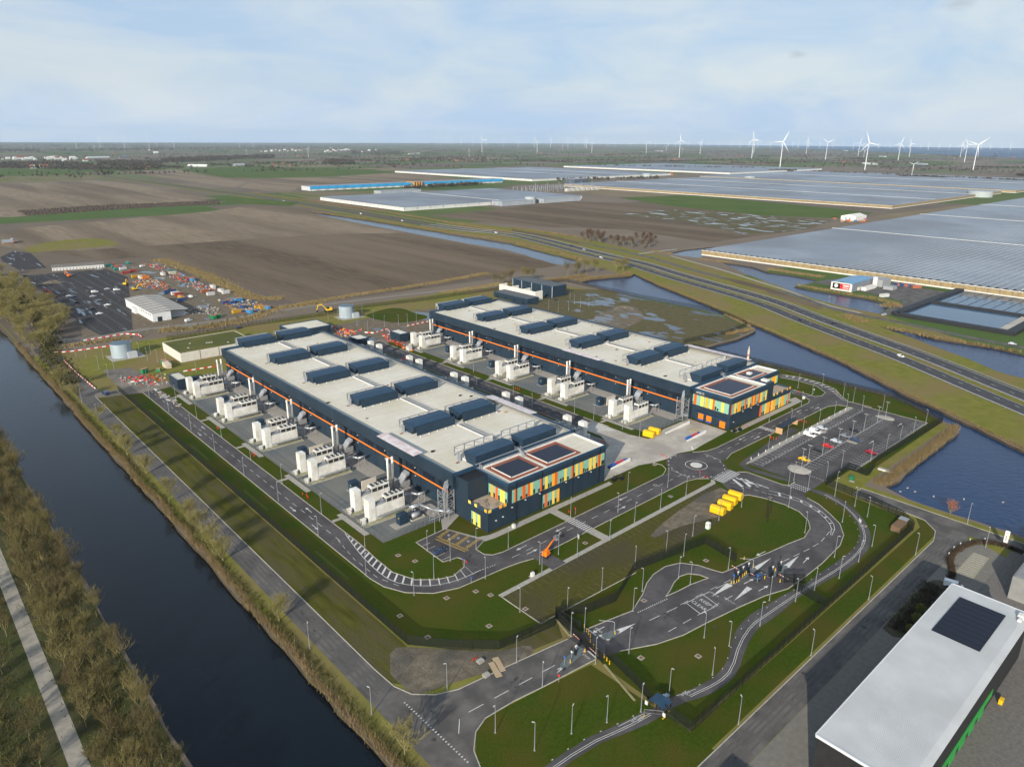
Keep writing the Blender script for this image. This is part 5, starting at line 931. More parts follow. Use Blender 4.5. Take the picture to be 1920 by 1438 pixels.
mound(*(118.2,728.9), 9, 7, 2.2, 4, M_mud, 'small sand heap on the wet car park')
b = MB(); r_ = random.Random(9)
for p in scatter([(212.6,1499.7),(337.5,1534.9),(485.8,1514.1),(562.6,1516.7),(527,1423.2),(423.2,1431.8),(311.1,1421.4),(209.7,1399.9)], 900, 4):
    s = r_.uniform(2, 5); b.add([(p[0] - s, p[1], 0), (p[0], p[1] - s, 0), (p[0] + s, p[1], 0), (p[0], p[1] + s, 0), (p[0] + r_.uniform(-1, 1), p[1], r_.uniform(1, 2.6))], [(0, 1, 4), (1, 2, 4), (2, 3, 4), (3, 0, 4)])
stuff(b, 'soil_clods', mat('dark_soil', (.05, .036, .026), (.085, .062, .045), rough=.95, scale=.2), 'strip of dark turned clods in the brown field, upper left', 'soil')

# ------------------------------------------------------------------ fences
M_fence = mat('fence_black', (.012, .014, .013), rough=.6); M_fgrey = mat('fence_grey', (.12, .13, .13), rough=.5)
def fence(label, pts, h_=2.9, step=2.75, bar=.13, bw=.07, m=None, name='perimeter_fence', posts=True):
    m = m or M_fence; t = thing(name, label, 'fence', pts[0]); b = MB()
    for x, y, a in along(pts, bar):
        c, s = math.cos(a) * bw / 2, math.sin(a) * bw / 2; b.add([(x - c, y - s, .05), (x + c, y + s, .05), (x + c, y + s, h_), (x - c, y - s, h_)], [(0, 1, 2, 3)])
    for z in (.2, h_ * .5, h_ - .1): b.wall(pts, .05, z, z + .07)
    o = part(b, 'bars', m, t); o['kind'] = 'stuff'; p0 = None
    if posts:
        ps = along(pts, step)
        for x, y, a in ps[:290]:
            if p0 is None: q = MB(); q.box(-.06, .06, -.06, .06, 0, h_ + .15); o = p0 = q.build('post', m, t)
            else: o = dup(p0, parent=t)
            o.location = (x - pts[0][0], y - pts[0][1], 0); o.rotation_euler = (0, 0, a)
    return t
fence('long black steel fence between the canal road verge and the ring road', [(81, 384), (81, 128), (88.3, 119.3), (97, 111.3), (114, 108.7), (117, 111.5)])
fence('black steel fence zigzagging from the entrance gate round the turning loop', [(117, 111.5), (124, 106.8), (134, 104.9), (149.4, 111), (178, 105.6), (176, 93.4)])
fence('black steel fence either side of the outer entrance gate', [(117, 111.5), (117.4, 102.4)]); fence('black steel fence between the outer gate and the cycle turnstile', [(115.2, 92.4), (112.6, 80), (110.6, 74.6)])
fence('long straight black fence between the cycle path and the estate road', [(110.2, 71), (110.6, 64.2), (237, 65.3), (242, 71), (244.6, 82), (246.4, 99.4), (266.6, 99.8), (265.6, 92.4), (274.6, 93.6), (281, 95.6), (347.5, 93.4)])
fence('black fence along the lake shore beyond the parking lot', [(347.5, 93.4), (355, 104.2), (364.6, 121), (363.4, 146), (366.6, 176), (366, 240)])
fence('black fence round the waterlogged field by the lake', [(371, 250), (411, 244.6), (441, 247.6), (447, 253.4), (459, 277), (460, 302), (459, 351), (462, 408), (464, 441), (450, 446), (408, 452), (325, 458), (271, 467)], bar=.2, bw=.07)
fence('dark fence behind the mossy roof hall and water tanks', [(271, 467), (236, 463), (188, 468), (130, 466)], bar=.2, bw=.06)
fence('thin grey mesh fence along the canal side generator yard', [(131, 172.9), (102.5, 172.9), (102.5, 371)], 2.2, 3.2, .2, .025, M_fgrey, 'yard_fence')
fence('thin grey mesh fence along the left yard of the far hall', [(264, 173), (236.2, 173), (236.2, 371)], 2.2, 3.2, .2, .025, M_fgrey, 'yard_fence')
# ------------------------------------------------------------------ lamp posts
M_lamp = mat('lamp_grey', (.3, .32, .34), rough=.45, metal=.3)
t0 = thing('lamp_post', 'proto', 'lamp post'); b = MB(); b.cyl((0, 0, 0), (0, 0, 1.1), .13, .12, 8); b.cyl((0, 0, 1.1), (0, 0, 7.4), .09, .055, 8); b.build('pole', M_lamp, t0); b = MB(); b.cyl((0, 0, 7.3), (.3, 0, 7.45), .05, n=6); b.box(.15, .7, -.1, .1, 7.42, 7.5); b.build('lamp_head', mat('lamp_head', (.55, .56, .57), rough=.4), t0); b = MB(); b.box(-.2, .2, -.2, .2, 0, .08); b.build('base_plate', M_path, t0)
tp = thing('lamp_post', 'proto', 'lamp post'); b = MB(); b.cyl((0, 0, 0), (0, 0, 8), .12, .07, 8); b.build('pole', M_lamp, tp); b = MB(); [b.box(min(0, s * .9), max(0, s * .9), -.1, .1, 7.95, 8.03) for s in (-1, 1)]; b.build('lamp_head', MATS['lamp_head'], tp)
LP = [('beside the canal road', [(62, 114), (62, 143), (63, 347), (63, 376)], 1), ('on the cycle path lawn near the bottom edge', [(79, 92), (82, 83), (91, 81), (99, 78), (107, 75)], 0), ('on the muddy corner by the access road', [(79, 109), (97, 105)], 0),
      ('along the outer kerb of the ring road', [(89, 161), (89, 190), (90, 221), (89, 248), (89, 277), (90, 307), (90, 336), (90, 365)], 1), ('along the lawn strip by the generators', [(97, 175), (97, 203), (97, 233), (97, 261), (97, 291), (97, 320), (98, 351)], 1),
      ('round the construction corner by the canal', [(83, 384), (95, 385), (101, 381), (83, 410), (89, 423), (83, 429), (90, 449), (83, 457), (79, 462)], 1), ('round the mossy roof hall', [(121, 389), (113, 412), (111, 421), (108, 429), (113, 440), (108, 444)], 1),
      ('round the ring road bend by the disabled bays', [(94, 144), (103, 147), (110, 160), (112, 151), (118, 167), (122, 151), (114, 137)], 0), ('along the near office front road', [(130, 145), (131, 132), (139, 132), (158, 145), (173, 137), (188, 145), (201, 137)], 0),
      ('beside the straight concrete footpath', [(128, 128), (142, 127), (157, 127), (172, 129), (186, 129), (201, 129)], 0), ('along the lower edge of the turf field', [(111, 119), (121, 111), (135, 111), (151, 112), (165, 111), (179, 111), (194, 111), (208, 111)], 0),
      ('at the outer entrance gate', [(96, 95), (111, 92), (114, 103), (118, 102), (120, 89)], 0), ('along the inner access road', [(134, 99), (143, 103), (156, 96), (156, 100), (167, 106), (171, 93), (208, 88), (220, 100), (224, 83)], 0), ('along the winding cycle path', [(116, 74), (129, 71), (139, 80), (141, 74), (154, 73), (166, 77), (171, 72), (180, 71), (191, 69), (201, 75), (204, 69), (216, 70), (234, 79), (238, 85), (240, 93), (245, 95)], 0),
      ('along the estate road verge', [(120, 58.6), (153, 58.6), (187, 58.9), (221, 59), (242, 46), (255, 55)], 0), ('between the two halls', [(215, 264), (220, 229), (227, 250), (230, 211), (231, 200), (232, 184), (230, 173), (234, 290)], 1), ('round the tank behind the near hall', [(233, 450), (237, 404), (237, 443), (239, 421), (253, 409), (256, 428), (259, 448), (261, 404), (267, 402), (275, 403)], 0),
      ('at the parking lot entrance', [(235, 108), (238, 102), (241, 109), (250, 101), (265, 102)], 0), ('along the white bollards of the parking lot', [(258, 129), (273, 129), (287, 129), (302, 129), (317, 129), (332, 130)], 0), ('along the lake side row of the parking lot', [(280, 97.2), (295, 97.2), (309, 97.2), (324, 97.2), (338, 97.2)], 0),
      ('along the far office road', [(289, 145.9), (293, 137.6), (319, 145.9), (338, 150), (343, 160)], 0), ('by the hatched bend near the lake', [(335, 124), (343.6, 118), (343.6, 132), (346, 138), (353, 152)], 0), ('in the waterlogged field behind the far hall', [(373, 362), (374, 373), (382, 360), (397, 362), (402, 358), (402, 373), (414, 389)], 0)]
for area, pts, ax in LP:
    for i, p in enumerate(sorted(pts, key=lambda q: q[ax])): dup(t0, p, random.uniform(0, 6.28), f'grey lamp post {area}, {nth(i)} from {"the camera" if ax else "left"}', 'slim grey lamp posts')
for i, u in enumerate((254, 259, 271, 285, 298, 310, 324, 333)): dup(tp, (u, 112.6), R(90), f'double-armed lamp post on the middle parking line, {nth(i)} from the left', 'parking lot lamp posts')
for p in (t0, tp):
    for c in list(p.children): bpy.data.objects.remove(c)
    bpy.data.objects.remove(p)
# ------------------------------------------------------------------ vehicles
M_tyre = mat('tyre', (.02, .02, .02), rough=.9); M_carglass = mat('car_glass', (.015, .02, .025), rough=.05, spec=.8)
CC = {k: mat('car_' + k, c, rough=.25, spec=.6) for k, c in dict(white=(.75, .75, .74), silver=(.42, .45, .5), red=(.45, .02, .02), darkred=(.3, .015, .03), black=(.02, .022, .026), blue=(.03, .05, .1), yellow=(.75, .42, .01), grey=(.16, .18, .2)).items()}
def car(label, x, y, rz, c='white', kind='car', z=.1, cat='car', name=None):
    t = thing(name or ('van' if kind == 'van' else 'car'), label, 'van' if kind == 'van' else cat, (x, y, z), rz); B = MB()
    if kind == 'van': l, w_, body, gl = 4.9, .95, [(-2.4, .35), (2.45, .35), (2.5, .9), (1.75, 1.15), (1.1, 1.9), (-2.3, 1.95), (-2.45, 1.0)], [(1.72, 1.18), (1.14, 1.82), (.2, 1.8), (.2, 1.2)]
    else: l, w_, body, gl = 4.4, .88, [(-2.15, .3), (2.15, .3), (2.2, .7), (1.2, .95), (.4, 1.42), (-1.2, 1.45), (-2.0, 1.0), (-2.2, .75)], [(1.1, .97), (.38, 1.37), (-1.15, 1.4), (-1.85, 1.0)]
    n = len(body); vs = [(a, s * w_ * (1 if b < 1.05 else .86), b) for s in (-1, 1) for a, b in body]; B.add(vs, [(i, (i + 1) % n, n + (i + 1) % n, n + i) for i in range(n)] + [tuple(range(n - 1, -1, -1)), tuple(range(n, 2 * n))]); B.build('body', CC[c], t)
    g = MB(); m_ = len(gl); e = w_ * .9
    for s in (-1, 1): g.add([(a, s * (w_ * (.985 if b < 1.05 else .875)), b) for a, b in gl], [tuple(range(m_))])
    if kind == 'van': g.add([(1.14, -.8, 1.88), (1.74, -.85, 1.18), (1.74, .85, 1.18), (1.14, .8, 1.88)], [(0, 1, 2, 3)]); g.v[-4:] = [(a + .03, b, z_ + .02) for a, b, z_ in g.v[-4:]]
    else: g.add([(.44, -.7, 1.42), (1.17, -.8, .99), (1.17, .8, .99), (.44, .7, 1.42)], [(0, 1, 2, 3)]); g.add([(-1.23, -.7, 1.45), (-2.0, -.75, 1.03), (-2.0, .75, 1.03), (-1.23, .7, 1.45)], [(0, 1, 2, 3)])
    g.build('window', M_carglass, t); w0 = None
    for a in (-1.35, 1.4):
        for s in (-1, 1): q = MB(); q.cyl((a, s * (w_ - .2), .32), (a, s * (w_ + .01), .32), .32, n=12); q.build('wheel', M_tyre, t)
    for s in (-1, 1): q = MB(); q.box(l / 2 - .06, l / 2 + .02, s * .62 - .18, s * .62 + .18, .6, .75); q.build('headlight', M_white, t)
    return t
Vn = R(-90)
car('white panel van by the parking lot kerb, right of the shelter', 286.6, 125.6, Vn, 'white', 'van'); car('white panel van parked in a pair, left one', 292, 125.8, Vn, 'white', 'van'); car('silver-white car parked beside the white van pair', 298.4, 125.8, Vn, 'silver')
car('yellow car in the middle row of the parking lot', 261, 115, Vn, 'yellow'); car('bright red car in the middle row of the parking lot', 281, 115, Vn, 'red'); car('silver car in the middle row between red and dark cars', 288.6, 115, Vn, 'silver'); car('dark grey car in the middle row above the silver car', 297, 115, Vn, 'grey'); car('black car alone in the middle row, farthest from the roundabout', 306.5, 115, Vn, 'black'); car('dark blue car below the concrete strip in the parking lot', 293 + 3, 110, Vn, 'blue'); car('dark red car in the lake side row of the parking lot', 288.2, 100.2, Vn, 'darkred'); car('dark grey car in the lot next to the bright red car', 273.6, 115, Vn, 'black')
car('dark blue car in the small bay by the disabled spaces', 112.4, 156.9, 0, 'blue'); car('dark blue car waiting at the inner entrance barrier', 173.6, 84.4, 0, 'blue'); car('white van parked beside the striped estate bays', 211, 45.4, R(-75), 'white', 'van'); car('white camper van behind the far office', 333, 165, R(90), 'white', 'van')
HWF = [(x, y, a) for x, y, a in along(HWC, 1)]
def onroad(label, p, d, c, kind='car'):
    q = min(HWF, key=lambda h_: math.dist(h_[:2], p)); a = q[2]; car(label, q[0] - math.sin(a) * d, q[1] + math.cos(a) * d, a if d < 0 else a + math.pi, c, kind, .12)
onroad('white car on the motorway nearest the camera', (439, 150), -6, 'white'); onroad('black car on the near lanes of the motorway', (485, 230), -9, 'black'); onroad('black car on the far lanes of the motorway', (494, 210), 8, 'black'); onroad('white car on the motorway above the lake tip', (603, 510), -9, 'white'); onroad('white car on the motorway beside the upper canal', (655, 751), -6, 'white'); onroad('white car on the motorway left of the glasshouse sign', (665, 954), -8, 'white'); onroad('white van on the motorway left of the blue roofed halls', (670, 1090), -8, 'white', 'van'); onroad('dark car on the motorway by the copse, far lane', (640, 594), 9, 'black'); onroad('silver car on the motorway by the copse, near lane', (636, 560), 6, 'silver'); onroad('dark car on the motorway passing the brown field', (650, 1010), 7, 'black'); onroad('light car far up the motorway left of the glasshouses', (668, 1420), -7, 'white')
car('silver car on the road beside the water basins', 525.4, 112, R(-82), 'silver'); car('silver car turning at the yard road beyond the motorway', *(547,198.6), R(170), 'silver')
# dashed edge cars on the canal road works
car('blue works van beside the canal road barrier', 74.6, 381, R(100), 'blue', 'van', cat='van')
# ------------------------------------------------------------------ site furniture
M_yel = mat('tank_yellow', (.8, .48, .01), (.72, .42, .01), rough=.4, scale=2); M_red = mat('hydrant_red', (.6, .03, .015), rough=.5)
def ytank(label, x, y, rz):
    t = thing('fuel_tank', label, 'tank', (x, y, .06), rz); B = MB(); pr = [(-1.25, .25), (1.25, .25), (1.3, .6), (1.3, 1.9), (1.05, 2.45), (.5, 2.7), (-.5, 2.7), (-1.05, 2.45), (-1.3, 1.9), (-1.3, .6)]; B.profile(pr, -2.4, 2.4, axis='y'); B.build('tank_body', M_yel, t); B = MB(); B.box(-1.2, 1.2, -2.2, 2.2, 0, .25); B.build('skid', M_dark, t); B = MB(); B.box(-.3, .3, -2.44, -2.4, 1.1, 1.6); B.build('hazard_label', M_red, t); B = MB(); [B.cyl((0, q, 2.68), (0, q, 2.85), .25, n=8) for q in (-1, 1)]; B.build('hatch', M_yel, t)
for i, (x, y) in enumerate(((198, 114), (203, 114.3), (207.4, 115.2), (212, 115.8))): ytank(f'yellow fuel tank by the round lawn, {nth(i)} in the row of four', x, y, R(8))
ytank('yellow fuel tank at the yard edge by the generators, left one', 234, 171, R(12)); ytank('yellow fuel tank at the yard edge by the generators, right one', 238.6, 171.6, R(12))
t = thing('portable_toilet', 'white portable toilet with green round emblems by the turf field', 'toilet', (186.5, 110.3, .06)); B = MB(); B.box(-.6, .6, -.6, .6, .2, 2.3); B.build('cabin', M_white, t); B = MB(); B.box(-.64, .64, -.64, .64, 0, .22); B.build('base', mat('green_plastic', (.01, .3, .1), rough=.4), t); B = MB(); B.prism([(-.62, -.62), (.62, -.62), (.62, .62), (-.62, .62)], 2.3, 2.5, top=[(-.4, -.4), (.4, -.4), (.4, .4), (-.4, .4)]); B.build('roof', M_white, t)
B = MB()
for k in range(12):
    for ax in (0, 1):
        if k % 4 == 3: continue
        a, b_ = k * .5236, (k + 1) * .5236; q = [(.4 * math.cos(a), .4 * math.sin(a)), (.4 * math.cos(b_), .4 * math.sin(b_)), (.2 * math.cos(b_), .2 * math.sin(b_)), (.2 * math.cos(a), .2 * math.sin(a))]; B.add([((-.615, u, 1.65 + z) if ax else (u, -.615, 1.65 + z)) for u, z in q], [(0, 1, 2, 3)])
B.build('emblem', MATS['green_plastic'], t)
def hydrants(area, pts):
    for i, p in enumerate(pts): B = MB(); B.cyl((0, 0, 0), (0, 0, .9), .14, .14, 8); B.sphere((0, 0, .95), .17, 8, 4); B.cyl((-.28, 0, .65), (.28, 0, .65), .09, n=6); o = tag(B.build('hydrant', M_red), f'red hydrant {area}', 'hydrant', 'red hydrants ' + area); o.location = (*p, .05); o.scale = (.8,) * 3
rr = random.Random(3)
for area, c, n in (('on the lawn strip by the second generator bay', (99, 216), 4), ('on the lawn strip by the third generator bay', (99, 262), 4), ('on the lawn strip by the fourth generator bay', (99, 300), 3), ('on the lawn beside the parking shelter', (300, 134), 4), ('on the lawn left of the parking shelter', (272, 133), 4), ('beside the near hall service road', (218, 218), 4), ('at the yard lawn tip by the roundabout', (222, 153), 3), ('beside the near office path', (160, 147), 2), ('on the strip right of the near office', (214, 178), 5), ('by the far office lawn', (275, 148.6), 2), ('at the disabled bay lawn tip', (115, 147), 2), ('on the lawn left of the roundabout', (218, 132), 2), ('on the strip by the far hall generators', (232.6, 252), 3), ('beside the parked camper behind the far office', (337, 156), 2)): hydrants(area, [(c[0] + rr.uniform(-.6, .6), c[1] + k * 1.1 + rr.uniform(-.3, .3)) for k in range(n)])
def sign(label, x, y, kind='disc', h_=2.2, c=None, rz=0.):
    t = thing('road_sign', label, 'sign', (x, y, .05), rz); B = MB(); B.cyl((0, 0, 0), (0, 0, h_), .05, n=6); B.build('post', M_steel, t); B = MB()
    if kind == 'disc': B.cyl((-.06, 0, h_ - .1), (-.1, 0, h_ - .1), .3, n=14)
    elif kind == 'box': B.box(-.06, .06, -.7, .7, h_ - 1.1, h_)
    else: B.box(-.04, -.08, -.35, .35, h_ - .8, h_)
    B.build('sign_face', c or M_white, t)
M_bl = mat('sign_blue', (.02, .12, .5), rough=.4); M_rd = mat('sign_red', (.6, .03, .03), rough=.4)
sign('red warning sign on the grass beside the outer access road', 100, 93.6, 'disc', 2, M_rd, R(20)); sign('blue disc sign on the outer gate island', 105, 96.6, 'disc', 2.6, M_bl); sign('white disc sign on the outer gate island', 107.8, 96.9, 'disc', 2.4); sign('blue disc sign on the upper inner gate island', 166, 88.2, 'disc', 2.6, M_bl); sign('blue disc sign on the lower inner gate island', 171, 83.6, 'disc', 2.6, M_bl)
sign('white board sign on the front lawn by the zebra crossing', 150, 134, 'box', 1.6, None, R(-30)); sign('white board sign on the lawn tip below the far office', 236, 150.4, 'box', 1.6, None, R(-30)); sign('white board sign on the lawn of the sweeping bend', 228, 79, 'box', 1.4, None, R(-40)); sign('red round sign left of the roundabout', 217, 134, 'disc', 2.4, M_rd); sign('red round sign at the near office crossing', 161, 145.6, 'disc', 2.4, M_rd); sign('red disc sign at the hatched bend by the lake', 345.6, 141, 'disc', 2.4, M_rd); sign('white and red sign by the camper bays', 341, 150.6, 'disc', 2.4, M_white); sign('blue disc sign at the ring road bend', 109.4, 137.8, 'disc', 2.2, M_bl); sign('blue disc sign at the disabled bay lawn tip', 113.4, 146.6, 'disc', 2.2, M_bl)
for i, (x, y, u) in enumerate(((205.4, 99.6, 7), (208, 101.6, 8.4), (212, 102.2, 7))): B = MB(); B.cyl((0, 0, 0), (0, 0, u), .11, .07, 8); B.sphere((0, 0, u), .14, 6, 4); B.box(-.3, .3, -.3, .3, 0, .12); o = tag(B.build('flag_pole', M_fence), f'bare black flag pole on the round lawn, {nth(i)} from the left', 'flag pole', 'black flag poles'); o.location = (x, y, .05)
# entrance gates and barriers
M_yb = mat('bollard_yellow', (.85, .5, .02), rough=.45)
def bollards(area, pts):
    for i, p in enumerate(pts): B = MB(); B.cyl((0, 0, 0), (0, 0, 1.0), .12, n=8); B.cyl((0, 0, .65), (0, 0, .8), .125, n=8, mi=1); o = tag(B.build('bollard', [M_yb, M_dark]), f'yellow safety bollard {area}', 'bollard', 'yellow bollards ' + area); o.location = (*p, .12)
bollards('at the outer entrance gate', [(113.4, 93.4), (114.6, 94.6), (115, 96.2), (115.8, 98), (117.4, 99.4), (117.8, 100.4), (118.2, 101.4), (106.6, 96.2), (112.2, 96.5), (123, 96), (119, 103), (114.2, 92), (113.8, 90.8), (113.4, 89.6)])
bollards('at the inner entrance gate', [(164.8, 88.2), (165.6, 87.8), (166.6, 87.6), (167.6, 87.5), (169, 88.2), (170.4, 88), (171.4, 88), (172.6, 88.1), (177.4, 88.6), (172.8, 83.8), (174.4, 83.2), (178.2, 83.4), (179.2, 83.3), (180.4, 83.2), (176.2, 79.4), (179, 92.6)])
t = thing('sliding_gate', 'black sliding gate across the outer entrance, standing along the fence', 'gate', (117, 104)); B = MB(); pts = [(116.4, 110.6), (114.4, 101), (113.4, 96.6), (112.6, 91)]
[B.box(x - .03, x + .03, y - .03, y + .03, .1, 2.6) for x, y, a in along(pts, .16)]; part(B, 'bars', M_fence, t)['kind'] = 'stuff'; B = MB(); B.wall(pts, .1, .1, .25); B.wall(pts, .1, 2.5, 2.65); part(B, 'rail', M_fence, t)
for lb, pts in (('left', [(116, 110.4), (113.9, 103.4)]), ('right', [(112.4, 90.4), (108.6, 78)])): B = MB(); B.wall(pts, .5, .02, .22); tag(B.build('gate_track', mat('mossy_concrete', (.22, .2, .09), (.3, .27, .16), scale=1)), f'mossy concrete gate track on the {lb} side of the outer entrance', 'gate track')
def boom_bar(label, x, y, rz, l=3.6):
    t = thing('barrier', label, 'barrier', (x, y, .1), rz); B = MB(); B.box(-.25, .25, -.2, .2, 0, 1.1); B.build('cabinet', M_fence, t); B = MB(); B.box(.2, l, -.05, .05, .95, 1.07); B.build('arm', M_white, t); B = MB(); [B.box(.4 + k * .8, .75 + k * .8, -.055, .055, .945, 1.075) for k in range(int(l / .8))]; B.build('arm_stripe', M_red, t)
boom_bar('red and white barrier arm at the outer gate, upper lane', 113.6, 99.4, R(80), 3); boom_bar('red and white barrier arm at the outer gate, lower lane', 113.4, 96.4, R(-100), 3); boom_bar('red and white barrier arm at the inner gate, upper lane', 171.4, 89, R(80)); boom_bar('red and white barrier arm at the inner gate, middle lane', 172.6, 87, R(-98)); boom_bar('red and white barrier arm at the inner gate, lower lane', 178.4, 81.4, R(-98))
def booth(label, x, y, l=2.6, w_=1.2, h_=1.7):
    t = thing('access_terminal', label, 'terminal', (x, y, .15)); B = MB(); l, w_ = l * .6, w_ * .7; B.box(-l / 2, l / 2, -w_ / 2, w_ / 2, 0, h_); B.build('housing', M_fence, t); B = MB(); B.box(-l / 2 - .1, l / 2 + .1, -w_ / 2 - .1, w_ / 2 + .1, h_, h_ + .1); B.build('cover', M_navyd, t); B = MB(); B.box(-l / 2 - .02, -l / 2, -.2, .2, h_ * .5, h_ * .85); B.build('screen', M_pane, t); B = MB(); B.cyl((l / 2, 0, h_), (l / 2, 0, h_ + 1), .04, n=5); B.box(l / 2 - .3, l / 2 + .3, -.12, .12, h_ + .9, h_ + 1.3); B.build('camera_box', M_white, t)
booth('black access terminal on the upper inner island, first of three', 167, 88); booth('black access terminal on the upper inner island, second of three', 170.4, 88.4); booth('black access terminal on the upper inner island, third of three', 173.6, 88.3, 1.6); booth('black access terminal on the lower inner island, left one', 177, 82.7); booth('black access terminal on the lower inner island, right one', 181.4, 82.4, 1.8)
booth('black access terminal at the outer gate island', 109.6, 97.4, .8, .7, 1.4)
t = thing('height_gantry', 'grey bent gantry arm over the outer gate exit lane', 'gantry', (123.4, 96.6, .1)); B = MB(); B.path([(0, 0, 0), (0, 0, 3), (-.4, .5, 3.3), (-2.6, 3, 3.3)], .08, 6); B.build('mast', M_steel, t)
t = thing('height_gantry', 'grey bent gantry arm over the inner gate exit lane', 'gantry', (176.4, 88.2, .1)); B = MB(); B.path([(0, 0, 0), (0, 0, 3), (-.4, .5, 3.3), (-2.6, 3, 3.3)], .08, 6); B.build('mast', M_steel, t)
fence('black fence stub right of the inner gate', [(177, 78.6), (180, 76), (181.6, 74.4)], posts=True, name='gate_fence'); fence('black fence from the inner gate to the outer fence', [(176.4, 75.4), (175, 68.6), (175, 65.4)], name='gate_fence')
t = thing('turnstile_shelter', 'small dark roofed turnstile where the cycle path meets the fence', 'shelter', (110.6, 72.6)); B = MB(); B.add([(-1.6, -2, 2.5), (1.6, -2, 2.5), (1.6, 0, 2.9), (-1.6, 0, 2.9), (-1.6, 2, 2.5), (1.6, 2, 2.5)], [(0, 1, 2, 3), (3, 2, 5, 4)]); o = B.build('roof', M_navyr, t); o.modifiers.new('t', 'SOLIDIFY').thickness = .1; B = MB(); [B.box(x - .05, x + .05, y - .05, y + .05, 0, 2.5) for x in (-1.4, 0, 1.4) for y in (-1.8, 0, 1.8)]; [B.cyl((0, y, z * .3), (.7, y, z * .3), .03, n=4) for y in (-.9, .9) for z in range(1, 7)]; B.build('turnstile', M_fence, t); B = MB(); B.box(-1.9, -1.8, 2, 2.7, 1, 2); B.box(-1.9, -1.8, -2.8, -2.1, 1, 2); B.build('notice_board', M_white, t)
t = thing('control_cabinet', 'pale blue cabinet pair beside the turnstile', 'cabinet', (113.2, 73.6, .06)); B = MB(); B.box(-.8, .8, -.5, .5, 0, 1.3); B.box(1, 1.8, -.5, .5, 0, 1.1); B.build('housing', mat('pale_blue', (.3, .4, .46), rough=.4), t); B = MB(); B.box(-.84, .84, -.54, .54, 1.3, 1.36); B.build('lid', M_steel, t)
t = thing('site_fence_panel', 'loose steel fence panels on yellow feet by the turnstile', 'fence panel', (108, 71.5)); B = MB()
for p, q in (((-1.6, 2.2), (1.2, -1)), ((1.2, -1), (4, -.6)), ((4, -.6), (4.2, 1.6))): B.path([(*p, .2), (*p, 2), (*q, 2), (*q, .2)], .04, 4); B.path([(*p, 1.1), (*q, 1.1)], .02, 4)
B.build('frame', M_steel, t); B = MB(); [B.box(x - .35, x + .35, y - .12, y + .12, .02, .16) for x, y in ((-1.6, 2.2), (1.2, -1), (4, -.6))]; B.build('foot', M_yb, t)
# shelter, bike shed, small boxes
t = thing('bus_shelter', 'dark roofed timber shelter beside the parking lot', 'shelter', (287, 136.4, .06), R(4)); B = MB(); B.box(-8, 8, -1.6, 1.6, 2.7, 2.95); B.build('roof', M_navyd, t); B = MB(); B.box(-7.9, -7.7, -1.5, 1.5, 0, 2.7); B.box(7.7, 7.9, -1.5, 1.5, 0, 2.7); B.build('end_wall', mat('larch', (.5, .32, .16), (.42, .26, .13), scale=3, stretch=(1, 1, 8)), t)
for k in range(14): B = MB(); B.box(-7.6 + k * 1.1, -6.7 + k * 1.1, 1.4, 1.5, .1, 2.6); B.build('board', MATS['larch'], t)
B = MB(); B.box(-7, 7, .5, 1.1, .4, .5); [B.box(x, x + .1, .6, 1, 0, .4) for x in range(-7, 8, 2)]; B.build('bench', M_dark, t)
t = thing('bike_shed', 'brown timber bike shed with grey roof inside the fence corner', 'shed', (234, 68.8)); B = MB(); B.box(-3.4, 2.6, -1.4, 1.4, 0, 1.9); B.build('wall', mat('dark_larch', (.12, .075, .045), (.17, .11, .065), scale=2), t); B = MB(); B.box(2.7, 5.2, -1.2, 1.6, 2, 2.15); B.build('roof', M_steel2, t); B = MB(); [B.box(x, x + .08, -1.45, 1.45, 1.9, 2.0) for x in (-3.2, -2.4, -1.6, -.8, 0, .8, 1.6, 2.4)]; B.build('slat', MATS['dark_larch'], t)
B = MB(); B.box(-.9, .9, -.6, .6, 0, 1.3); B.box(-1, 1, -.7, .7, 1.3, 1.4); B.box(-2.4, -.9, -1.6, .2, 0, .06, 1); o = tag(B.build('utility_box', [mat('utility_green', (.02, .16, .07), rough=.5), M_path]), 'green utility box on a slab outside the parking fence', 'cabinet'); o.location = (258.4, 95, .05)
B = MB(); B.box(-.8, .8, -2.6, 2.6, 0, .5); B.box(-.65, .65, -2.45, 2.45, .5, .52, 1); o = tag(B.build('concrete_trough', [M_white, M_path]), 'long white concrete block lying near the lake spit', 'trough'); o.location = (275.6, 89.6, .05)
for i, u in enumerate([246 + k * 5.6 for k in range(16)]):
    B = MB(); B.box(-.14, .14, -.14, .14, 0, .9); B.prism([(-.14, -.14), (.14, -.14), (.14, .14), (-.14, .14)], .9, 1.0, top=[(-.05, -.05), (.05, -.05), (.05, .05), (-.05, .05)]); B.box(-.145, .145, -.145, .145, .55, .68, 1); o = tag(B.build('bollard', [M_white, M_dark]), f'short white bollard on the parking kerb, {nth(i)} from the left', 'bollard', 'white parking bollards'); o.location = (u, 129.6, .06)
def bins(label, x, y, n, dx):
    for i in range(n):
        c = ((.03, .1, .4), (.5, .03, .05), (.03, .1, .4), (.5, .05, .06))[(i * 7 // 3) % 4 if n > 6 else i % 4]; nm = 'blue' if c[0] < .1 else 'red'; t = thing('wheeled_bin', f'{nm} wheeled bin {label}, {nth(i)} from the left', 'bin', (x + i * dx, y, .1)); t.scale = (.8,) * 3; B = MB(); B.prism([(-.55, -.45), (.55, -.45), (.55, .45), (-.55, .45)], .15, 1.15, top=[(-.65, -.55), (.65, -.55), (.65, .55), (-.65, .55)]); B.build('bin_body', mat('bin_' + nm, c, rough=.5), t); B = MB(); B.box(-.68, .68, -.58, .58, 1.15, 1.27); B.build('lid', MATS['bin_' + nm], t); B = MB(); [B.cyl((sx * .45, -.5, .1), (sx * .45, .5, .1), .1, n=6) for sx in (-1, 1)]; B.build('wheel', M_tyre, t)
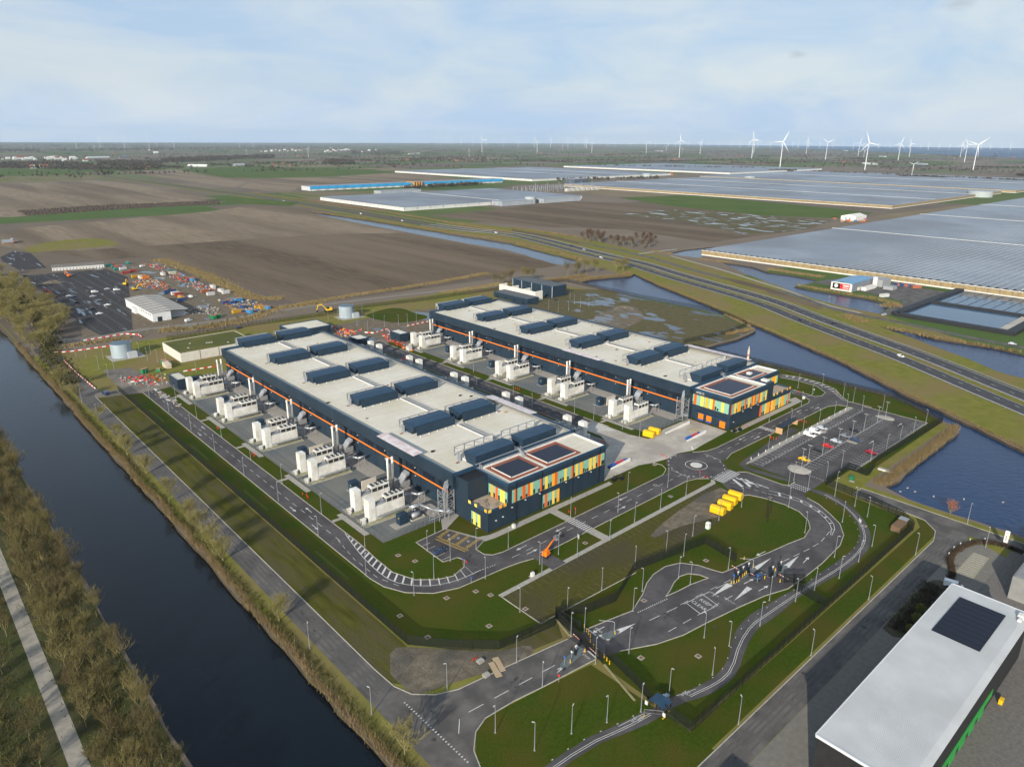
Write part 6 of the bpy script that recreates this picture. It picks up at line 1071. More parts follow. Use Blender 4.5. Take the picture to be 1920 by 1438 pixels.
bins('by the far office dock wall', 243.4, 158.4, 7, 1.45); bins('by the near office dock wall', 197.4, 161.8, 7, 1.55)
# orange boom lift on the front lay-by
t = thing('boom_lift', 'orange boom lift standing on the front lay-by', 'boom lift', (135.2, 133.6, .1), R(15)); B = MB(); B.box(-1.2, 1.2, -.9, .9, .7, 1.3); B.box(-1, .9, -.75, .75, 1.3, 2.1); B.build('chassis', M_orange, t)
for a in (-.9, .9):
    for s in (-.95, .95): B = MB(); B.cyl((a, s - .15, .45), (a, s + .15, .45), .45, n=12); B.build('wheel', M_tyre, t)
B = MB(); B.cyl((-.6, 0, 2), (3.6, 0, 3.4), .3, .22, 6); B.cyl((3.6, 0, 3.4), (5.4, 0, 3.6), .18, n=6); B.build('boom', M_orange, t); B = MB(); B.path([(5.4, -.6, 2.9), (6.8, -.6, 2.9), (6.8, .6, 2.9), (5.4, .6, 2.9), (5.4, -.6, 2.9)], .05, 4); B.path([(5.4, -.6, 4), (6.8, -.6, 4), (6.8, .6, 4), (5.4, .6, 4), (5.4, -.6, 4)], .05, 4); [B.box(x - .03, x + .03, y - .03, y + .03, 2.9, 4) for x in (5.4, 6.8) for y in (-.6, .6)]; B.box(5.4, 6.8, -.6, .6, 2.85, 2.9); B.build('basket', M_steel2, t)
# manhole covers on the lawns, plates on the muddy corner
for i, p in enumerate(((86, 139), (86.4, 127), (104, 158), (102, 164), (100, 137), (108, 134), (110, 130), (101, 120), (113, 119), (140, 100), (121, 86), (132, 77), (170, 100), (199, 141), (213, 152), (222, 108), (227, 77), (150, 131), (196, 132))): B = MB(); B.box(-.7, .7, -.7, .7, 0, .05); B.box(-.4, .4, -.4, .4, .05, .08, 1); o = struct(B, 'manhole_cover', [M_path, mat('rusty_iron', (.14, .06, .035), (.2, .1, .06), scale=3)]); o.location = (*p, .05)
for i, (x, y, a, l, w_) in enumerate(((91.6, 106.6, R(-20), 5.4, 1.6), (93.4, 107.4, R(-20), 5.2, 1.6))): B = MB(); B.box(-w_ / 2, w_ / 2, -l / 2, l / 2, 0, .08); o = tag(B.build('track_board', mat('plywood', (.38, .28, .17), (.44, .33, .21), scale=2)), ('left' if i == 0 else 'right') + ' tan ground board on the muddy corner by the access road', 'board'); o.location = (x, y, .07); o.rotation_euler = (0, 0, a)
for i, (x, y) in enumerate(((90.6, 111), (88.6, 106.4))): B = MB(); [B.box(-.8, .8, -.6, .6, k * .16, k * .16 + .12) for k in range(4)]; o = tag(B.build('paver_stack', M_path), ('upper' if i == 0 else 'lower') + ' grey stack of slabs on the muddy corner', 'slab stack'); o.location = (x, y, .06)
for i, (x, y) in enumerate(((89.2, 112.4),)): B = MB(); B.path([(0, 0, .1), (.6, .4, .3), (1.2, .1, .2), (1.8, .5, .3)], .1, 5); o = tag(B.build('barrier_net', M_red), 'crumpled red netting by the slab stack', 'netting'); o.location = (x, y, .05)
t = thing('utility_box', 'white utility box with base on the lawn by the turf field', 'cabinet', (125, 128.8, .05)); B = MB(); B.box(-.5, .5, -.4, .4, .1, 1.3); B.build('housing', M_white, t); B = MB(); B.box(-.9, .9, -.7, .7, 0, .1); B.build('slab', M_path, t)
for i, (x, y, lb) in enumerate(((139.4, 152.9, 'by the near office corner'), (330, 150.2, 'on the lawn strip of the far office'))): B = MB(); B.box(-.45, .45, -.45, .45, 0, 1.2); B.box(-.5, .5, -.5, .5, 1.2, 1.28); o = tag(B.build('litter_bin', M_white), 'white post box ' + lb, 'bin'); o.location = (x, y, .06)
for i, (x, y) in enumerate(((190.4, 153.4), (193.4, 152.4), (266.6, 149.6), (269.6, 149))):
    t = thing('planter', f'dark square planter with a shrub, {nth(i)} from the left', 'planter', (x, y, .07), 0, 'square planters'); B = MB(); B.prism([(-.6, -.6), (.6, -.6), (.6, .6), (-.6, .6)], 0, 1, top=[(-.75, -.75), (.75, -.75), (.75, .75), (-.75, .75)]); B.build('pot', M_navyd, t); B = MB(); q = random.Random(i)
    for _ in range(90): a, z = q.uniform(0, 6.28), q.uniform(1, 2); c = (math.cos(a) * q.uniform(0, .6), math.sin(a) * q.uniform(0, .6), z); B.add([(c[0] - .1, c[1], z), (c[0] + .1, c[1], z), (c[0], c[1] + q.uniform(-.2, .2), z + .3)], [(0, 1, 2)])
    B.build('shrub', M_scrub, t)
q = random.Random(2)
for i, p in enumerate(((269, 79), (268, 76), (269, 70), (275, 62), (283, 52), (264, 79.6))): B = MB(); B.sphere((0, 0, .12), .3, 8, 5, sz=.6); B.sphere((.3, 0, .36), .12, 6, 4); B.add([(-.25, -.08, .15), (-.25, .08, .15), (-.55, 0, .28)], [(0, 1, 2)]); o = tag(B.build('duck', mat('duck_grey', (.4, .38, .34))), 'duck floating on the lake below the parking lot spit', 'duck', 'ducks on the lake'); o.location = (*p, -1.1); o.rotation_euler = (0, 0, q.uniform(0, 6)); o.scale = (1.1,) * 3

# ------------------------------------------------------------------ white warehouse and its neighbours, bottom right
M_roofw = mat('white_roof_sheet', (.5, .51, .51), (.56, .57, .57), rough=.5, scale=.15, detail=4, spec=.4, rgb3=(.46, .465, .46), s3=.08)
ribs(M_roofw, 1.05, .5, 'X'); M_blk = mat('black_cladding', (.018, .018, .019), (.026, .025, .025), rough=.6, scale=.5)
def slabroof(H, x0, x1, y0, y1, z, name='roof'):
    m = MB(); ym = y1 - 2
    m.profile([(y0 - .3, z - .35), (y0 + 1.2, z), (y1, z), (y1, z - .3), (y0 - .1, z - .6)], x0, x1, axis='x'); return part(m, name, M_roofw, H)
t = thing('warehouse', 'large white-roofed black warehouse in the bottom right corner', 'warehouse', (154, 33)); W = MB(); W.box(116.8, 190.6, 24.2, 41.0, 0, 11.9); part(W, 'wall', M_blk, t); slabroof(t, 116.6, 190.8, 23.9, 41.2, 12.5)
W = MB(); W.box(116.3, 116.6, 24, 41.2, 12, 12.58); W.box(190.8, 191.1, 24, 41.2, 12, 12.58); W.box(116.6, 190.8, 41.2, 41.4, 12, 12.6); part(W, 'roof_trim', mat('trim_white', (.6, .62, .64), rough=.5), t)
W = MB(); W.box(135, 168, 24.02, 24.18, 2.2, 4.0); part(W, 'green_band', mat('signal_green', (.03, .32, .06), rough=.4), t)
W = MB(); [W.box(x, x + 3.2, 24.06, 24.19, 0, 2.1) for x in (136, 142, 148, 154, 160)]; part(W, 'dock_door', MATS['signal_green'], t)
W = MB(); W.box(166.6, 185.8, 28, 38, 12.52, 12.56); part(W, 'array_base', M_dark, t); r0 = None
for i in range(9):
    if r0 is None: W = MB(); W.box(0, 2, 0, 9.9, 0, .1); r0 = o = W.build('solar_panel_row', mat('solar_black', (.008, .011, .022), rough=.5, spec=.3), t)
    else: o = dup(r0, parent=t)
    o.location = (166.7 + i * 2.12 - 154, 28.05 - 33, 12.6)
W = MB(); W.box(187, 188.6, 24.6, 26, 12.5, 13.4); W.box(185.4, 187, 24.8, 25.6, 12.5, 13.1); part(W, 'roof_plant', M_white, t); W = MB(); [W.box(116.76, 116.82, y, y + .3, 4, 4.3) for y in (30, 34.6)]; part(W, 'wall_light', M_white, t)
W = MB(); W.box(-.7, .7, -.4, .4, 0, 1.2); o = tag(W.build('skip_box', M_yel), 'small yellow container beside the green band of the warehouse', 'container'); o.location = (170, 22.4, .07)
t = thing('office_building', 'grey flat-roofed building at the right edge beyond the warehouse', 'building', (226, 24)); W = MB(); W.box(217, 236, -20, 33.5, 0, 7); W.box(236.1, 256, -20, 35.5, 0, 5); part(W, 'wall', mat('grey_cladding', (.2, .2, .195), (.24, .24, .23), scale=.5), t); W = MB(); W.box(217.4, 235.6, -19.6, 33.1, 7, 7.1); W.box(236.5, 255.6, -19.6, 35.1, 5, 5.1); part(W, 'roof', mat('grey_roofing', (.2, .205, .21), (.25, .255, .26), scale=.4), t); W = MB(); [W.box(219 + k * 3, 220.6 + k * 3, 20 + j * 3, 21.6 + j * 3, 7.1, 7.3) for k in range(4) for j in range(3)]; part(W, 'roof_light', M_steel2, t)
t = thing('warehouse', 'black warehouse just below the bottom edge, left of the white-roofed one', 'warehouse', (60, 30)); W = MB(); W.box(36, 83, 10, 40, 0, 12); part(W, 'wall', M_blk, t); slabroof(t, 35.8, 83.2, 9.8, 40.2, 12.6)
sheet('planting_bed', smooth([(177, 51.2), (206, 51.6), (212, 50), (212, 46.5), (196, 44.2), (178, 44.6), (175.5, 48)], 1), mat('planting_soil', (.05, .035, .022), (.09, .065, .04), scale=.7, rgb3=(.05, .06, .015), s3=.3), .1)
tufts('shrub_bed', [([(179, 48), (194, 48), (208, 49)], 3)], mat('dark_shrub', (.035, .03, .018), (.07, .055, .03), scale=.6), 'dark shrubs in the planting bed beside the warehouse', 'shrubs', 22, .3, 1.1, .12, .4)
for i, (x, y, s) in enumerate(((192, 47.4, 1.4), (186.6, 46.4, 1.5), (181, 46, 1.2))):
    B = MB(); q = random.Random(i)
    for _ in range(420): d = Vector((q.gauss(0, 1), q.gauss(0, 1), q.gauss(0, 1))).normalized() * q.uniform(.7, 1) * s; p = d + Vector((0, 0, s * .8)); e = Vector((q.gauss(0, 1), q.gauss(0, 1), q.gauss(0, 1))).normalized() * .16; f = e.cross(d).normalized() * .14; B.add([tuple(p - e), tuple(p + e), tuple(p + f * 2)], [(0, 1, 2)])
    o = tag(B.build('round_bush', mat('bush_olive', (.1, .11, .015), (.15, .15, .025), scale=1)), ['olive round bush, largest in the planting bed', 'green round bush in the middle of the planting bed', 'small bush at the lower end of the planting bed'][i], 'bush'); o.location = (x, y, .1)
hd = smooth([(212, 46.6), (219, 48), (222, 49.4), (227, 51.4), (234, 51.4), (242, 49.6), (246, 46), (247.6, 42), (246.6, 36)], 1)
tufts('hedge', [(hd, .8)], mat('hedge_brown', (.05, .035, .022), (.085, .06, .035), scale=1), 'low dark brown hedge curving round the striped bays', 'hedge', 90, .7, 1.3, .12, .2)
sheet('visitor_bays', [(219.6, 47.6), (236, 47.6), (236, 43.2), (220, 42.8)], mat('bay_paving', (.26, .24, .17), (.31, .28, .21), scale=1), .095)
pm = MB()
for i in range(11): pm.ribbon([(221.5 + i * 1.4, 47.4), (221.6 + i * 1.4, 43.4)], .14, .11)
struct(pm, 'bay_marking', M_paint)
for i, (x, y) in enumerate(((245.4, 42.6), (247.6, 37.6))):
    t = thing('banner_flag', ('left' if i == 0 else 'right') + ' white upright banner by the estate entrance', 'banner', (x, y, .07), R(-62)); B = MB(); B.cyl((0, 0, 0), (0, 0, 6.4), .06, .04, 6); B.build('pole', M_dark, t); B = MB(); B.add([(.05, 0, 2.2), (1.3, .12, 2.0), (1.35, .05, 4.2), (1.3, -.05, 6.1), (.05, 0, 6.3), (.05, 0, 4.2)], [(0, 1, 2, 5), (5, 2, 3, 4)]); o = B.build('cloth', M_white, t); o.modifiers.new('t', 'SOLIDIFY').thickness = .02; B = MB(); [B.box(.45, .75, -.1, -.06, z, z + h_) for z, h_ in ((5.1, .4), (2.8, 1.9))]; B.build('print', mat('print_grey', (.3, .31, .33)), t)
for i, (x, y) in enumerate(((233, 52.2), (237, 51.6), (242, 50.4), (228, 52), (246, 47.4))): B = MB(); B.cyl((0, 0, 0), (0, 0, 1), .08, n=6); B.box(-.35, .35, -.12, .12, 1, 1.14); o = tag(B.build('bollard_light', M_white), 'low white bollard light along the curved hedge', 'bollard light', 'hedge bollard lights'); o.location = (x, y, .08)
# ------------------------------------------------------------------ construction barriers
M_bw = mat('barrier_white', (.7, .69, .66), rough=.6)
BT = []
def barrier_run(area, pts):
    w0 = BT[0] if BT else None
    for i, (x, y, a) in enumerate(along(pts, 2.1)):
        if not BT:
            for m in (M_bw, M_red): B = MB(); B.profile([(-.25, 0), (.25, 0), (.12, .45), (.1, .8), (-.1, .8), (-.12, .45)], -1, 1, axis='y'); o = B.build('plastic_barrier', m); BT.append(o)
        o = dup(BT[i % 2], (x, y, .08), a - R(90), ('white' if i % 2 == 0 else 'red') + ' plastic road barrier ' + area, ('white' if i % 2 == 0 else 'red') + ' barriers ' + area); tag(o, cat='barrier'); o.scale = (.7, 1, .75)
barrier_run('along the car park edge by the canal wood', [(92, 499), (115, 500), (121, 492), (121, 485)]); barrier_run('along the upper service road by the tank', [(72.4, 480), (78, 477), (101, 475)]); barrier_run('along the canal road towards the tank', [(72.2, 458), (72.2, 424), (73, 394)]); barrier_run('in the construction corner, short run', [(90, 393), (98, 391.6)]); barrier_run('beside the mossy roof hall lawn', [(117, 394), (133, 392)]); barrier_run('behind the far hall corner', [(265,398.6),(282.9,399.8)]); barrier_run('round the lawn tip behind the near hall', [(234.3,401.6),(237.2,397.6),(249.9,400.4),(244.7,388.1),(237.7,386.7)])
for o in BT: bpy.data.objects.remove(o)
# ------------------------------------------------------------------ building yard beyond the halls
def container(label, x, y, rz, c, l=6, w_=2.4, h_=2.6, z=.1, name='container', cat='container'):
    t = thing(name, label, cat, (x, y, z), rz); m = mat('box_%d_%d_%d' % tuple(int(v * 100) for v in c), c, tuple(v * .8 for v in c), rough=.6, scale=.6); B = MB(); B.box(-l / 2, l / 2, -w_ / 2, w_ / 2, .1, h_); [B.box(-l / 2 + .3 + k * .6, -l / 2 + .5 + k * .6, s * w_ / 2 - .04, s * w_ / 2 + .04, .2, h_ - .1) for k in range(int(l / .6) - 1) for s in (-1, 1)]; B.build('box', m, t); B = MB(); B.box(-l / 2 - .02, l / 2 + .02, -w_ / 2 - .02, w_ / 2 + .02, h_, h_ + .06); B.build('roof', m if c[0] > .4 and c[1] > .4 else mat('rusty_top', (.36, .17, .11), (.42, .22, .15), scale=.8), t); B = MB(); B.box(-l / 2 - .05, -l / 2, -w_ / 2 + .1, w_ / 2 - .1, .2, h_ - .15); B.build('door', m, t)
COL = dict(teal=(.02, .2, .18), red=(.32, .05, .04), white=(.58, .57, .55), blue=(.03, .07, .18), yellow=(.5, .29, .03), green=(.02, .2, .08), brown=(.35, .12, .07), cream=(.6, .53, .4), orange=(.7, .2, .03), skyblue=(.05, .25, .5))
yd = [('teal', (178,789), 0), ('red', (180.6,789.4), 0), ('teal', (179.7,774.9), 0), ('red', (181.9,771.3), 0), ('teal', (178.3,761.2), 0), ('white', (182.3,757.8), 0), ('red', (178.4,735.9), 0), ('red', (186.5,740.7), 0), ('teal', (179.7,744.1), 0), ('teal', (195.8,791.4), 1), ('yellow', (179.5,708.8), 0), ('yellow', (184.1,704.9), 0), ('white', (181.6,699.8), 1), ('orange', (185,696.9), 0), ('white', (202.1,704.4), 1), ('cream', (210.6,704.9), 0), ('teal', (213.8,717.7), 0), ('red', (212.7,664.2), 0), ('skyblue', (212.3,657.6), 1), ('white', (214.4,614.8), 1), ('brown', (202.3,600.6), 0), ('white', (202,586.3), 0), ('white', (213.2,594.4), 1), ('white', (213.7,585), 0), ('blue', (179.7,619.9), 0), ('blue', (182.8,620.2), 0), ('white', (181.2,606.9), 0), ('red', (182,601.6), 0), ('blue', (177.2,579.6), 0), ('yellow', (179.4,588.6), 1), ('blue', (199.4,547.5), 0), ('blue', (202,545.3), 1), ('skyblue', (209.7,549.3), 0), ('yellow', (192.7,511.5), 0), ('skyblue', (215,509), 1), ('yellow', (211.6,516.8), 0), ('skyblue', (199.9,505.3), 1), ('yellow', (212.9,511.8), 0), ('blue', (202.9,524.3), 1), ('green', (176.2,506.2), 0), ('green', (173.6,505.4), 1)]
cnt = {}
for c, p, o in yd:
    i = cnt.get(c, 0); cnt[c] = i + 1; container(f'{c.replace("skyblue", "sky blue")} container in the building yard, {nth(i)} of that colour from the left rear', *p, R(90 * o + 6), COL[c])
container('cream container beside the water tank near the canal', 112, 408, R(88), COL['cream'], 7, 3); container('green container behind the cream one near the water tank', 112.6, 414, R(92), COL['green'], 5, 2.4); container('small green container on the construction corner, left', 99.6, 405, R(20), COL['green'], 3.4, 2); container('small green container on the construction corner, right', 106, 403, R(60), COL['green'], 2.4, 2, 1.8); container('white cabin by the far end of the generator yard', 232, 349, R(88), COL['white'], 3.4, 2.4, 2.4)
def rubble(name, poly, n, label, cols, s0=.25, s1=.95, seed=1, hmax=1.1):
    q = random.Random(seed); B = MB(); ms = [mat('scrap_%d_%d_%d' % tuple(int(v * 100) for v in c), c, rough=.7) for c in cols]
    for p in scatter(poly, n, .5):
        a, b_, h_ = q.uniform(s0, s1), q.uniform(s0, s1) * .5, q.uniform(.2, hmax); t = q.uniform(0, 3.14); c, s = math.cos(t), math.sin(t); k = [(p[0] + c * i * a - s * j * b_, p[1] + s * i * a + c * j * b_) for i, j in ((-1, -1), (1, -1), (1, 1), (-1, 1))]; B.prism(k, .08, h_, q.randrange(len(ms)))
    tag(B.build(name, ms), label, 'building material', kind='stuff')
MIX = [(.35, .34, .33), (.45, .43, .4), (.08, .085, .09), (.4, .08, .04), (.06, .15, .3), (.4, .27, .05), (.3, .23, .16), (.2, .18, .16)]
rubble('building_material', [(206.5,786.9),(221.2,765.7),(215,689.8),(214.9,633.8),(214.8,608.3),(204,599.1),(197.2,642.2),(206.8,719.6)], 300, 'mixed material heaps along the rear edge of the building yard', MIX + [(.6, .06, .04)] * 2, seed=2)
rubble('building_material', [(170.2,691.9),(189.8,689.3),(190.3,654.7),(183.7,628.5),(172.8,650.2)], 260, 'mixed grey and red material heaps in the middle of the building yard', MIX + [(.5, .1, .03)] * 3, seed=3)
rubble('building_material', [(198.2,564.4),(219.3,557.4),(217.9,511.5),(211.9,502.1),(195.6,506.7),(195.4,530.7)], 260, 'blue and yellow material racks at the front of the building yard', MIX + [(.03, .1, .3)] * 3 + [(.5, .32, .02)] * 2, seed=4)
rubble('building_material', [(171,546.7),(187.1,552.9),(189.6,530.8),(178,517.2),(166.6,527)], 120, 'small dark pallets beside the white yard hall', [(.1, .1, .1), (.3, .28, .25), (.5, .48, .45)], .3, .8, seed=5, hmax=.7)
rubble('building_material', [(227.1,434.5),(230.1,416),(233.7,409.7),(238,412.3),(216.4,392.3),(217.9,408.3)], 120, 'red fencing and small building material behind the near hall', [(.6, .05, .03)] * 3 + [(.7, .25, .03), (.3, .29, .27), (.5, .48, .44)], .2, .8, seed=6, hmax=.9)
rubble('building_material', [(240.3,391.9),(241.5,382.1),(240.1,358.1),(232.4,344.1),(231.5,355),(233.4,374.8)], 90, 'orange and red building material near the far hall service road', [(.6, .05, .03)] * 3 + [(.75, .25, .03), (.3, .29, .27)], .2, .8, seed=7, hmax=.9)
rubble('building_material', [(86.5,406.8),(107.6,394.6),(102.1,373.1),(95.5,378.9),(87.1,391.8)], 90, 'red fencing and small building material on the construction corner', [(.6, .05, .03)] * 2 + [(.3, .29, .27), (.45, .44, .4)], .2, .7, seed=8, hmax=.8)
rubble('building_material', [(95.3,376.3),(97.1,361.4),(98.3,340.3),(95.3,340.5),(93.4,359.5)], 60, 'pipes and pallets on the muddy strip by the ring road end', [(.5, .5, .48), (.1, .1, .1), (.3, .25, .2)], .3, .9, seed=9, hmax=.6)
# white hall of the yard
t = thing('yard_hall', 'white industrial hall with grey ribbed roof in the building yard', 'hall', (150, 555)); W = MB(); W.box(139, 151, 522, 586, 0, 6.2); W.box(151.05, 162.5, 528, 584, 0, 6); W.box(137, 139, 556, 564, 0, 4); W.box(143, 151, 586, 592, 0, 3.4); part(W, 'wall', mat('hall_white', (.66, .67, .67), (.56, .57, .57), rough=.6, scale=.4), t)
W = MB(); W.profile([(138.6, 6.2), (151, 7.2), (163, 6.1), (163, 5.9), (151, 6.9), (138.6, 6.0)], 521.6, 586.4, axis='y'); part(W, 'roof', mat('fibre_roof', (.36, .34, .31), (.42, .4, .36), rough=.8, scale=.5), t); W = MB(); [W.box(138.5, 163, y, y + .25, 7.22, 7.3) if False else 0 for y in ()]; [part(MB().path([(138.6, y, 6.3), (151, y, 7.3), (163, y, 6.2)], .12, 4), 'roof_rib', M_dark, t) for y in range(527, 586, 8)]; W = MB(); [W.box(138.94, 139, y, y + 1.2, 3.6, 4.6) for y in range(526, 554, 4)]; W.box(142, 145, 521.9, 522, 0, 3.2); part(W, 'window', M_pane, t)
# row of white site cabins with frames
ca = (130.2,793.5); cb = (172.7,784.8); n = 16; t = thing('cabin_row', 'long row of white site cabins with steel frames above', 'site cabins', ca, math.atan2(cb[1] - ca[1], cb[0] - ca[0])); l = math.dist(ca, cb); c0 = None
for i in range(n):
    if c0 is None: B = MB(); B.box(.1, l / n - .1, 0, 3, .1, 2.7); o = c0 = B.build('cabin', M_white, t); B = MB(); B.box(.8, 1.8, -.04, 0, .2, 2.2); B.build('door', mat('door_grey', (.25, .26, .27)), c0); KIDS.pop('cabin', None)
    else: o = dup(c0, parent=t)
    o.location = (i * l / n, 0, 0)
B = MB(); [B.path([(i * l / n / 1, y, 2.7), (i * l / n, y, 5.4)], .09, 4) for i in range(n + 1) for y in (0, 3)]; [B.path([(0, y, z), (l, y, z)], .09, 4) for y in (0, 3) for z in (4, 5.4)]; [B.path([(i * l / n, 0, 5.4), ((i + 1) * l / n, 0, 2.7)], .06, 4) for i in range(n)]; B.build('frame', M_steel2, t)
def excavator(label, x, y, rz, m, k=1.):
    t = thing('excavator', label, 'excavator', (x, y, .08), rz); t.scale = (k,) * 3
    for s in (-1, 1): B = MB(); B.profile([(-1.9, .1), (1.9, .1), (2.1, .5), (1.9, .9), (-1.9, .9), (-2.1, .5)], s * 1.1 - .3, s * 1.1 + .3, axis='y'); B.build('track', M_tyre, t)
    B = MB(); B.box(-2, 1.2, -1.25, 1.25, 1, 2.0); B.box(-2, -.4, -1.2, 1.2, 2, 2.5); B.build('superstructure', m, t); B = MB(); B.box(-.3, 1.1, .2, 1.2, 2, 3); B.build('cab', M_carglass, t); B = MB(); B.path([(1, -.2, 1.8), (3.4, -.2, 4.6), (5.6, -.2, 4.2)], .28, 6); B.build('boom', m, t); B = MB(); B.path([(5.6, -.2, 4.2), (6.4, -.2, 1.6)], .2, 6); B.build('stick', m, t); B = MB(); B.profile([(5.7, 1.6), (6.7, 1.6), (6.6, .7), (5.7, .8)], -.7, .3, axis='y'); B.build('bucket', M_dark, t)
excavator('yellow excavator on the back road beside the left water tank', *(244.9,471.9), R(170), M_yel, 1.3); excavator('yellow excavator at the edge of the wet car park', *(162.2,646.8), R(10), M_yel); excavator('yellow wheeled machine left of the yard excavator', *(162.2,675.3), R(60), M_yel); excavator('orange excavator below the white site cabins', *(135.2,750.4), R(110), M_orange); excavator('red boom machine at the wet car park edge', *(105,674.4), R(110), M_rd)
for i, (x, y, c, k) in enumerate((('E7 1420,630', 0, 'white', 'van'), ('E7 1490,755', 0, 'grey', 'car'), ('E7 1490,955', 0, 'white', 'car'), ('E7 1615,825', 0, 'white', 'car'), ('E7 1390,880', 0, 'black', 'car'), ('E7 1120,700', 0, 'blue', 'car'), ('E7 1150,785', 0, 'black', 'car'), ('E7 1040,690', 0, 'silver', 'car'), ('E7 810,700', 0, 'darkred', 'car'), ('E7 1610,585', 0, 'silver', 'car'), ('E7 1750,600', 0, 'white', 'van'), ('E7 1395,695', 0, 'white', 'car'), ('E7 380,390', 0, 'black', 'car'), ('E8 930,590', 0, 'white', 'van'), ('E8 515,100', 0, 'white', 'van'), ('E8 945,375', 0, 'white', 'van'))): pass
YC = [((134.6,658), 'white', 'van'), ((129,620.5), 'grey', 'car'), ((117.3,571.3), 'white', 'car'), ((129.4,598.4), 'white', 'car'), ((117.8,592), 'black', 'car'), ((117.9,648), 'blue', 'car'), ((114.1,623.8), 'black', 'car'), ((115.4,653.6), 'silver', 'car'), ((105.7,658.5), 'darkred', 'car'), ((145.7,664.9), 'silver', 'car'), ((150.4,655.4), 'white', 'van'), ((129.2,640.1), 'silver', 'car'), ((105.8,777.5), 'black', 'car')]
for i, (p, c, k) in enumerate(YC): car(f'{c} {k} on the wet car park, {nth(i)} of those standing there', *p, R(8), c, k)
car('white van below the white yard hall', *(157.8,508.2), R(20), 'white', 'van'); car('white pickup van at the rear of the building yard', *(201.7,764.8), R(20), 'white', 'van'); car('small white van right of the yard hall', *(186.5,588.1), R(100), 'white', 'van'); car('dark blue tractor-like car on the back road behind the mossy roof hall', *(175.8,466.2), R(20), 'blue')
t = thing('red_trailer', 'red machine trailer behind the near hall flues', 'trailer', (217, 330, .08), R(80)); B = MB(); B.box(-4, 4, -1.1, 1.1, .6, 1.0); B.box(-4, -2, -1, 1, 1, 2.6); B.box(-1, 3, -.4, .4, 1, 1.8); B.build('body', M_rd, t); [MB().cyl((a, s * 1.1 - .15, .5), (a, s * 1.1 + .15, .5), .5, n=10).build('wheel', M_tyre, t) for a in (-3, 0, 3) for s in (-1, 1)]

# ------------------------------------------------------------------ glasshouses
M_gl = mat('glasshouse_glass', (.17, .2, .245), (.22, .25, .29), rough=.45, scale=.02, detail=3, spec=.45, rgb3=(.15, .165, .19), s3=.006)
M_glw = mat('glasshouse_wall', (.55, .56, .53), (.62, .63, .6), rough=.5, scale=.05); M_glo = mat('crop_wall', (.24, .18, .09), (.36, .27, .14), rough=.7, scale=.3)
def glasshouse(label, x0, x1, y0, y1, h_=6.2, pitch=4.8, wall=None, cols=14, walks=()):
    t = thing('glasshouse', label, 'greenhouse', ((x0 + x1) / 2, (y0 + y1) / 2)); B = MB(); n = int((y1 - y0) / pitch); p = (y1 - y0) / n; vs = []; fs = []
    for i in range(n):
        a = y0 + i * p; k = len(vs); vs += [(x0, a, h_), (x1, a, h_), (x0, a + p / 2, h_ + 1.3), (x1, a + p / 2, h_ + 1.3), (x0, a + p, h_), (x1, a + p, h_)]; fs += [(k, k + 1, k + 3, k + 2), (k + 2, k + 3, k + 5, k + 4)]
    B.add(vs, fs); part(B, 'glass_roof', M_gl, t); B = MB(); [B.box(x0, x1, y0 + i * p - .3, y0 + i * p + .3, h_ - .02, h_ + .14) for i in range(n + 1)]; part(B, 'gutter', M_glw, t)['kind'] = 'stuff'
    B = MB(); B.box(x0, x1, y0, y1, 0, h_ - .02); part(B, 'wall', wall or M_glw, t)
    B = MB(); B.box(x0 - .3, x0, y0, y1, 0, 1.1); B.box(x0 - .25, x0, y0, y1, h_ - .5, h_); B.box(x0, x1, y0 - .3, y0, 0, 1.1); part(B, 'base_wall', M_white, t)
    B = MB(); m = int((y1 - y0) / cols); [B.box(x0 - .12, x0, y0 + (y1 - y0) * i / m - .35, y0 + (y1 - y0) * i / m + .35, 1.1, h_ - .5) for i in range(m + 1)]; m2 = int((x1 - x0) / (cols * 2)); [B.box(x0 + (x1 - x0) * i / m2 - .4, x0 + (x1 - x0) * i / m2 + .4, y0 - .12, y0, 1.1, h_) for i in range(m2 + 1)]; part(B, 'wall_post', mat('post_dark', (.2, .16, .12)), t)['kind'] = 'stuff'
    for s in walks: B = MB(); B.box(s - 1.4, s + 1.4, y0, y1, h_ + 1.1, h_ + 1.5); part(B, 'ridge_walk', M_glw, t)
    return t
ga = glasshouse('nearest huge glasshouse beyond the motorway at the right edge', 694, 1950, -260, 454, 5.6, 6.4, M_glo, 9, (1010, 1330, 1640))
B = MB(); [B.box(694, 1950, y - .5, y + .5, 6.9, 7.4) for y in (150, -60)]; part(B, 'cross_gutter', M_glw, ga)
glasshouse('wide glasshouse with timber-coloured front wall behind the green field', 1478, 2150, 556, 1425, 6, 6.4, M_glo, 12, (1700, 1950)); glasshouse('far glasshouse directly behind the wide one', 2210, 3000, 540, 1480, 6, 9, M_glo, 14, (2600,)); glasshouse('left glasshouse beside the motorway with long white walls', 728, 1190, 1092, 1400, 6, 6.4, None, 14, (960,)); glasshouse('glasshouse behind the blue-fronted halls', 1582, 2300, 1660, 2425, 6, 9, None, 16, (1900, 2100)); glasshouse('farthest thin-looking glasshouse beyond the steam', 2545, 3300, 1570, 2460, 6, 12, None, 18)
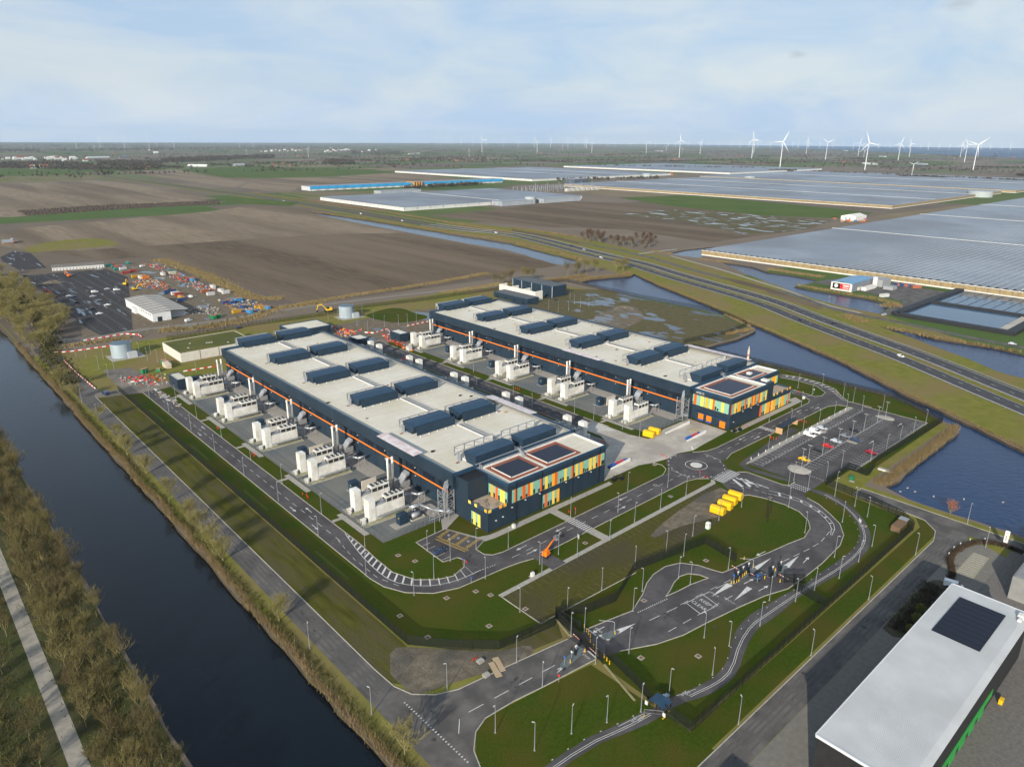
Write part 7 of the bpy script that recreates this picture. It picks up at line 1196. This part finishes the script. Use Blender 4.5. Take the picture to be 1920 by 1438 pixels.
# sheds round the glasshouses
def box_building(name, label, x0, x1, y0, y1, h_, wm, rm=None, cat='building', win=0):
    t = thing(name, label, cat, ((x0 + x1) / 2, (y0 + y1) / 2)); B = MB(); B.box(x0, x1, y0, y1, 0, h_); part(B, 'wall', wm, t); B = MB(); B.box(x0 - .3, x1 + .3, y0 - .3, y1 + .3, h_, h_ + .4); part(B, 'roof', rm or M_steel2, t)
    for i in range(win): B = MB(); yy = y0 + (y1 - y0) * (i + .5) / win; B.box(x0 - .1, x0, yy - 3, yy + 3, .5, h_ * .6); part(B, 'door', mat('door_grey', (.25, .26, .27)), t)
    return t
M_gsh = mat('shed_grey', (.3, .33, .36), (.36, .39, .42), rough=.5, scale=.05); M_bluew = mat('blue_wall', (.03, .3, .6), (.04, .36, .68), rough=.4, scale=.05)
box_building('packing_shed', 'grey packing shed at the right end of the left glasshouse', 930, 1010, 1060, 1090, 8, M_gsh, win=2); box_building('packing_shed', 'long grey packing shed right of the round heat tank', 1040, 1150, 1058, 1088, 8, M_gsh, win=3); box_building('packing_shed', 'grey shed between the left glasshouse and blue halls', 900, 1010, 1440, 1470, 9, M_gsh, win=3); box_building('packing_shed', 'dark shed behind the substation', 1600, 1660, 1500, 1540, 12, mat('shed_dark', (.08, .1, .13)))
def heat_tank(label, x, y, r_, h_): t = thing('heat_tank', label, 'tank', (x, y)); MB().cyl((0, 0, 0), (0, 0, h_), r_, n=24).build('tank_shell', mat('heat_tank_grey', (.36, .4, .4), rough=.5), t); MB().cyl((0, 0, h_), (0, 0, h_ + 1), r_, r_ * .2, 24).build('tank_roof', M_gsh, t)
heat_tank('round heat tank by the left glasshouse', 1016, 1072, 11, 13); heat_tank('round heat tank between the middle glasshouses', *(2054.6,1588.9), 16, 14); heat_tank('wide heat tank at the right corner of the wide glasshouse', *(1980.6,554.7), 26, 13); heat_tank('low heat tank on the wide glasshouse row', *(2231.2,1302.6), 18, 11)
for i, (x0, x1) in enumerate(((842, 1140), (1178, 1465))):
    t = thing('blue_hall', ['left half of the long blue-fronted hall', 'right half of the long blue-fronted hall'][i], 'hall', (x0, 1665)); W = MB(); W.box(x0, x1, 1666, 1712, 0, 10); part(W, 'wall', mat('hall_pale', (.5, .51, .5), rough=.6), t); W = MB(); W.box(x0 - .5, x1, 1664.5, 1666, 4.2, 10.4); part(W, 'blue_front', M_bluew, t); W = MB(); W.box(x0, x1, 1665, 1713, 10, 10.5); part(W, 'roof', M_gl, t); W = MB(); n = int((x1 - x0) / 24); [W.box(x0 + 5 + k * 24, x0 + 17 + k * 24, 1664, 1666, 0, 3.4) for k in range(n)]; part(W, 'dock', mat('dock_white', (.6, .6, .58)), t); W = MB(); [W.box(x0 + k * 24, x0 + .8 + k * 24, 1664.3, 1664.6, 4, 10.3) for k in range(n)]; part(W, 'blue_joint', mat('blue_dark', (.02, .15, .35)), t)
for k in range(8): W = MB(); W.box(1143 + k * 4.2, 1146.8 + k * 4.2, 1664, 1700, 0, 11); tag(W.build('hall_link', FC['O'] if k % 2 == 0 else M_navy2), f'{"amber" if k % 2 == 0 else "navy"} block of the link between the blue halls, {nth(k)} from the left', 'building')
t = thing('packing_hall', 'small blue-roofed hall with red billboard by the pond', 'building', (617, 262)); W = MB(); W.box(614, 656, 252, 270, 0, 7); part(W, 'wall', mat('hall_slate', (.2, .22, .24)), t); W = MB(); W.profile([(251.4, 6.8), (261, 8), (270.6, 6.8), (270.6, 6.6), (261, 7.7), (251.4, 6.6)], 613.4, 656.6, axis='x'); part(W, 'roof', mat('blue_roof', (.1, .25, .42), (.13, .29, .46), rough=.35, scale=.3), t); W = MB(); W.box(613.6, 613.9, 252, 270, 0, 6.9); part(W, 'white_frame', M_white, t); W = MB(); W.box(613.4, 613.55, 254, 262, 1.4, 6); sgn = part(W, 'red_board', M_rd, t); W = MB(); W.box(613.4, 613.55, 262.05, 268.4, 1.4, 6); part(W, 'black_board', M_dark, t); W = MB(); W.box(613.3, 613.38, 254.6, 259.6, 3.9, 5.1); W.box(613.3, 613.38, 254.6, 259.6, 2.3, 2.9); part(W, 'white_bars', M_white, t); W = MB(); W.cyl((613.38, 265.4, 3.9), (613.3, 265.4, 3.9), 1.6, n=14); part(W, 'white_disc', M_white, t); W = MB(); W.box(656, 674, 244, 262, 0, 6); W.box(648, 657, 232, 240, 0, 3); part(W, 'annex', mat('annex_grey', (.3, .31, .32)), t); W = MB(); W.cyl((652, 249, 0), (652, 249, 9), 2, n=12); part(W, 'white_silo', M_white, t); W = MB(); W.box(628, 648, 246, 250, 0, 3); part(W, 'trailer_row', M_white, t)
for i, (c, p) in enumerate((('white', (628.7,252.3)), ('white', (665.1,250.4)), ('orange', (646.7,252.5)), ('green', (646.3,255.3)), ('blue', (674.8,236.6)), ('brown', (675.1,233.9)), ('blue', (677.1,229.1)), ('brown', (675.1,222.9)), ('white', (614.8,225.7)))): container(f'{c} container on the yard of the billboard hall, {nth(i)} in the scatter', *p, R(20 * i), COL[c], 8, 3)
t = thing('white_hall', 'small white hall in the field left of the near glasshouse', 'hall', (1212.6,513.1)); B = MB(); B.profile([(-12, 0), (12, 0), (12, 7), (0, 10), (-12, 7)], -20, 20, axis='x'); B.build('hall_body', M_white, t); B = MB(); [B.box(-20.1, -20, y, y + 3, 0, 5) for y in (-4, 2)]; B.build('door', M_gsh, t)
rubble('building_material', [(1205.9,545.3),(1233.5,496.2),(1184.9,484.1),(1166.3,511.7)], 40, 'machines and pallets round the small white hall', MIX + [(.6, .1, .03)], 1.5, 4, seed=12, hmax=3)
# basins
M_liner = mat('pond_liner', (.02, .021, .023), rough=.6); M_basin = water('basin_water', (.05, .1, .16), rough=.12, bscale=.4, bump=.12)
bs = MB(); bs.wall([(553, 193), (553, 120), (620, 120), (690, 120)], 6, .05, 2.4); bs.wall([(553, 193), (690, 193)], 6, .05, 2.4); bs.wall([(617, 193), (617, 120)], 5, .05, 2.3); struct(bs, 'basin_wall', M_liner)
struct(MB().flat(rect(556, 614.5, 123, 190), .9), 'basin_water', M_basin); struct(MB().flat(rect(619.5, 690, 123, 190), .9), 'basin_water', M_basin)
bl = MB(); [bl.box(620, 690, y, y + .5, .9, 1.0) for y in range(128, 190, 8)]; struct(bl, 'basin_liner_seam', M_liner); struct(MB().prism([(556, 128), (556, 121), (600, 121), (610, 128)], .9, 2.2), 'basin_slab', M_conc)
# substation
t = thing('substation', 'open switchyard of steel frames behind the left glasshouse', 'substation', (1300, 1320)); B = MB()
for k in range(16):
    for j in range(3): x, y = 1230 + k * 14, 1290 + j * 35; B.path([(x, y, 0), (x, y, 11)], .5, 4); B.path([(x, y, 11), (x + 14, y, 11)], .4, 4)
[B.path([(1230 + k * 40, 1280, 0), (1230 + k * 40, 1280, 24)], .35, 4) for k in range(6)]; part(B, 'gantry', M_gsh, t); B = MB(); [B.box(1330 + k * 18, 1342 + k * 18, 1270, 1280, 0, 7) for k in range(7)]; part(B, 'transformer', mat('transformer', (.45, .44, .4)), t)
# ------------------------------------------------------------------ wind turbines
M_tur = mat('turbine_white', (.72, .73, .74), rough=.5)
def turbine(label, x, y, h_, ph, k=.47, group='wind turbines'):
    yaw = math.atan2(-y, -x) + .35; t = thing('wind_turbine', label, 'wind turbine', (x, y), yaw, group); B = MB(); B.cyl((0, 0, 0), (0, 0, h_), h_ * .017, h_ * .01, 10); B.build('tower', M_tur, t); B = MB(); B.box(-h_ * .05, h_ * .035, -h_ * .018, h_ * .018, h_ - h_ * .012, h_ + h_ * .028); B.build('nacelle', M_tur, t); B = MB(); B.cyl((h_ * .035, 0, h_ + h_ * .008), (h_ * .062, 0, h_ + h_ * .008), h_ * .022, h_ * .008, 8); B.build('hub', M_tur, t); l = h_ * k
    for i in range(3):
        a = ph + i * 2.0944; d = Vector((0, math.sin(a), math.cos(a))); e = Vector((.25, math.cos(a), -math.sin(a))).normalized(); c = Vector((h_ * .05, 0, h_ * 1.008)); B = MB(); q = []
        for s, w_ in ((.02, .02), (.18, .036), (.6, .022), (1, .006)): p = c + d * l * s; q += [tuple(p - e * l * w_), tuple(p + Vector((l * .012, 0, 0))), tuple(p + e * l * w_), tuple(p - Vector((l * .012, 0, 0)))]
        B.add(q, [(j * 4 + i_, j * 4 + (i_ + 1) % 4, j * 4 + 4 + (i_ + 1) % 4, j * 4 + 4 + i_) for j in range(3) for i_ in range(4)] + [(12, 13, 14, 15)]); B.build('blade', M_tur, t)
WT = [(2087.7,9797.1,101.6),(2320.5,9740.3,103),(2565,9680.6,107.4),(2932.2,9997.4,113.1),(3209.9,9935.6,110),(1567.6,9347.2,33.5),(1727.6,7463.9,47.3),(3189.7,10533.8,46.8),(3819,9374.4,55.9),(2330,5599.5,35.7),(4389.6,10304.8,58.6),(2401.8,4741.4,53.7),(7632.1,12618.8,55.8),(9763.6,14033.4,56.8),(10324.2,14031.1,159.3),(10422.6,14030.7,145.4),(9842.3,13072.1,157.9),(12172.6,15990.5,133.8),(10017.4,13064.8,145.4),(9812.4,12476.9,145.6),(10109.6,12457.5,147.3),(4851.3,5834.5,120.8),(9793.3,11642.3,134.7),(3444.8,4292.6,46.4),(9791.8,11120.6,136.2),(9194.3,10023.8,147.8),(9009.1,9423.2,137.3),(5233.5,5432.4,101.2),(9009.2,9026.1,142.7),(6798,6599.3,55.6),(8875.2,8493.6,143.5),(8917.7,8129.7,140.6),(5667.1,5089.9,104.3),(6102.2,4745.4,102.3),(7074.1,5219,60.8),(4748.1,3378.8,124.3),(6278.2,4436.2,44.2),(6266.7,4218.3,105.9),(5084.7,2968.8,136.7),(7451.9,4333.8,124),(3308.2,1779.2,119.5),(7238.7,3629.6,120.3),(5217.7,2468.2,116.6),(6917.7,2973.8,115),(3497.7,1463.8,116),(6359.5,2686.1,54.8),(5528.4,2094.8,110.7),(6885,2522.7,109.1),(2907.3,1045.4,44.3),(7230.1,2234,100.7),(5505,1670.3,109.7),(3735.5,1092.7,110.5)]
PH = {41: .05, 45: 1.0, 48: .95, 52: .2}
WT = [(i, *p) for i, p in enumerate(WT)]
for j, (i, x, y, h_) in enumerate(sorted(WT, key=lambda p: p[1] / p[2])): turbine(f'white wind turbine on the plain, {nth(j)} counted from the left edge', x, y, h_, PH.get(i, (i * 1.37) % 2.09))
q = random.Random(4); ot = None
for i in range(44):
    d = q.uniform(15000, 19000); az = R(-42.13) + R(90) - math.atan((1080 + i * 19 + q.uniform(-6, 6) - 960) / 1419.); x, y = d * math.cos(az), d * math.sin(az); B = MB(); h_ = 95; ph = q.uniform(0, 2)
    if ot is None: B.cyl((0, 0, 0), (0, 0, h_), 3.2, 2.2, 6); [B.cyl((0, 0, h_), (-math.sin(a) * 58 * math.sin(R(42)), math.sin(a) * 58 * math.cos(R(42)), h_ + math.cos(a) * 58), 2.2, .6, 4) for a in (0.4, 2.49, 4.59)]; ot = tag(B.build('offshore_turbine', M_tur), 'tiny white offshore turbine on the sea horizon', 'wind turbine', 'offshore turbines on the horizon'); ot.location = (x, y, .8)
    else: dup(ot, (x, y, .8))
# ------------------------------------------------------------------ farms, town, tree belts
M_tile = mat('red_tile', (.22, .075, .045), (.28, .1, .06), rough=.8, scale=.1); M_brick = mat('brick_wall', (.3, .17, .11), rough=.9)
def house(label, x, y, rz, l=22, w_=12, h_=5, rm=None, wm=None, name='farm_house', cat='house'):
    t = thing(name, label, cat, (x, y), rz); B = MB(); B.profile([(-w_ / 2, 0), (w_ / 2, 0), (w_ / 2, h_), (0, h_ + w_ * .4), (-w_ / 2, h_)], -l / 2, l / 2, axis='y'); B.build('wall', wm or M_brick, t); B = MB(); B.add([(-w_ / 2 - .6, -l / 2 - .6, h_ - .4), (0, -l / 2 - .6, h_ + w_ * .4 + .3), (0, l / 2 + .6, h_ + w_ * .4 + .3), (-w_ / 2 - .6, l / 2 + .6, h_ - .4), (w_ / 2 + .6, -l / 2 - .6, h_ - .4), (w_ / 2 + .6, l / 2 + .6, h_ - .4)], [(0, 1, 2, 3), (1, 4, 5, 2)]); o = B.build('roof', rm or M_tile, t); o.modifiers.new('t', 'SOLIDIFY').thickness = .4
FH = [(1656.6,3543.4),(1577,3297.3),(1539,3385.9),(1948.9,3542.9),(1995.8,3514.8),(2554.9,3782.4),(2733.6,3516.5),(2754.1,3441.3),(2470.2,5024.3),(5061,5194.1),(6591.6,6439.5),(5562.9,4752.1),(5354.1,4493.3),(5607.1,4046.8),(4073.1,2920.8),(6020.7,3659.7),(5847.6,3502.2),(2294.3,1661.1),(6843.5,5705.2),(4495.7,2013.3),(4344,1902.2),(8242.8,3568.6),(6580.1,2069.2),(7670.3,1949.7),(11004.4,5474),(2778,7756.9),(933,3239.3),(905.4,3257.4),(1631.1,6488.3),(2279.8,7664.2),(3634,9153.1),(1058.3,5061.4),(947.7,4694.5),(131,1038.1),(137.8,1047.6)]
FH2 = FH[-2:]; FH = sorted(FH[:-2], key=lambda p: p[0] / p[1]) + FH2
for i, p in enumerate(FH): k = .8 + (i * 37 % 10) / 12 if i < len(FH) - 2 else .6; house(f'small red-roofed farmhouse on the plain, {nth(i)} counted from the left edge', *p, R(3 + 90 * (i % 2)), 17 * k, 10 * k, 4 * k, M_steel2 if i > len(FH) - 3 else None)
LB = [("P", [(1110.4,5105.4),(1298.3,5194.7)]), ("P", [(1346.9,5248.7),(1424.5,5332)]), ("P", [(1154.5,3460.6),(1233.4,3371)]), ("P", [(1355.3,3436.5),(1429,3454.6)]), ("P", [(4398.8,1868.7),(4290.8,1720)]), ("P", [(4621.7,1648.8),(4499.4,1538.6)]), ("P", [(10929.5,4940.8),(10409.2,4612.1)]), ("P", [(6789,2741),(6680.3,2628)]), ("P", [(3585,5304),(3872.4,5498.6)]), ("P", [(7562.3,5761.3),(7406.9,5494.3)])]
for i, (_, (a, b_)) in enumerate(LB): house(f'long pale farm shed on the plain, {nth(i)} in the scatter', (a[0] + b_[0]) / 2, (a[1] + b_[1]) / 2, math.atan2(b_[1] - a[1], b_[0] - a[0]) - R(90), math.dist(a, b_) * .75, 16, 3, M_gsh if i % 2 else M_glw, MATS['hall_pale'], 'farm_shed', 'shed')
TW = [(3106.1,7103.7),(3021.2,6806.8),(3199.3,7068.8),(3528.8,7695.1),(3375.6,7269.4),(3613.7,7666.6),(3340.8,7015.9),(3692.7,7640.1),(3523.6,7216.1),(3772.4,7613.4),(3528.8,6608),(3704,6879.9),(3575.7,6589.6),(4104.8,7502),(3903.8,7079.2),(4419.2,7948.3),(4091.9,7303),(4317.4,7644.1),(4243.8,7455.4),(4375,7625.4),(4942,9100.3),(3862.5,6477.2),(4232.4,6960.8),(4556.5,7350.6),(698.6,5054.6),(730.9,5102.6),(751.1,5025.5),(784.2,5073.2),(779.7,4945.1),(807,4994.6),(837.9,5043.6),(832.2,4915.8),(903.7,5041.3),(904.8,4940.3),(958.2,5115.6),(940.7,4920.4),(983,5032.2),(964.8,4841.8),(983.2,5173.7),(1009.9,4882.1),(1067.7,5056.3),(982.1,4468.9),(903.6,4571.5),(587.8,3548.7),(635.3,3604.6),(671.4,3617.2),(2247.2,7675.9),(1910.4,6365)]
for i, p in enumerate(sorted(TW, key=lambda p: p[0] / p[1])): k = .45 + (i * 53 % 10) / 16; house(f'pale block of the distant town, {nth(i)} counted from the left edge', *p, R(90 * (i % 2) + 5), 34 * k, 20 * k, 5 + i % 4 * 2, M_glw if i % 3 else M_tile, MATS['hall_pale'], 'town_building', 'building')
def belt(label, strips, n, h0, h1, m, seed, name='tree_belt'):
    q = random.Random(seed); B = MB()
    for poly, k in strips:
        for _ in range(int(n * k)):
            if len(poly) > 3: p = scatter(poly, 1, 0); p = p[0] if p else poly[0]
            else: t = q.random(); a, b_ = poly[0], poly[-1]; p = (a[0] + (b_[0] - a[0]) * t + q.gauss(0, 4), a[1] + (b_[1] - a[1]) * t + q.gauss(0, 4))
            H_ = q.uniform(h0, h1); r_ = H_ * q.uniform(.3, .5)
            for _ in range(14): d = Vector((q.gauss(0, 1), q.gauss(0, 1), q.gauss(0, 1))).normalized(); c = Vector((p[0], p[1], H_ * .6)) + Vector((d.x * r_, d.y * r_, d.z * H_ * .4)) * q.uniform(.4, 1); e = d.orthogonal().normalized() * r_ * .5; f = d.cross(e).normalized() * r_ * .5; B.add([tuple(c - e), tuple(c + e * .6 - f), tuple(c + f * 1.2)], [(0, 1, 2)])
            B.cyl((p[0], p[1], 0), (p[0], p[1], H_ * .6), H_ * .03, H_ * .02, 3, cap=False)
    return stuff(B, name, m, label, 'trees')
M_wood = mat('far_wood', (.06, .05, .035), (.1, .08, .052), rough=.95, scale=.02, detail=3, spec=.05)
belt('brown bare wood where the motorway disappears, upper left', [([(742.7,3236.6),(828.2,3059.5),(984.3,3239.3),(1214.6,3984),(1109.3,4310.7),(965.8,4133.4)], 2.4), ([(683,3215.6),(730.4,3184),(874.5,3843.1),(764.9,4254.1),(573.4,4250.7),(478,3570.2),(590.2,3431.7)], 1.6), ([(1182.6,3880.4),(1663.9,4288.1),(1986.6,4634.3),(2211.1,5154.4),(1752.2,4955.7),(1404,4596.7)], 1.6), ([(1960.1,4572.8),(2079.3,4584.5),(2377.5,5215.6),(2333.9,5438.9)], .6), ([(1790.5,3389.6),(1911.8,3315),(2211.6,3817.5),(2141.2,4017.2)], .8)], 520, 10, 17, M_wood, 1, 'bare_wood')
belt('dark belts of trees round the distant town', [([(1012.8,7386),(1311,7476.8),(1640.7,9326.9),(1298.2,9421.9)], 1), ([(1384.7,7447.9),(2012,7760.6),(2633.9,8190.5),(3075.7,9555.9),(1758,9294.3)], 2), ([(2231,8130.1),(3534.4,8220.5),(4637.8,10777),(3036.4,11041.7)], 2), ([(3534.4,8220.5),(4520.4,8527.6),(3212.9,5474.5),(3079.8,4972.5),(4299.4,6936.7),(5899.5,11581.4),(5492.8,12758.1)], 2.5), ([(3043.6,4990.2),(3253.8,4887.5),(4558.4,6843.4),(4498.9,7369.9)], 1), ([(3173.5,5492.6),(3077.9,5245.1),(3895,6633.6),(4060.2,7022.8)], .4), ([(1461.6,10587.9),(2986.7,12921.2),(4762,14053.8),(6671.5,15624.6),(8361.4,19574.3),(2125.2,15322.2)], 3), ([(6049.8,14048.5),(9824.2,15834.3),(11919.4,13322.1),(23775,26573.6),(10162,23576.6)], 3), ([(2544.5,3471.2),(2790.9,3327),(3563,4231.8),(3237.7,4399.2)], .8), ([(2448.8,3680.7),(2651.3,3564),(2987.9,4015.8),(2756.1,4141.4)], .5)], 230, 8, 15, M_wood, 2)
belt('rows of bare trees along the far polder roads', [([(3020.4,3351.2),(3939.1,2754.1)], 1.3), ([(2683.3,2491.7),(3148.1,1749.7)], 1.4), ([(2895.8,1608.2),(3021.9,1555.6)], .4), ([(2958.3,1441.9),(2829.1,674.5)], 1.6), ([(2812.1,1053.2),(2819.2,902.9)], .8), ([(5977.6,2731.6),(5514.4,2102.8)], .6), ([(4274.6,1256.7),(4407.3,1064.2)], .6), ([(2244.2,3798.7),(2296.5,3768.5)], .3), ([(1520.9,3555.3),(1803.9,3630)], .5), ([(7051.5,7825.1),(11181.7,9695.3)], .8), ([(5002.4,4333.3),(5186.6,4246)], .3), ([(3749.7,2766.2),(3870,2695.9)], .3), ([(3868.5,2390),(3948.9,2198.8)], .5), ([(5854.7,3052.8),(6035.4,2959.8)], .4), ([(3948.9,2198.8),(4091,2169.1)], .3), ([(4294.6,1988.7),(4196.9,1778.4)], .4), ([(1644.6,1626.4),(2015.4,1508.7)], .6), ([(3077.4,3318.3),(3061.9,2874.5)], .6), ([(1043.5,1567.8),(1331.4,1599.3)], .8), ([(1305.3,3531.8),(1355.3,3436.5)], .3), ([(1029.4,3350.4),(1072.7,3250.8)], .4), ([(3388.5,834.7),(3343.1,801.4)], .2), ([(7207.2,4026),(6335.6,2805.4)], .6), ([(5667.4,2217.2),(6132.7,1873.9)], .6), ([(7767.8,6274.2),(7274.9,4408.9)], .7)], 150, 7, 13, M_wood, 3)
q = random.Random(21); hs = []
for _ in range(330):
    d = 2600 * (5.2 ** q.random()); az = R(47.87) - R(q.uniform(-37, 37)); x, y = d * math.cos(az), d * math.sin(az); l = q.uniform(120, 800) * (1 + d / 9000); a = R(3 + 90 * q.randrange(2))
    if 600 < x < 3400 and y < 2600: continue
    hs.append(([(x, y), (x + l * math.cos(a), y + l * math.sin(a))], q.uniform(.3, 1)))
belt('countless hedgerows and tree rows across the far plain', hs, 34, 7, 14, M_wood, 7)
# ------------------------------------------------------------------ haze
hz = MB(); hz.box(-6500, 22600, -6500, 22600, -3, 330); hm = bpy.data.materials.new('haze'); hm.use_nodes = True; t = hm.node_tree; t.nodes.clear(); pv = t.nodes.new('ShaderNodeVolumePrincipled'); pv.inputs['Color'].default_value = (.62, .8, 1, 1); pv.inputs['Density'].default_value = 3.0e-5; pv.inputs['Anisotropy'].default_value = 0; ou = t.nodes.new('ShaderNodeOutputMaterial'); t.links.new(pv.outputs[0], ou.inputs['Volume'])
tag(hz.build('haze', hm), 'thin bluish haze over the plain', 'haze', kind='stuff')
